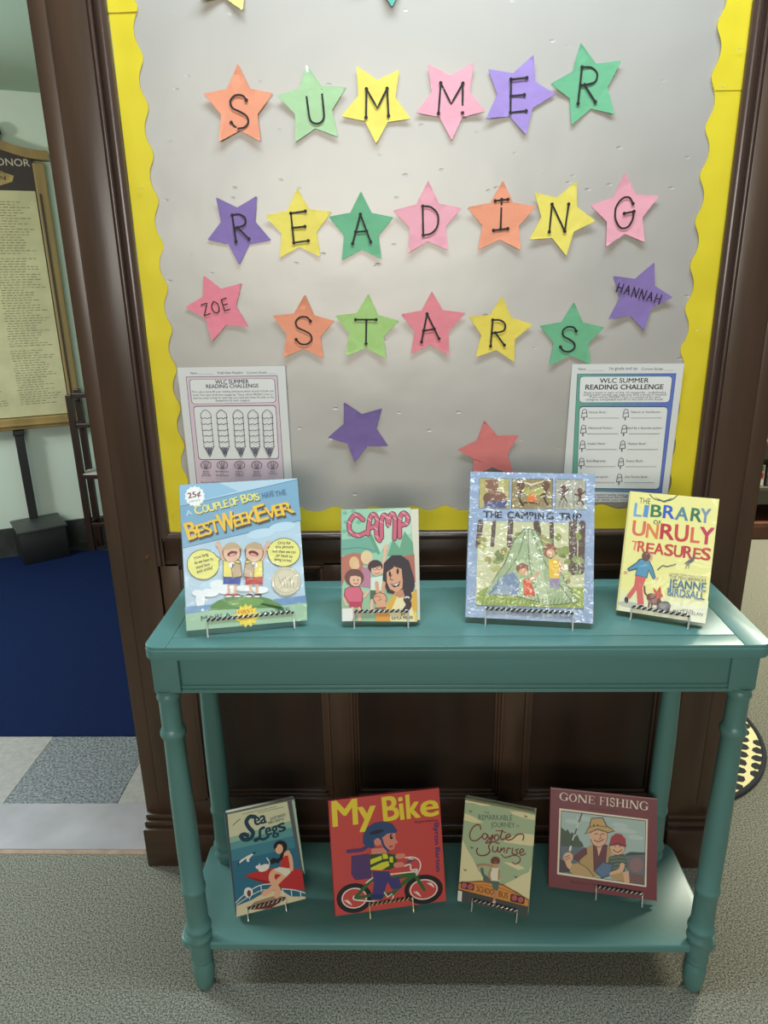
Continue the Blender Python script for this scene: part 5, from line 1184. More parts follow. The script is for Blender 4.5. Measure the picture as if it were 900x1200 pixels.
('S',(120,94,60),1.7,[(-27.32,133.56),(-10.57,138.47),(7.77,137.86)],0,1),
('E',(70,52,40),(-18.63,138.63),(1.73,0.21),(-0.01,-2.29)),
('E',(70,52,40),(-9.99,139.68),(1.73,0.21),(-0.01,-2.29)),
('S',(90,60,50),1.42,[(-16.43,119.76),(-12.97,122.19),(-9.53,120.63)],0,1),
('S',(90,60,50),1.42,[(-3.79,121.34),(0.24,123.84),(3.65,121.42)],0,1),
('S',(190,130,100),2.55,[(-4.94,119.77),(-2.69,113.8),(-7.29,112.08)],0,1),
('S',(140,60,55),1.98,[(-17.07,108.57),(-7.9,105.75),(2.45,112.17)],0,1),
('P',(70,92,76),[(14.16,76.89),(28.96,83.92),(45.9,86.71),(52.99,65.22),(45.54,48.54),(8.84,47.99)]),
('S',(108,124,100),2.55,[(16.98,74.44),(34.57,79.59),(49.19,78.72)],0,1),
('S',(108,124,100),2.55,[(16.93,67.67),(34.5,72.27),(49.13,71.98)],0,1),
('S',(108,124,100),2.55,[(16.88,60.9),(34.44,64.96),(49.06,65.25)],0,1),
('S',(108,124,100),2.55,[(16.83,54.14),(34.38,57.65),(49.0,58.52)],0,1),
('P',(50,72,100),[(-16.85,44.47),(0.43,66.02),(23.14,64.0),(17.28,39.31),(0.2,31.31)]),
('P',(88,120,152),[(-14.56,45.35),(1.55,63.91),(20.86,62.0),(15.6,41.04),(0.21,33.85)]),
('S',(232,184,146),9.64,[(41.47,63.66),(37.14,51.86),(20.14,42.51)],0,1),
('P',(232,184,146),[(42.18,49.19),(54.56,54.25),(56.55,29.98),(45.92,29.6)]),
('P',(190,158,106),[(17.29,40.72),(42.75,49.83),(46.49,30.24),(20.06,33.24)]),
('E',(80,50,45),(31.05,98.28),(16.38,2.12),(-0.12,-15.23)),
('E',(232,184,146),(31.05,97.72),(15.25,1.97),(-0.12,-14.11)),
('P',(170,44,54),[(14.36,103.77),(17.89,118.38),(27.89,126.71),(39.22,126.71),(47.59,117.88),(48.87,103.96),(31.98,107.43)]),
('P',(120,28,38),[(13.21,102.2),(32.0,109.13),(49.44,104.6),(47.72,101.0),(31.39,103.97),(14.33,99.52)]),
('S',(140,60,55),1.98,[(21.95,93.15),(31.26,88.73),(40.35,95.54)],0,1),
('E',(60,40,36),(26.26,100.49),(1.14,0.14),(-0.01,-1.7)),
('E',(60,40,36),(36.45,101.8),(1.13,0.15),(-0.01,-1.69))],
'sheetL':[('P',(232,228,218),[(-107.79,289.7),(107.79,289.7),(107.79,0.0),(-107.79,0.0)]),
('T',(64,56,84),'Name: ___________',(-81.94,272.58),(-35.98,272.54),4.27,'n'),
('T',(64,56,84),'PreK-New Readers',(-27.66,271.88),(22.55,271.78),4.84,'n'),
('T',(64,56,84),'Current Grade: _____',(30.92,271.67),(89.58,271.46),3.99,'n'),
('P',(96,84,98),[(-92.07,267.74),(91.61,267.28),(91.23,14.45),(-94.46,14.22)]),
('P',(226,200,206),[(-91.05,266.63),(90.44,266.19),(90.11,15.37),(-93.21,15.4)]),
('P',(96,84,98),[(-86.69,255.37),(-85.92,259.33),(-83.47,261.76),(-79.48,262.52),(78.79,261.75),(82.79,260.95),(85.24,258.48),(86.0,254.5),(85.68,220.64),(84.84,216.6),(82.32,214.1),(78.27,213.27),(-79.14,212.26),(-83.17,213.03),(-85.67,215.49),(-86.49,219.5)]),
('P',(234,230,222),[(-85.53,255.22),(-84.82,258.87),(-82.56,261.11),(-78.88,261.81),(78.14,261.03),(81.83,260.29),(84.1,258.01),(84.79,254.33),(84.49,220.76),(83.72,217.04),(81.4,214.73),(77.66,213.97),(-78.48,213.02),(-82.2,213.73),(-84.52,216.0),(-85.28,219.7)]),
('P',(96,84,98),[(-83.99,201.59),(-83.16,205.62),(-80.66,208.1),(-76.63,208.87),(77.35,208.06),(81.38,207.24),(83.85,204.73),(84.6,200.68),(83.46,103.04),(82.6,98.86),(80.02,96.28),(75.89,95.46),(-77.2,95.91),(-81.3,96.74),(-83.82,99.33),(-84.6,103.5)]),
('P',(234,230,222),[(-82.89,200.55),(-82.14,204.27),(-79.83,206.55),(-76.11,207.27),(76.7,206.44),(80.43,205.68),(82.71,203.37),(83.41,199.62),(82.33,104.12),(81.53,100.25),(79.16,97.88),(75.34,97.12),(-76.53,97.59),(-80.32,98.36),(-82.64,100.75),(-83.37,104.6)]),
('T',(64,56,84),'WLC SUMMER',(-34.04,252.57),(33.13,252.51),7.69,'b'),
('T',(64,56,84),'READING CHALLENGE',(-53.39,244.19),(52.26,243.9),7.4,'b'),
('T',(64,56,84),'Pick only a name,fill your reading adventure,which should include one',(-82.63,235.38),(81.55,234.84),3.99,'n'),
('T',(64,56,84),'book from each of the five categories. There will be PRIZES! Color in',(-81.73,228.93),(79.52,228.14),3.99,'n'),
('T',(64,56,84),'one ice cream scoop for each day you read and write the title on the',(-82.19,223.05),(82.03,222.21),3.99,'n'),
('T',(64,56,84),'dotted line for each category.',(-37.11,217.09),(33.25,216.69),3.99,'n'),
('S',(64,56,84),1.14,[(-70.18,183.91),(-69.58,192.98),(-59.92,200.49),(-50.4,192.71),(-49.84,183.62)],0,1),
('S',(64,56,84),1.14,[(-70.9,185.62),(-66.31,182.71),(-62.23,184.36),(-57.84,182.59),(-53.76,184.24),(-48.91,184.74)],0,1),
('S',(64,56,84),1.14,[(-69.61,183.9),(-70.24,173.37)],0,0),
('S',(64,56,84),1.14,[(-50.41,183.63),(-49.87,173.08)],0,0),
('S',(64,56,84),1.14,[(-70.94,173.38),(-66.35,170.46),(-62.26,172.11),(-57.86,170.34),(-53.77,171.99),(-48.92,172.49)],0,1),
('S',(64,56,84),1.14,[(-69.66,171.65),(-70.33,160.51)],0,0),
('S',(64,56,84),1.14,[(-50.41,171.37),(-49.91,160.21)],0,0),
('S',(64,56,84),1.14,[(-70.99,160.52),(-66.39,157.58),(-62.29,159.24),(-57.88,157.46),(-53.78,159.12),(-48.92,159.62)],0,1),
('S',(64,56,84),1.14,[(-69.7,158.78),(-70.27,149.03)],0,0),
('S',(64,56,84),1.14,[(-50.42,158.5),(-49.81,148.72)],0,0),
('S',(64,56,84),1.14,[(-71.04,149.04),(-66.42,146.09),(-62.32,147.76),(-57.9,145.97),(-53.79,147.63),(-48.92,148.14)],0,1),
('S',(64,56,84),1.14,[(-69.75,147.29),(-70.42,136.06)],0,0),
('S',(64,56,84),1.14,[(-50.42,147.01),(-49.92,135.76)],0,0),
('S',(64,56,84),1.14,[(-71.08,136.07),(-66.46,133.11),(-62.35,134.78),(-57.92,132.98),(-53.81,134.66),(-48.92,135.16)],0,1),
('S',(64,56,84),1.14,[(-69.79,134.32),(-70.36,124.49)],0,0),
('S',(64,56,84),1.14,[(-50.43,134.03),(-49.82,124.18)],0,0),
('S',(64,56,84),1.14,[(-71.13,124.5),(-66.5,121.53),(-62.38,123.21),(-57.94,121.4),(-53.82,123.08),(-48.93,123.58)],0,1),
('P',(150,146,150),[(-68.7,121.27),(-51.58,121.01),(-60.16,101.93)]),
('S',(64,56,84),1.42,[(-68.7,121.27),(-60.16,101.93),(-51.58,121.01)],0,0),
('S',(64,56,84),1.14,[(-65.28,120.64),(-56.38,106.54)],0,0),
('S',(64,56,84),1.14,[(-60.71,120.57),(-63.03,109.56)],0,0),
('S',(64,56,84),1.14,[(-55.0,120.48),(-63.25,106.64)],0,0),
('S',(64,56,84),1.14,[(-59.57,120.55),(-56.17,109.45)],0,0),
('S',(64,56,84),1.14,[(-37.84,183.45),(-37.21,192.53),(-27.52,200.04),(-18.02,192.25),(-17.49,183.16)],0,1),
('S',(64,56,84),1.14,[(-38.57,185.16),(-33.96,182.25),(-29.89,183.9),(-25.48,182.13),(-21.41,183.78),(-16.56,184.28)],0,1),
('S',(64,56,84),1.14,[(-37.28,183.44),(-37.93,172.91)],0,0),
('S',(64,56,84),1.14,[(-18.05,183.16),(-17.55,172.61)],0,0),
('S',(64,56,84),1.14,[(-38.66,172.92),(-34.04,169.99),(-29.96,171.65),(-25.54,169.87),(-21.46,171.53),(-16.61,172.03)],0,1),
('S',(64,56,84),1.14,[(-37.36,171.18),(-38.06,160.04)],0,0),
('S',(64,56,84),1.14,[(-18.1,170.91),(-17.63,159.74)],0,0),
('S',(64,56,84),1.14,[(-38.75,160.05),(-34.12,157.11),(-30.03,158.77),(-25.61,156.99),(-21.52,158.65),(-16.65,159.15)],0,1),
('S',(64,56,84),1.14,[(-37.45,158.31),(-38.05,148.55)],0,0),
('S',(64,56,84),1.14,[(-18.15,158.03),(-17.58,148.25)],0,0),
('S',(64,56,84),1.14,[(-38.83,148.56),(-34.2,145.62),(-30.1,147.28),(-25.67,145.49),(-21.57,147.16),(-16.69,147.66)],0,1),
('S',(64,56,84),1.14,[(-37.53,146.82),(-38.23,135.58)],0,0),
('S',(64,56,84),1.14,[(-18.19,146.53),(-17.72,135.27)],0,0),
('S',(64,56,84),1.14,[(-38.92,135.59),(-34.28,132.63),(-30.17,134.3),(-25.73,132.5),(-21.62,134.18),(-16.74,134.68)],0,1),
('S',(64,56,84),1.14,[(-37.62,133.84),(-38.22,124.0)],0,0),
('S',(64,56,84),1.14,[(-18.24,133.55),(-17.67,123.69)],0,0),
('S',(64,56,84),1.14,[(-39.01,124.01),(-34.35,121.04),(-30.24,122.72),(-25.79,120.91),(-21.67,122.59),(-16.78,123.1)],0,1),
('P',(150,146,150),[(-36.57,120.79),(-19.43,120.53),(-28.09,101.43)]),
('S',(64,56,84),1.42,[(-36.57,120.79),(-28.09,101.43),(-19.43,120.53)],0,0),
('S',(64,56,84),1.14,[(-33.15,120.15),(-24.33,106.05)],0,0),
('S',(64,56,84),1.14,[(-28.58,120.08),(-31.0,109.07)],0,0),
('S',(64,56,84),1.14,[(-22.86,120.0),(-31.2,106.15)],0,0),
('S',(64,56,84),1.14,[(-27.43,120.07),(-24.14,108.96)],0,0),
('S',(64,56,84),1.14,[(-4.39,182.97),(-3.71,192.05),(6.03,199.57),(15.5,191.78),(15.98,182.68)],0,1),
('S',(64,56,84),1.14,[(-5.13,184.69),(-0.51,181.78),(3.56,183.43),(7.98,181.66),(12.05,183.3),(16.9,183.81)],0,1),
('S',(64,56,84),1.14,[(-3.83,182.96),(-4.55,172.43)],0,0),
('S',(64,56,84),1.14,[(15.41,182.69),(15.86,172.13)],0,0),
('S',(64,56,84),1.14,[(-5.29,172.44),(-0.66,169.51),(3.42,171.17),(7.85,169.39),(11.92,171.05),(16.78,171.55)],0,1),
('S',(64,56,84),1.14,[(-3.99,170.7),(-4.74,159.55)],0,0),
('S',(64,56,84),1.14,[(15.29,170.43),(15.71,159.25)],0,0),
('S',(64,56,84),1.14,[(-5.46,159.56),(-0.82,156.63),(3.27,158.29),(7.71,156.5),(11.79,158.16),(16.66,158.67)],0,1),
('S',(64,56,84),1.14,[(-4.15,157.82),(-4.82,148.06)],0,0),
('S',(64,56,84),1.14,[(15.17,157.54),(15.67,147.76)],0,0),
('S',(64,56,84),1.14,[(-5.61,148.07),(-0.96,145.13),(3.13,146.79),(7.58,145.0),(11.67,146.67),(16.55,147.17)],0,1),
('S',(64,56,84),1.14,[(-4.3,146.33),(-5.06,135.09)],0,0),
('S',(64,56,84),1.14,[(15.05,146.04),(15.47,134.78)],0,0),
('S',(64,56,84),1.14,[(-5.78,135.1),(-1.12,132.14),(2.98,133.81),(7.44,132.01),(11.54,133.68),(16.42,134.19)],0,1),
('S',(64,56,84),1.14,[(-4.47,133.34),(-5.14,123.5)],0,0),
('S',(64,56,84),1.14,[(14.93,133.05),(15.43,123.19)],0,0),
('S',(64,56,84),1.14,[(-5.94,123.52),(-1.27,120.54),(2.85,122.22),(7.31,120.41),(11.42,122.09),(16.31,122.6)],0,1),
('P',(150,146,150),[(-3.5,120.29),(13.65,120.03),(4.87,100.93)]),
('S',(64,56,84),1.42,[(-3.5,120.29),(4.87,100.93),(13.65,120.03)],0,0),
('S',(64,56,84),1.14,[(-0.07,119.65),(8.61,105.54)],0,0),
('S',(64,56,84),1.14,[(4.5,119.58),(1.91,108.56)],0,0),
('S',(64,56,84),1.14,[(10.22,119.5),(1.73,105.65)],0,0),
('S',(64,56,84),1.14,[(5.64,119.57),(8.79,108.46)],0,0),
('S',(64,56,84),1.14,[(26.25,182.53),(27.0,191.62),(36.78,199.14),(46.23,191.35),(46.64,182.24)],0,1),
('S',(64,56,84),1.14,[(25.51,184.25),(30.15,181.34),(34.22,182.99),(38.65,181.22),(42.71,182.87),(47.56,183.37)],0,1),
('S',(64,56,84),1.14,[(26.82,182.53),(26.04,171.99)],0,0),
('S',(64,56,84),1.14,[(46.08,182.25),(46.46,171.69)],0,0),
('S',(64,56,84),1.14,[(25.27,172.0),(29.92,169.07),(33.99,170.73),(38.43,168.95),(42.5,170.61),(47.36,171.11)],0,1),
('S',(64,56,84),1.14,[(26.58,170.26),(25.76,159.11)],0,0),
('S',(64,56,84),1.14,[(45.88,169.99),(46.23,158.81)],0,0),
('S',(64,56,84),1.14,[(25.01,159.12),(29.68,156.18),(33.76,157.84),(38.21,156.06),(42.29,157.72),(47.15,158.22)],0,1),
('S',(64,56,84),1.14,[(26.33,157.38),(25.6,147.61)],0,0),
('S',(64,56,84),1.14,[(45.67,157.1),(46.1,147.31)],0,0),
('S',(64,56,84),1.14,[(24.79,147.63),(29.46,144.68),(33.55,146.34),(38.01,144.55),(42.09,146.22),(46.97,146.72)],0,1),
('S',(64,56,84),1.14,[(26.11,145.88),(25.28,134.63)],0,0),
('S',(64,56,84),1.14,[(45.48,145.59),(45.83,134.33)],0,0),
('S',(64,56,84),1.14,[(24.53,134.64),(29.21,131.68),(33.31,133.36),(37.78,131.55),(41.87,133.23),(46.76,133.73)],0,1),
('S',(64,56,84),1.14,[(25.86,132.89),(25.12,123.05)],0,0),
('S',(64,56,84),1.14,[(45.27,132.6),(45.7,122.74)],0,0),
('S',(64,56,84),1.14,[(24.3,123.06),(28.99,120.08),(33.1,121.77),(37.57,119.96),(41.68,121.64),(46.58,122.14)],0,1),
('P',(150,146,150),[(26.75,119.83),(43.91,119.57),(35.0,100.46)]),
('S',(64,56,84),1.42,[(26.75,119.83),(35.0,100.46),(43.91,119.57)],0,0),
('S',(64,56,84),1.14,[(30.17,119.2),(38.71,105.08)],0,0),
('S',(64,56,84),1.14,[(34.74,119.13),(31.99,108.1)],0,0),
('S',(64,56,84),1.14,[(40.47,119.04),(31.82,105.19)],0,0),
('S',(64,56,84),1.14,[(35.89,119.11),(38.87,108.0)],0,0),
('S',(64,56,84),1.14,[(55.38,182.12),(56.1,191.21),(65.88,198.73),(75.35,190.94),(75.78,181.83)],0,1),
('S',(64,56,84),1.14,[(54.62,183.84),(59.28,180.92),(63.34,182.57),(67.79,180.8),(71.84,182.45),(76.69,182.95)],0,1),
('S',(64,56,84),1.14,[(55.94,182.11),(55.18,171.57)],0,0),
('S',(64,56,84),1.14,[(75.22,181.84),(75.62,171.27)],0,0),
('S',(64,56,84),1.14,[(54.4,171.58),(59.07,168.65),(63.14,170.31),(67.59,168.53),(71.66,170.19),(76.52,170.69)],0,1),
('S',(64,56,84),1.14,[(55.73,169.84),(54.93,158.68)],0,0),
('S',(64,56,84),1.14,[(75.04,169.56),(75.42,158.38)],0,0),
('S',(64,56,84),1.14,[(54.17,158.69),(58.85,155.75),(62.93,157.42),(67.39,155.63),(71.47,157.29),(76.34,157.8)],0,1),
('S',(64,56,84),1.14,[(55.5,156.95),(54.78,147.18)],0,0),
('S',(64,56,84),1.14,[(74.85,156.67),(75.3,146.88)],0,0),
('S',(64,56,84),1.14,[(53.97,147.2),(58.66,144.24),(62.74,145.91),(67.21,144.12),(71.3,145.79),(76.17,146.29)],0,1),
('S',(64,56,84),1.14,[(55.3,145.45),(54.5,134.2)],0,0),
('S',(64,56,84),1.14,[(74.69,145.16),(75.07,133.89)],0,0),
('S',(64,56,84),1.14,[(53.74,134.21),(58.44,131.24),(62.53,132.92),(67.01,131.12),(71.1,132.79),(75.99,133.3)],0,1),
('S',(64,56,84),1.14,[(55.07,132.45),(54.35,122.61)],0,0),
('S',(64,56,84),1.14,[(74.5,132.16),(74.95,122.3)],0,0),
('S',(64,56,84),1.14,[(53.53,122.62),(58.24,119.64),(62.34,121.32),(66.83,119.51),(70.93,121.19),(75.83,121.7)],0,1),
('P',(150,146,150),[(55.99,119.39),(73.17,119.13),(64.28,100.01)]),
('S',(64,56,84),1.42,[(55.99,119.39),(64.28,100.01),(73.17,119.13)],0,0),
('S',(64,56,84),1.14,[(59.41,118.75),(67.97,104.63)],0,0),
('S',(64,56,84),1.14,[(63.99,118.68),(61.24,107.66)],0,0),
('S',(64,56,84),1.14,[(69.72,118.6),(61.08,104.74)],0,0),
('S',(64,56,84),1.14,[(65.14,118.67),(68.12,107.55)],0,0),
('S',(64,56,84),1.14,[(-72.92,76.91),(-80.01,82.02),(-79.45,89.35),(-72.83,93.35),(-65.96,93.24),(-59.95,89.05),(-60.49,81.72),(-68.32,76.84)],0,1),
('S',(64,56,84),0.85,[(-72.13,77.49),(-75.67,92.22)],0,0),
('S',(64,56,84),0.85,[(-71.09,77.47),(-71.55,92.16)],0,0),
('S',(64,56,84),0.85,[(-70.06,77.45),(-67.42,92.1)],0,0),
('S',(64,56,84),0.85,[(-69.02,77.44),(-63.29,92.03)],0,0),
('T',(64,56,84),'Book',(-77.47,69.91),(-64.82,69.71),3.13,'n'),
('T',(64,56,84),'About',(-79.08,65.8),(-63.83,65.56),3.13,'n'),
('T',(64,56,84),'Animals',(-81.98,61.71),(-61.54,61.38),3.13,'n'),
('S',(64,56,84),1.14,[(-38.71,76.37),(-45.84,81.49),(-45.32,88.82),(-38.72,92.82),(-31.84,92.72),(-25.8,88.52),(-26.3,81.18),(-34.11,76.3)],0,1),
('S',(64,56,84),0.85,[(-37.93,76.95),(-41.56,91.69)],0,0),
('S',(64,56,84),0.85,[(-36.89,76.93),(-37.43,91.63)],0,0),
('S',(64,56,84),0.85,[(-35.86,76.92),(-33.29,91.57)],0,0),
('S',(64,56,84),0.85,[(-34.82,76.9),(-29.16,91.5)],0,0),
('T',(64,56,84),'Nonfiction',(-51.01,69.49),(-22.79,69.04),3.13,'n'),
('T',(64,56,84),'or',(-40.93,65.2),(-33.44,65.08),3.13,'n'),
('T',(64,56,84),'Biography',(-50.3,61.2),(-24.64,60.79),3.13,'n'),
('S',(64,56,84),1.14,[(-2.46,75.8),(-9.62,80.92),(-9.15,88.26),(-2.57,92.26),(4.33,92.15),(10.39,87.95),(9.94,80.61),(2.14,75.73)],0,1),
('S',(64,56,84),0.85,[(-1.68,76.38),(-5.4,91.13)],0,0),
('S',(64,56,84),0.85,[(-0.64,76.36),(-1.26,91.07)],0,0),
('S',(64,56,84),0.85,[(0.4,76.35),(2.87,91.0)],0,0),
('S',(64,56,84),0.85,[(1.43,76.33),(7.01,90.94)],0,0),
('T',(64,56,84),'Fairy',(-8.24,68.81),(7.03,68.57),3.13,'n'),
('T',(64,56,84),'Tale or',(-11.1,64.72),(9.37,64.4),3.13,'n'),
('T',(64,56,84),'Fable',(-8.78,60.54),(6.52,60.3),3.13,'n'),
('S',(64,56,84),1.14,[(33.25,75.24),(26.05,80.36),(26.49,87.7),(33.05,91.71),(39.95,91.6),(46.04,87.4),(45.63,80.05),(37.86,75.17)],0,1),
('S',(64,56,84),0.85,[(34.03,75.82),(30.22,90.58)],0,0),
('S',(64,56,84),0.85,[(35.07,75.8),(34.36,90.52)],0,0),
('S',(64,56,84),0.85,[(36.11,75.78),(38.5,90.45)],0,0),
('S',(64,56,84),0.85,[(37.15,75.77),(42.64,90.39)],0,0),
('T',(64,56,84),'Book',(28.8,68.23),(41.5,68.03),3.13,'n'),
('T',(64,56,84),'About',(27.26,64.11),(42.56,63.87),3.13,'n'),
('T',(64,56,84),'Sports',(25.72,59.99),(43.63,59.71),3.13,'n'),
('S',(64,56,84),1.14,[(66.69,74.71),(59.46,79.84),(59.86,87.18),(66.4,91.19),(73.31,91.08),(79.43,86.88),(79.06,79.53),(71.31,74.64)],0,1),
('S',(64,56,84),0.85,[(67.47,75.29),(63.58,90.06)],0,0),
('S',(64,56,84),0.85,[(68.51,75.27),(67.72,90.0)],0,0),
('S',(64,56,84),0.85,[(69.55,75.26),(71.87,89.93)],0,0),
('S',(64,56,84),0.85,[(70.59,75.24),(76.01,89.87)],0,0),
('T',(64,56,84),'Your',(62.28,67.7),(74.98,67.49),3.13,'n'),
('T',(64,56,84),'Choice',(59.46,63.6),(77.37,63.31),3.13,'n'),
('T',(64,56,84),'Return this form to the library at the end of summer',(-83.86,46.62),(63.72,45.72),3.13,'n')],
'sheetR':[('P',(232,229,224),[(-109.12,285.23),(109.12,285.23),(109.12,0.0),(-109.12,0.0)]),
('T',(64,56,84),'Name: ___________',(-96.49,273.56),(-46.47,273.0),4.59,'n'),
('T',(64,56,84),'1st grade and up',(-35.91,273.62),(18.8,273.68),5.82,'n'),
('T',(64,56,84),'Current Grade: _____',(26.78,273.07),(89.11,272.52),4.59,'n'),
('P',(60,72,100),[(-97.88,266.17),(95.91,266.33),(96.74,19.56),(-90.93,24.3)]),
('P',(112,172,146),[(-96.88,265.24),(-73.01,265.26),(-67.0,24.66),(-90.1,25.24)]),
('P',(111,164,153),[(-73.01,265.26),(-49.1,265.28),(-43.85,24.07),(-67.0,24.66)]),
('P',(110,157,160),[(-49.1,265.28),(-25.15,265.3),(-20.68,23.48),(-43.85,24.07)]),
('P',(109,150,167),[(-25.15,265.3),(-1.17,265.32),(2.53,22.89),(-20.68,23.48)]),
('P',(108,143,174),[(-1.17,265.32),(22.84,265.34),(25.77,22.3),(2.53,22.89)]),
('P',(107,136,181),[(22.84,265.34),(46.89,265.36),(49.05,21.71),(25.77,22.3)]),
('P',(106,129,188),[(46.89,265.36),(70.98,265.38),(72.36,21.12),(49.05,21.71)]),
('P',(106,122,196),[(70.98,265.38),(95.1,265.4),(95.71,20.52),(72.36,21.12)]),
('P',(80,92,120),[(-92.33,253.25),(-91.68,257.67),(-89.13,260.38),(-84.83,261.24),(81.72,260.77),(86.11,259.89),(88.82,257.16),(89.7,252.73),(89.78,216.85),(88.92,212.41),(86.22,209.67),(81.82,208.8),(-82.4,208.95),(-86.79,209.83),(-89.6,212.57),(-90.67,217.0)]),
('P',(236,233,226),[(-91.25,253.23),(-90.64,257.3),(-88.29,259.81),(-84.32,260.6),(81.29,260.14),(85.34,259.33),(87.84,256.8),(88.65,252.72),(88.68,216.87),(87.88,212.77),(85.37,210.24),(81.32,209.44),(-81.99,209.58),(-86.04,210.4),(-88.63,212.92),(-89.61,217.02)]),
('P',(80,92,120),[(-88.52,194.32),(-87.88,198.76),(-85.33,201.48),(-81.02,202.33),(79.96,201.28),(84.37,200.37),(87.14,197.6),(88.08,193.14),(90.88,34.92),(90.08,30.39),(87.39,27.62),(82.96,26.79),(-72.22,28.97),(-76.67,29.93),(-79.53,32.76),(-80.63,37.3)]),
('P',(236,233,226),[(-87.38,192.83),(-86.79,196.93),(-84.43,199.44),(-80.45,200.23),(79.67,199.18),(83.75,198.34),(86.3,195.79),(87.17,191.67),(89.72,36.45),(88.98,32.27),(86.49,29.72),(82.4,28.95),(-71.97,31.09),(-76.07,31.98),(-78.71,34.59),(-79.72,38.79)]),
('T',(50,50,60),'WLC SUMMER',(-52.46,248.29),(43.45,248.32),8.88,'b'),
('T',(50,50,60),'READING CHALLENGE',(-79.38,235.3),(73.6,235.28),9.5,'b'),
('T',(64,56,84),'Read a book in each of the 10 categories - audiobooks',(-81.01,227.25),(79.38,227.19),3.98,'n'),
('T',(64,56,84),'and graphic novels can help you find a book if needed!',(-82.4,222.91),(81.73,222.52),3.98,'n'),
('T',(64,56,84),'There will be PRIZES! Turn in a postcard for each',(-71.0,218.26),(70.59,217.86),3.98,'n'),
('T',(64,56,84),'category completed and fill in the title of the book!',(-76.92,213.61),(76.0,213.18),3.98,'n'),
('T',(64,56,84),'Fantasy Book :',(-67.96,187.81),(-32.13,187.76),4.29,'n'),
('T',(64,56,84),'Nature or Nonfiction :',(15.64,187.68),(76.33,187.59),4.29,'n'),
('S',(130,126,130),0.92,[(-69.41,177.85),(-7.47,177.74)],0,0),
('S',(130,126,130),0.92,[(16.08,177.69),(77.42,177.58)],0,0),
('S',(64,56,84),1.23,[(-82.62,179.12),(-81.54,192.81),(-78.23,196.22),(-73.76,194.04),(-71.18,180.35)],0,0),
('S',(64,56,84),1.23,[(-82.62,179.12),(-71.18,180.35)],0,0),
('S',(64,56,84),1.23,[(-81.59,187.21),(-72.65,189.06)],0,0),
('S',(64,56,84),2.14,[(-77.69,178.49),(-77.56,174.13)],0,0),
('S',(64,56,84),1.23,[(0.04,178.97),(1.06,192.69),(4.37,196.12),(8.88,193.93),(11.53,180.2)],0,0),
('S',(64,56,84),1.23,[(0.04,178.97),(11.53,180.2)],0,0),
('S',(64,56,84),1.23,[(1.03,187.08),(10.01,188.94)],0,0),
('S',(64,56,84),2.14,[(5.0,178.34),(5.15,173.96)],0,0),
('T',(64,56,84),'Historical Fiction :',(-67.2,155.7),(-15.89,155.57),4.29,'n'),
('T',(64,56,84),'Read by a favorite author :',(8.91,155.5),(83.53,155.31),4.29,'n'),
('S',(130,126,130),0.92,[(-68.64,145.7),(-6.59,145.52)],0,0),
('S',(130,126,130),0.92,[(16.09,145.46),(77.54,145.28)],0,0),
('S',(64,56,84),1.23,[(-81.88,146.99),(-80.8,160.73),(-77.48,164.15),(-73.0,161.96),(-70.41,148.21)],0,0),
('S',(64,56,84),1.23,[(-81.88,146.99),(-70.41,148.21)],0,0),
('S',(64,56,84),1.23,[(-80.85,155.11),(-71.89,156.96)],0,0),
('S',(64,56,84),2.14,[(-76.94,146.35),(-76.81,141.97)],0,0),
('S',(64,56,84),1.23,[(0.02,146.76),(1.04,160.53),(4.35,163.96),(8.87,161.76),(11.53,147.98)],0,0),
('S',(64,56,84),1.23,[(0.02,146.76),(11.53,147.98)],0,0),
('S',(64,56,84),1.23,[(1.01,154.9),(10.0,156.75)],0,0),
('S',(64,56,84),2.14,[(4.99,146.12),(5.14,141.73)],0,0),
('T',(64,56,84),'Graphic Novel :',(-66.43,123.46),(-27.89,123.33),4.29,'n'),
('T',(64,56,84),'Mystery Book :',(15.66,123.17),(54.39,123.03),4.29,'n'),
('S',(130,126,130),0.92,[(-67.87,113.43),(-5.7,113.19)],0,0),
('S',(130,126,130),0.92,[(16.1,113.11),(77.66,112.87)],0,0),
('S',(64,56,84),1.23,[(-81.13,114.73),(-80.05,128.52),(-76.73,131.96),(-72.24,129.75),(-69.65,115.95)],0,0),
('S',(64,56,84),1.23,[(-81.13,114.73),(-69.65,115.95)],0,0),
('S',(64,56,84),1.23,[(-80.11,122.88),(-71.13,124.73)],0,0),
('S',(64,56,84),2.14,[(-76.19,114.09),(-76.06,109.69)],0,0),
('S',(64,56,84),1.23,[(-0.0,114.43),(1.02,128.25),(4.34,131.69),(8.86,129.48),(11.53,115.64)],0,0),
('S',(64,56,84),1.23,[(-0.0,114.43),(11.53,115.64)],0,0),
('S',(64,56,84),1.23,[(0.99,122.6),(10.0,124.45)],0,0),
('S',(64,56,84),2.14,[(4.97,113.78),(5.12,109.37)],0,0),
('T',(64,56,84),'Auto/Biography :',(-65.28,87.33),(-24.08,87.14),4.29,'n'),
('T',(64,56,84),'Poetry Book :',(16.06,86.95),(52.1,86.78),4.29,'n'),
('S',(130,126,130),0.92,[(-66.73,77.25),(-4.42,76.94)],0,0),
('S',(130,126,130),0.92,[(16.5,76.84),(78.19,76.54)],0,0),
('S',(64,56,84),1.23,[(-80.02,78.58),(-78.93,92.42),(-75.61,95.87),(-71.11,93.65),(-68.51,79.78)],0,0),
('S',(64,56,84),1.23,[(-80.02,78.58),(-68.51,79.78)],0,0),
('S',(64,56,84),1.23,[(-78.99,86.76),(-69.99,88.61)],0,0),
('S',(64,56,84),2.14,[(-75.06,77.92),(-74.93,73.51)],0,0),
('S',(64,56,84),1.23,[(0.37,78.18),(1.39,92.06),(4.72,95.52),(9.25,93.29),(11.93,79.39)],0,0),
('S',(64,56,84),1.23,[(0.37,78.18),(11.93,79.39)],0,0),
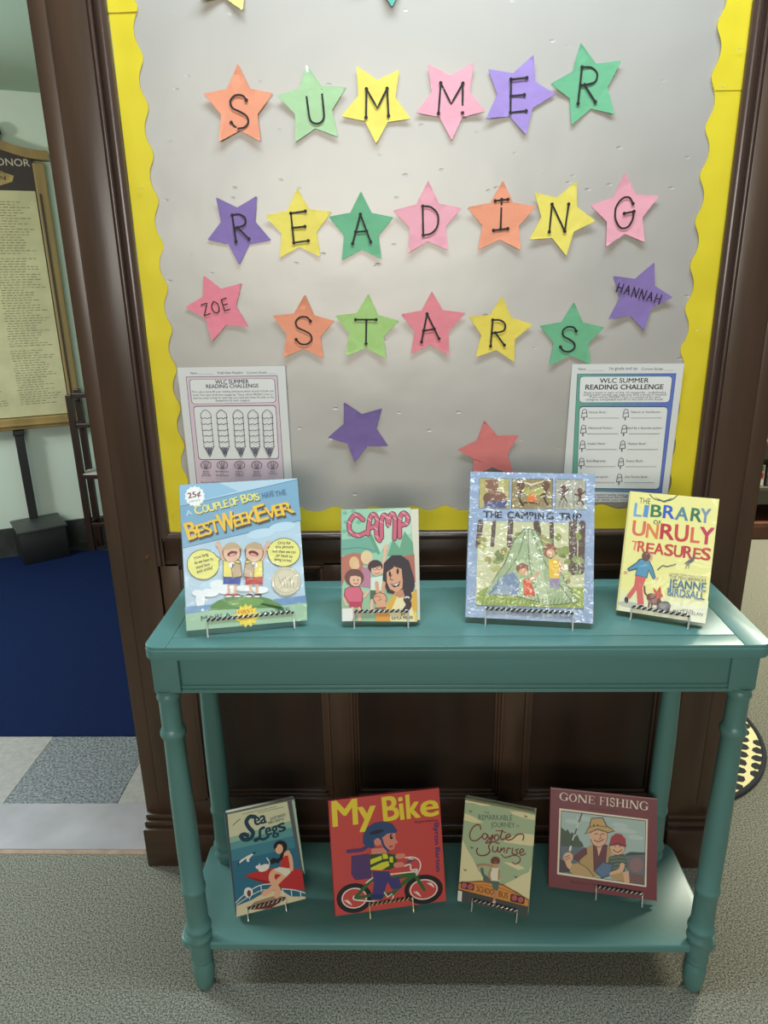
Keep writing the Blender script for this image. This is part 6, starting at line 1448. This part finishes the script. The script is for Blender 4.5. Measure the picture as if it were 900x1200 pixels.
('S',(64,56,84),1.23,[(1.36,86.39),(10.39,88.24)],0,0),
('S',(64,56,84),2.14,[(5.35,77.53),(5.5,73.1)],0,0),
('T',(64,56,84),'Book about sports :',(-64.38,53.57),(-15.34,53.29),4.29,'n'),
('T',(64,56,84),'Any Fiction Book :',(16.2,53.11),(66.22,52.83),4.29,'n'),
('S',(130,126,130),0.92,[(-65.83,43.46),(-3.4,43.08)],0,0),
('S',(130,126,130),0.92,[(16.64,42.96),(78.45,42.59)],0,0),
('S',(64,56,84),1.23,[(-79.14,44.8),(-78.06,58.7),(-74.73,62.15),(-70.22,59.92),(-67.61,46.0)],0,0),
('S',(64,56,84),1.23,[(-79.14,44.8),(-67.61,46.0)],0,0),
('S',(64,56,84),1.23,[(-78.11,53.01),(-69.1,54.86)],0,0),
('S',(64,56,84),2.14,[(-74.17,44.14),(-74.04,39.71)],0,0),
('S',(64,56,84),1.23,[(0.47,44.33),(1.5,58.26),(4.84,61.72),(9.38,59.48),(12.06,45.53)],0,0),
('S',(64,56,84),1.23,[(0.47,44.33),(12.06,45.53)],0,0),
('S',(64,56,84),1.23,[(1.47,52.56),(10.52,54.41)],0,0),
('S',(64,56,84),2.14,[(5.47,43.66),(5.62,39.22)],0,0),
('T',(64,56,84),'Turn in your completed reading challenge into the library',(-83.25,14.74),(71.03,13.68),4.59,'n'),
('T',(64,56,84),'and you will be entered to win a PRIZE at the end',(-83.92,9.03),(69.17,7.95),4.59,'n'),
('T',(64,56,84),'of the summer when you complete the form',(-83.97,3.31),(78.47,2.14),4.59,'n')]}
def sheet(key, c, ang, wd, ht, label):
    mb = MB(); P = mat('sheet_paper', (226, 223, 216), .7, bump=.12, scale=14)
    n = 10; vs = []; fs = []
    for j in range(n + 1):
        for i in range(n + 1): vs.append(((i / n - .5) * wd, 0, j / n * ht))
    for j in range(n):
        for i in range(n): a = j * (n + 1) + i; fs.append((a, a + 1, a + n + 2, a + n + 1))
    mb.add(vs, fs, P); mb.add([(x, .0004, z) for x, y, z in vs], fs, P)
    print_ops(mb, ART[key][1:], -.00005, 'paper', .000012)
    o = mb.build('worksheet', fix=False); o.location = (c[0] + math.sin(ang) * ht / 2, -.0075, c[1] - ht / 2 * math.cos(ang)); o.rotation_euler = (.012, -ang, 0)
    return tag(o, label, 'worksheet', 'reading challenge sheets pinned on the board')
sheet('sheetL', (-0.3376, 1.0821), 0.00256, 0.2156, 0.2860, 'white worksheet with pink frame and five drawn ice cream cones')
sheet('sheetR', (0.4440, 1.0768), -0.00913, 0.2182, 0.2852, 'white worksheet with green to blue frame and ten ruled entries')

def book_frame(x, y, z, yaw, lean, roll):
    yaw, lean, roll = map(math.radians, (yaw, lean, roll))
    u = Vector((math.cos(yaw), math.sin(yaw), 0)); n = Vector((math.sin(yaw), -math.cos(yaw), 0))
    k = -n * math.sin(lean) + Vector((0, 0, 1)) * math.cos(lean)
    uu = u * math.cos(roll) + k * math.sin(roll); kk = k * math.cos(roll) - u * math.sin(roll); b = kk.cross(uu)
    M = Matrix((uu, b, kk)).transposed().to_4x4(); M.translation = (x, y, z); return M
def make_book(key, pose, dz, wd, ht, t, kind, hard, spine_col, label, group, ew, wire, lip, elabel, egroup, exo=0):
    x, y, z, yaw, lean, roll = pose
    r = thing('book', (0, 0, 0), label, 'book', group); M = book_frame(x, y, z + dz, yaw, lean, roll)
    r.location = M.translation; r.rotation_euler = M.to_euler()
    ops = ART[key]; base = ops[0][2]; c0 = ops[0][1]
    mb = MB(); ctr = [(px / 1000, pz / 1000) for px, pz in base]; m0 = ink(c0, kind)
    mb.prism(ctr, -.0022, -.0004, m0, axis='y'); mb.prism(inset(ctr, .0004), -.0004, 0, m0, axis='y')
    print_ops(mb, ops[1:], 0, kind, .00002)
    mb.build('front_cover', r, fix=False)
    ins = .0035 if hard else .0004
    mb = MB(); x0, x1, z0, z1 = -wd / 2 + .002, wd / 2 - ins, ins, ht - ins
    mb.box(x0, x1, .0023, t - .002, z0, z1, PAGES); mb.build('page_block', r)
    sc = ink(spine_col, kind)
    mb = MB(); mb.box(-wd / 2, wd / 2, t - .0019, t, 0, ht, sc, bev=.0006); mb.build('back_cover', r)
    mb = MB(); mb.prism([(-wd / 2, .001), (-wd / 2 + .0022, 0.0023), (-wd / 2 + .0022, t - .002), (-wd / 2, t - .001), (-wd / 2 - .0014, t * .75), (-wd / 2 - .0018, t * .5), (-wd / 2 - .0014, t * .25)], 0, ht, sc); mb.build('spine', r, smooth=True)
    # wire easel
    e = thing('wire_easel', (x, y, z), elabel, 'display easel', egroup, math.radians(yaw)); l = math.radians(lean)
    def q(px, s, d): return (px, s * math.sin(l) + d * math.cos(l), dz + s * math.cos(l) - d * math.sin(l))
    rw = .0014; ex_ = ew / 2; mb = MB()
    n = int(ew / .0011)
    for ph, wm_ in ((0, wire), (PI, DARKW)):
        mb.tube([q(exo - ex_ + ew * i / n, lip + .0019 * math.cos(i * .75 + ph), -.0038 + .0019 * math.sin(i * .75 + ph)) for i in range(n + 1)], .0014, wm_, 6)
    mb.build('twisted_lip', e, smooth=True)
    tb = .62 * ht
    for sg in (-1, 1):
        mb = MB(); px = exo + sg * ex_
        f = q(px, -.0024, -.0036)
        mb.tube([q(px, lip + .001, -.0036), q(px, lip * .5, -.0046), q(px, .001, -.0048), (px, f[1] - .003, .0030), (px, f[1] - .0055, .0016), (px, f[1] - .004, .0014), (px, f[1], .0032 if f[2] > .004 else f[2]), q(px, -.0023, .001), q(px, -.0021, t + .002), q(px, .004, t + .0035), q(px * .8, tb * .6, t + .0032), q(exo + sg * .012, tb, t + .0032)], rw, wire, 7)
        mb.build('side_wire', e, smooth=True)
    top = q(exo, tb, t + .0032); mb = MB()
    back = math.sin(l) * tb + .055
    mb.tube([q(exo - .012, tb, t + .0032), (exo - .010, top[1] + .006, top[2] - .004), (exo - .008, back, .0014), (exo + .008, back, .0014), (exo + .010, top[1] + .006, top[2] - .004), q(exo + .012, tb, t + .0032)], rw, wire, 7)
    mb.build('rear_strut', e, smooth=True)
    return r

# ================================================================== TABLE
TZ = .800; YF, YB, XL, XR = -.374, -.100, -.443, .614
tb = thing('console_table', (.08, -.235, 0), 'long teal painted console table with turned legs and a lower shelf', 'table')
def tput(mb, name, smooth=True): return put(mb.build(name, smooth=smooth), tb)
mb = MB(); mb.prism(rrect(XL + .0005, XR - .0005, YF + .0005, YB - .0005, .02), .775, TZ - .0013, TEAL)
lipm = rrect(XL, XR, YF, YB, .0205)
def slabpiece(pts, bev): mb.prism(pts, .790, TZ, TEAL, bev=bev)
gap = .0007
slabpiece(rrect(XL, -.402 - gap, YF, YB, .02, (1, 0, 0, 1)), .0012); slabpiece(rrect(.566 + gap, XR, YF, YB, .02, (0, 1, 1, 0)), .0012)
slabpiece(rrect(-.402 + gap, .566 - gap, YF, -.338 - gap, .02, (0, 0, 0, 0)), .0012); slabpiece(rrect(-.402 + gap, .566 - gap, -.338 + gap, -.136 - gap, .02, (0, 0, 0, 0)), .0012); slabpiece(rrect(-.402 + gap, .566 - gap, -.136 + gap, YB, .02, (0, 0, 0, 0)), .0012)
mb.prism(rrect(XL - .001, XR + .001, YF - .001, YB + .001, .021), .778, .795, TEAL, bev=.003)
tput(mb, 'tabletop')
LX = ((-.418, -.347), (.584, -.343), (-.416, -.127), (.560, -.127))
for k, (a, b_, c, d) in enumerate(((-.40, .566, -.356, -.334), (-.40, .548, -.138, -.120))):
    mb = MB(); mb.box(a, b_, c, d, .701, .777, TEAL, bev=.001)
    if k == 0: mb.box(a, b_, c - .003, d, .7115, .7165, TEAL, bev=.002); mb.box(a, b_, c - .003, d, .701, .7085, TEAL, bev=.002)
    tput(mb, 'apron')
for xa in (-.434, .574):
    mb = MB(); mb.box(xa, xa + .018, -.335, -.13, .701, .777, TEAL, bev=.001); tput(mb, 'apron')
PROF = [(.0, .0165), (.004, .0185), (.03, .0222), (.055, .0228), (.066, .0215), (.070, .0200), (.074, .0222), (.079, .0228), (.083, .0215), (.086, .0225), (.0985, .0225), (.115, .0225), (.124, .0225), (.128, .0250), (.133, .0262), (.138, .0250), (.142, .0222), (.147, .0215), (.151, .0250), (.157, .0268), (.163, .0255), (.167, .0228), (.18, .0222), (.245, .0218), (.250, .0240), (.255, .0246), (.260, .0236), (.263, .0220), (.35, .0226), (.45, .0218), (.56, .0196), (.602, .0190), (.607, .0215), (.613, .0238), (.619, .0236), (.625, .0210), (.629, .0192), (.67, .0190), (.684, .0192), (.688, .0215), (.692, .0222), (.696, .0205), (.700, .0195), (.704, .0225), (.708, .0240)]
for (x, y) in LX:
    mb = MB(); mb.lathe([(z, r * .97) for z, r in PROF], TEAL, x, y, 32); bxo = x + (.006 if x < 0 else -.006); mb.box(bxo - .0235, bxo + .0235, y - .019, y + .022, .706, .777, TEAL, bev=.002); tput(mb, 'leg')
mb = MB(); mb.prism(rrect(-.462, .622, -.352, -.078, .024), .099, .115, TEAL, bev=.004); tput(mb, 'lower_shelf')

TB = 'books displayed on the table top'; SB = 'books displayed on the lower shelf'; TE = 'wire easels on the table top'; SE = 'wire easels on the lower shelf'
make_book('best', (-.2732, -.3178, TZ, 11.7, 25, -.5), .012, .2077, .2564, .013, 'film', 1, (120, 150, 170), 'light blue picture book with two cartoon children waving on a green hill', TB, .150, STEEL, .016, 'silver wire easel under the blue book with two waving cartoon children', TE, .006)
make_book('camp', (-.0391, -.3023, TZ, 1.2, 21.1, -.2), .012, .1381, .1975, .018, 'cover', 0, (226, 224, 220), 'small mint paperback with pink rope lettering and a dark-haired girl making a peace sign', TB, .095, STEEL, .017, 'silver wire easel under the mint paperback with pink rope lettering', TE, 0)
make_book('trip', (.2200, -.3042, TZ, -7.2, 25.7, 0), .012, .2200, .2634, .013, 'plastic', 1, (150, 170, 200), 'grey-blue picture book in shiny plastic with a tent scene under three small pictures', TB, .150, STEEL, .017, 'silver wire easel under the grey-blue tent picture book', TE, 0)
make_book('lib', (.4520, -.2928, TZ, -22.8, 20.1, .5), .012, .1471, .2160, .023, 'film', 1, (240, 228, 150), 'pale yellow hardback with multicoloured title and a woman walking a dog', TB, .095, STEEL, .010, 'silver wire easel under the pale yellow hardback', TE, 0)
make_book('sea', (-.2847, -.2760, .115, 18.8, 20.6, -.3), .0118, .1468, .2144, .018, 'cover', 0, (60, 90, 100), 'teal paperback with a black-haired girl sitting on a red boat', SB, .080, STEEL, .012, 'silver wire easel under the teal boat paperback', SE, -.01)
make_book('bike', (-.0308, -.2750, .115, 10.2, 19.8, -.4), .010, .2365, .2388, .010, 'cover', 1, (170, 60, 60), 'square red picture book with yellow title and a child riding a green bicycle', SB, .092, BRASS, .017, 'pale brass wire easel under the square red bicycle book', SE, 0)
make_book('coy', (.1805, -.2760, .115, -16.7, 19.7, .6), .0118, .1474, .2180, .019, 'film', 1, (170, 186, 150), 'sage green hardback with looping script title above an orange bus', SB, .094, STEEL, .010, 'silver wire easel under the sage green bus hardback', SE, .005)
make_book('fish', (.4199, -.2350, .115, -11.5, 25.6, 1.7), .010, .2229, .2084, .010, 'cover', 1, (110, 36, 46), 'wide maroon picture book showing a man and a boy with a fishing rod', SB, .094, STEEL, .014, 'silver wire easel under the maroon fishing book', SE, .035)

# ================================================================== HALL OBJECTS
cb = MB(); e0 = wallpt(-.6, 0, .016); e1 = wallpt(.44, 0, .016)
cb.prism([(-.646, .49), (-.646, 2.142), (-1.75, 2.142), (e1.x, 2.142), (e0.x, e0.y), (e0.x, .49)], -.011, .003, BLUE)
tag(cb.build('carpet', smooth=True), 'dark blue carpet covering the hall floor beyond the doorway', 'carpet')
mb = MB(); mb.prism([(-.842, .506), (-.828, .500), (-.812, .508), (-.826, .513), (-.836, .511)], .0032, .0052, mat('white_scrap', (225, 222, 214), .8)); tag(mb.build('paper_scrap'), 'tiny white paper scrap on the blue carpet edge by the doorway', 'paper')
# honour board hung on the oblique wall: local x along the wall, -y out of it
OAK = mat('light_oak', (142, 118, 68), .5, bump=.1, scale=50, var=.2, var_scale=9, stretch=(1, 1, .15)); DKH = mat('dark_header', (44, 32, 28), .5); PARCH = mat('parchment', (196, 190, 150), .8, var=.10, var_scale=9)
hb = thing('honor_board', wallpt(0, .669, .004), 'tall oak framed honour board with arched top and parchment list of names', 'plaque', None, A25)
mb = MB(); mb.box(-.62, .49, -.030, 0, .06, 1.20, DKH); mb.build('back_panel', hb)
mb = MB(); mb.box(-.57, .45, -.036, -.0305, .062, 1.112, PARCH); rs = random.Random(3)
INKL = mat('faded_ink', (132, 126, 98), .8)
for col in range(4):
    x0 = -.54 + col * .255
    for k in range(82):
        if k in (0, 1) or k == 22 or k == 58: continue
        z = 1.085 - k * .0119; x = x0 + rs.uniform(0, .012); x1 = x0 + rs.uniform(.11, .19)
        while x < x1:
            wl = rs.uniform(.010, .026); mb.box(x, x + wl, -.0364, -.0355, z, z + rs.uniform(.0028, .0042), INKL); x += wl + .006
mb.build('parchment', hb)
for a, b_ in ((-.66, -.585), (.455, .508)):
    mb = MB(); mb.box(a, b_, -.045, 0, .03, 1.235, OAK, bev=.006); mb.box(a + .012, a + .02, -.049, 0, .08, 1.10, DKH); mb.build('frame_post', hb)
mb = MB(); mb.box(-.70, .516, -.055, 0, 0, .058, OAK, bev=.006); mb.box(-.69, .512, -.065, 0, .018, .030, OAK, bev=.004); mb.build('bottom_rail', hb)
arch = []
for i in range(33):
    s = -.70 + i / 32 * 1.231; t = abs((s + .0845) / .6155); arch.append((s, 1.252 + .17 * (.5 + .5 * math.cos(PI * min(t * 1.02, 1)))))
poly = [(s, z - .008) for s, z in arch] + [(s, z + .032) for s, z in reversed(arch)]
mb = MB(); mb.prism([(-.60, 1.115), (.465, 1.115)] + [(s, z + .0) for s, z in reversed(arch) if -.60 < s < .468], .0, .035, DKH, axis='y'); 
GOLD = mat('header_gold', (176, 148, 92), .6, var=.25, var_scale=20); mb.prism([(-.45, 1.135), (.30, 1.13), (.36, 1.15), (.37, 1.175), (.30, 1.20), (-.45, 1.205)], .035, .0362, GOLD, axis='y')
def plaque_text(txt, x0, x1, z, cap, m, yy=-.0372, off=.004):
    V, F = glyphs(txt, off); a0 = min(v[0] for v in V); a1 = max(v[0] for v in V); H = max(v[1] for v in glyphs('H', 0)[0]); mb.add([(x0 + (v[0] - a0) * (x1 - x0) / (a1 - a0), yy, z + v[1] * cap / H) for v in V], F, m)
SIL = mat('header_lettering', (196, 186, 166), .6)
plaque_text('HONOR', .272, .446, 1.217, .030, SIL); plaque_text('AN', .275, .335, 1.156, .018, DKH); plaque_text('N OF', .30, .36, 1.183, .008, DKH)
mb.build('header_panel', hb)
mb = MB(); mb.prism(poly, 0, .06, OAK, axis='y'); mb.build('arched_cornice', hb, smooth=True)
mb = MB(); mb.lathe([(1.31, .012), (1.335, .018), (1.352, .030), (1.372, .026), (1.392, .010)], DKH, .318, -.03, 16); mb.build('finial', hb, smooth=True)
hb.scale = (1.03, 1.03, 1.03)
# black pole on its box
pp = thing('pole', wallpt(.205, .185, .05), 'black square pole standing between the black box and the honour board', 'pole', None, A25)
mb = MB(); mb.box(-.021, .021, -.02, .02, .002, .455, BLACKM, bev=.003); mb.build('post', pp)
mb = MB(); mb.box(-.026, .026, -.025, .025, .455, .48, BLACKM, bev=.004); mb.build('collar', pp)
bx = thing('floor_box', (-1.93, 2.06, .003), 'black lidded box on the blue carpet below the honour board', 'box', None, math.radians(36))
mb = MB(); mb.box(-.10, .125, -.09, .13, 0, .168, BLACKM, bev=.004); mb.build('body', bx, smooth=True)
mb = MB(); mb.box(-.108, .133, -.098, .138, .168, .184, mat('box_lid', (52, 54, 52), .45), bev=.004); mb.build('lid', bx, smooth=True)
# small dark chair in the recess
ch = thing('chair', (-1.695, 2.155, -.012), 'narrow dark wooden chair with pale seat in the hall recess', 'chair', None, 0)
for (x, y, h) in ((0, 0, .86), (.30, 0, .46), (0, .10, .875), (.30, .10, .46)):
    mb = MB(); mb.box(x - .016, x + .016, y - .014, y + .014, 0, h, DWOOD, bev=.003); mb.build('leg', ch)
for z in (.835, .69):
    for a in (0,): 
        mb = MB(); mb.box(-.012, .012, .014, .086, z - .012, z + .012, DWOOD, bev=.003); mb.build('back_rail', ch)
mb = MB(); mb.box(.016, .30, -.010, .012, .845, .868, DWOOD, bev=.003); mb.build('arm', ch); mb = MB(); mb.box(.016, .30, -.010, .012, .69, .712, DWOOD, bev=.003); mb.build('arm', ch)
mb = MB(); mb.box(.0, .315, -.012, .113, .425, .445, mat('pale_seat', (178, 176, 164), .6), bev=.004); mb.box(.0, .316, -.016, -.011, .418, .440, DWOOD); mb.build('seat', ch)
for y in (0, .10): mb = MB(); mb.box(.016, .285, y - .008, y + .008, .15, .168, DWOOD, bev=.002); mb.build('stretcher', ch)
mb = MB(); mb.box(-.008, .008, .014, .086, .15, .168, DWOOD, bev=.002); mb.build('stretcher', ch)

# ================================================================== BEYOND THE RIGHT OPENING
MCX, MCY, MR = .741, .5376, .378
rug = thing('oval_rug', (MCX, MCY, 0), 'round cream and black patterned rug with black binding on the carpet', 'rug')
CREAM = mat('rug_cream', (238, 226, 168), .9, bump=.4, scale=200); RBLK = mat('rug_black', (34, 38, 44), .9, bump=.4, scale=200)
def disc(r, n=64, y0=-9): return [(r * math.cos(2 * PI * i / n), r * math.sin(2 * PI * i / n)) for i in range(n)]
mb = MB(); mb.prism(disc(MR - .012), .001, .008, CREAM)
ua = Vector((.0358, -.0195)); ub = Vector((-.0187, -.0362)); rs = random.Random(2)
for i in range(-11, 12):
    for j in range(-11, 12):
        c = ua * (i - .35) + ub * j
        if c.length > MR - .008: continue
        pts = []
        for k in range(7):
            a = 2 * PI * k / 7 + .4; pts.append(c + Vector((math.cos(a), math.sin(a))) * .0168 * rs.uniform(.86, 1.12))
        pts = [p if p.length < MR - .013 else p * ((MR - .013) / p.length) for p in pts]
        mb.prism([(p.x, p.y) for p in pts], .0078, .0086, RBLK)
mb.build('rug_field', rug)
mb = MB(); ring = [(MR - .007 + .0075 * math.cos(t), .0065 + .0062 * math.sin(t)) for t in [2 * PI * k / 10 for k in range(10)]]; N = 72
vs = [(r * math.cos(2 * PI * i / N), r * math.sin(2 * PI * i / N), z) for i in range(N) for r, z in ring]; fs = [(i * 10 + k, i * 10 + (k + 1) % 10, ((i + 1) % N) * 10 + (k + 1) % 10, ((i + 1) % N) * 10 + k) for i in range(N) for k in range(10)]
mb.add(vs, fs, RBLK); mb.build('rug_binding', rug, smooth=True)
bc = thing('bookcase', (1.5, 2.235, 0), 'dark brown bookcase with grey sloping display shelves beyond the opening', 'bookcase')
BRN = mat('brown_shelf_wood', (92, 56, 36), .45, var=.2, var_scale=8); GREY = mat('grey_shelf', (84, 82, 70), .7)
mb = MB(); mb.box(0, .03, 0, .34, 0, 1.3, BRN); mb.build('side_panel', bc); mb = MB(); mb.box(1.77, 1.8, 0, .34, 0, 1.3, BRN); mb.build('side_panel', bc)
mb = MB(); mb.box(.03, 1.77, .32, .34, 0, 1.3, GREY); mb.build('back_panel', bc)
mb = MB(); mb.box(.03, 1.77, 0, .3, .004, .068, BRN); mb.box(.03, 1.77, -.012, .32, .068, .098, BRN, bev=.004); mb.build('plinth', bc)
for z in (.275, .525, .80, 1.05):
    mb = MB(); mb.box(.03, 1.77, .0, .32, z, z + .018, GREY); mb.add([(x, y, zz) for x in (.03, 1.77) for y, zz in ((.03, z - .085), (.045, z - .085), (.03, z), (.045, z))], [(0, 1, 3, 2), (4, 6, 7, 5), (0, 4, 5, 1), (2, 3, 7, 6), (0, 2, 6, 4), (1, 5, 7, 3)], GREY); mb.build('shelf', bc)
def shelf_book(x, z, wd, ht, cols, label, yo=2.262):
    mb = MB(); m = [mat('spine_%d_%d_%d' % c, c, .5) for c in cols]
    mb.box(-wd / 2, wd / 2, 0, .02, 0, ht, m[0], bev=.001); n = len(m) - 1
    for k in range(n): mb.box(-wd / 2 + .006, wd / 2 - .006, -.0012, .004, ht * (k + .12) / n, ht * (k + .88) / n, m[k + 1])
    o = mb.build('shelf_book', loc=(x, yo, z)); o.rotation_euler = (-.06, 0, 0); return tag(o, label, 'book', 'face-out items in the far bookcase')
shelf_book(1.905, .2935, .055, .115, ((214, 205, 190), (230, 226, 220), (190, 44, 44), (92, 140, 96)), 'red and green face-out cover on the low shelf of the far bookcase')
shelf_book(1.985, .2935, .085, .105, ((58, 56, 54), (96, 96, 100), (178, 168, 120)), 'grey and tan face-out cover beside the red and green one in the far bookcase')
shelf_book(1.945, .5435, .13, .125, ((216, 208, 196), (196, 40, 44), (226, 222, 214)), 'white and red box on the upper visible shelf of the far bookcase')
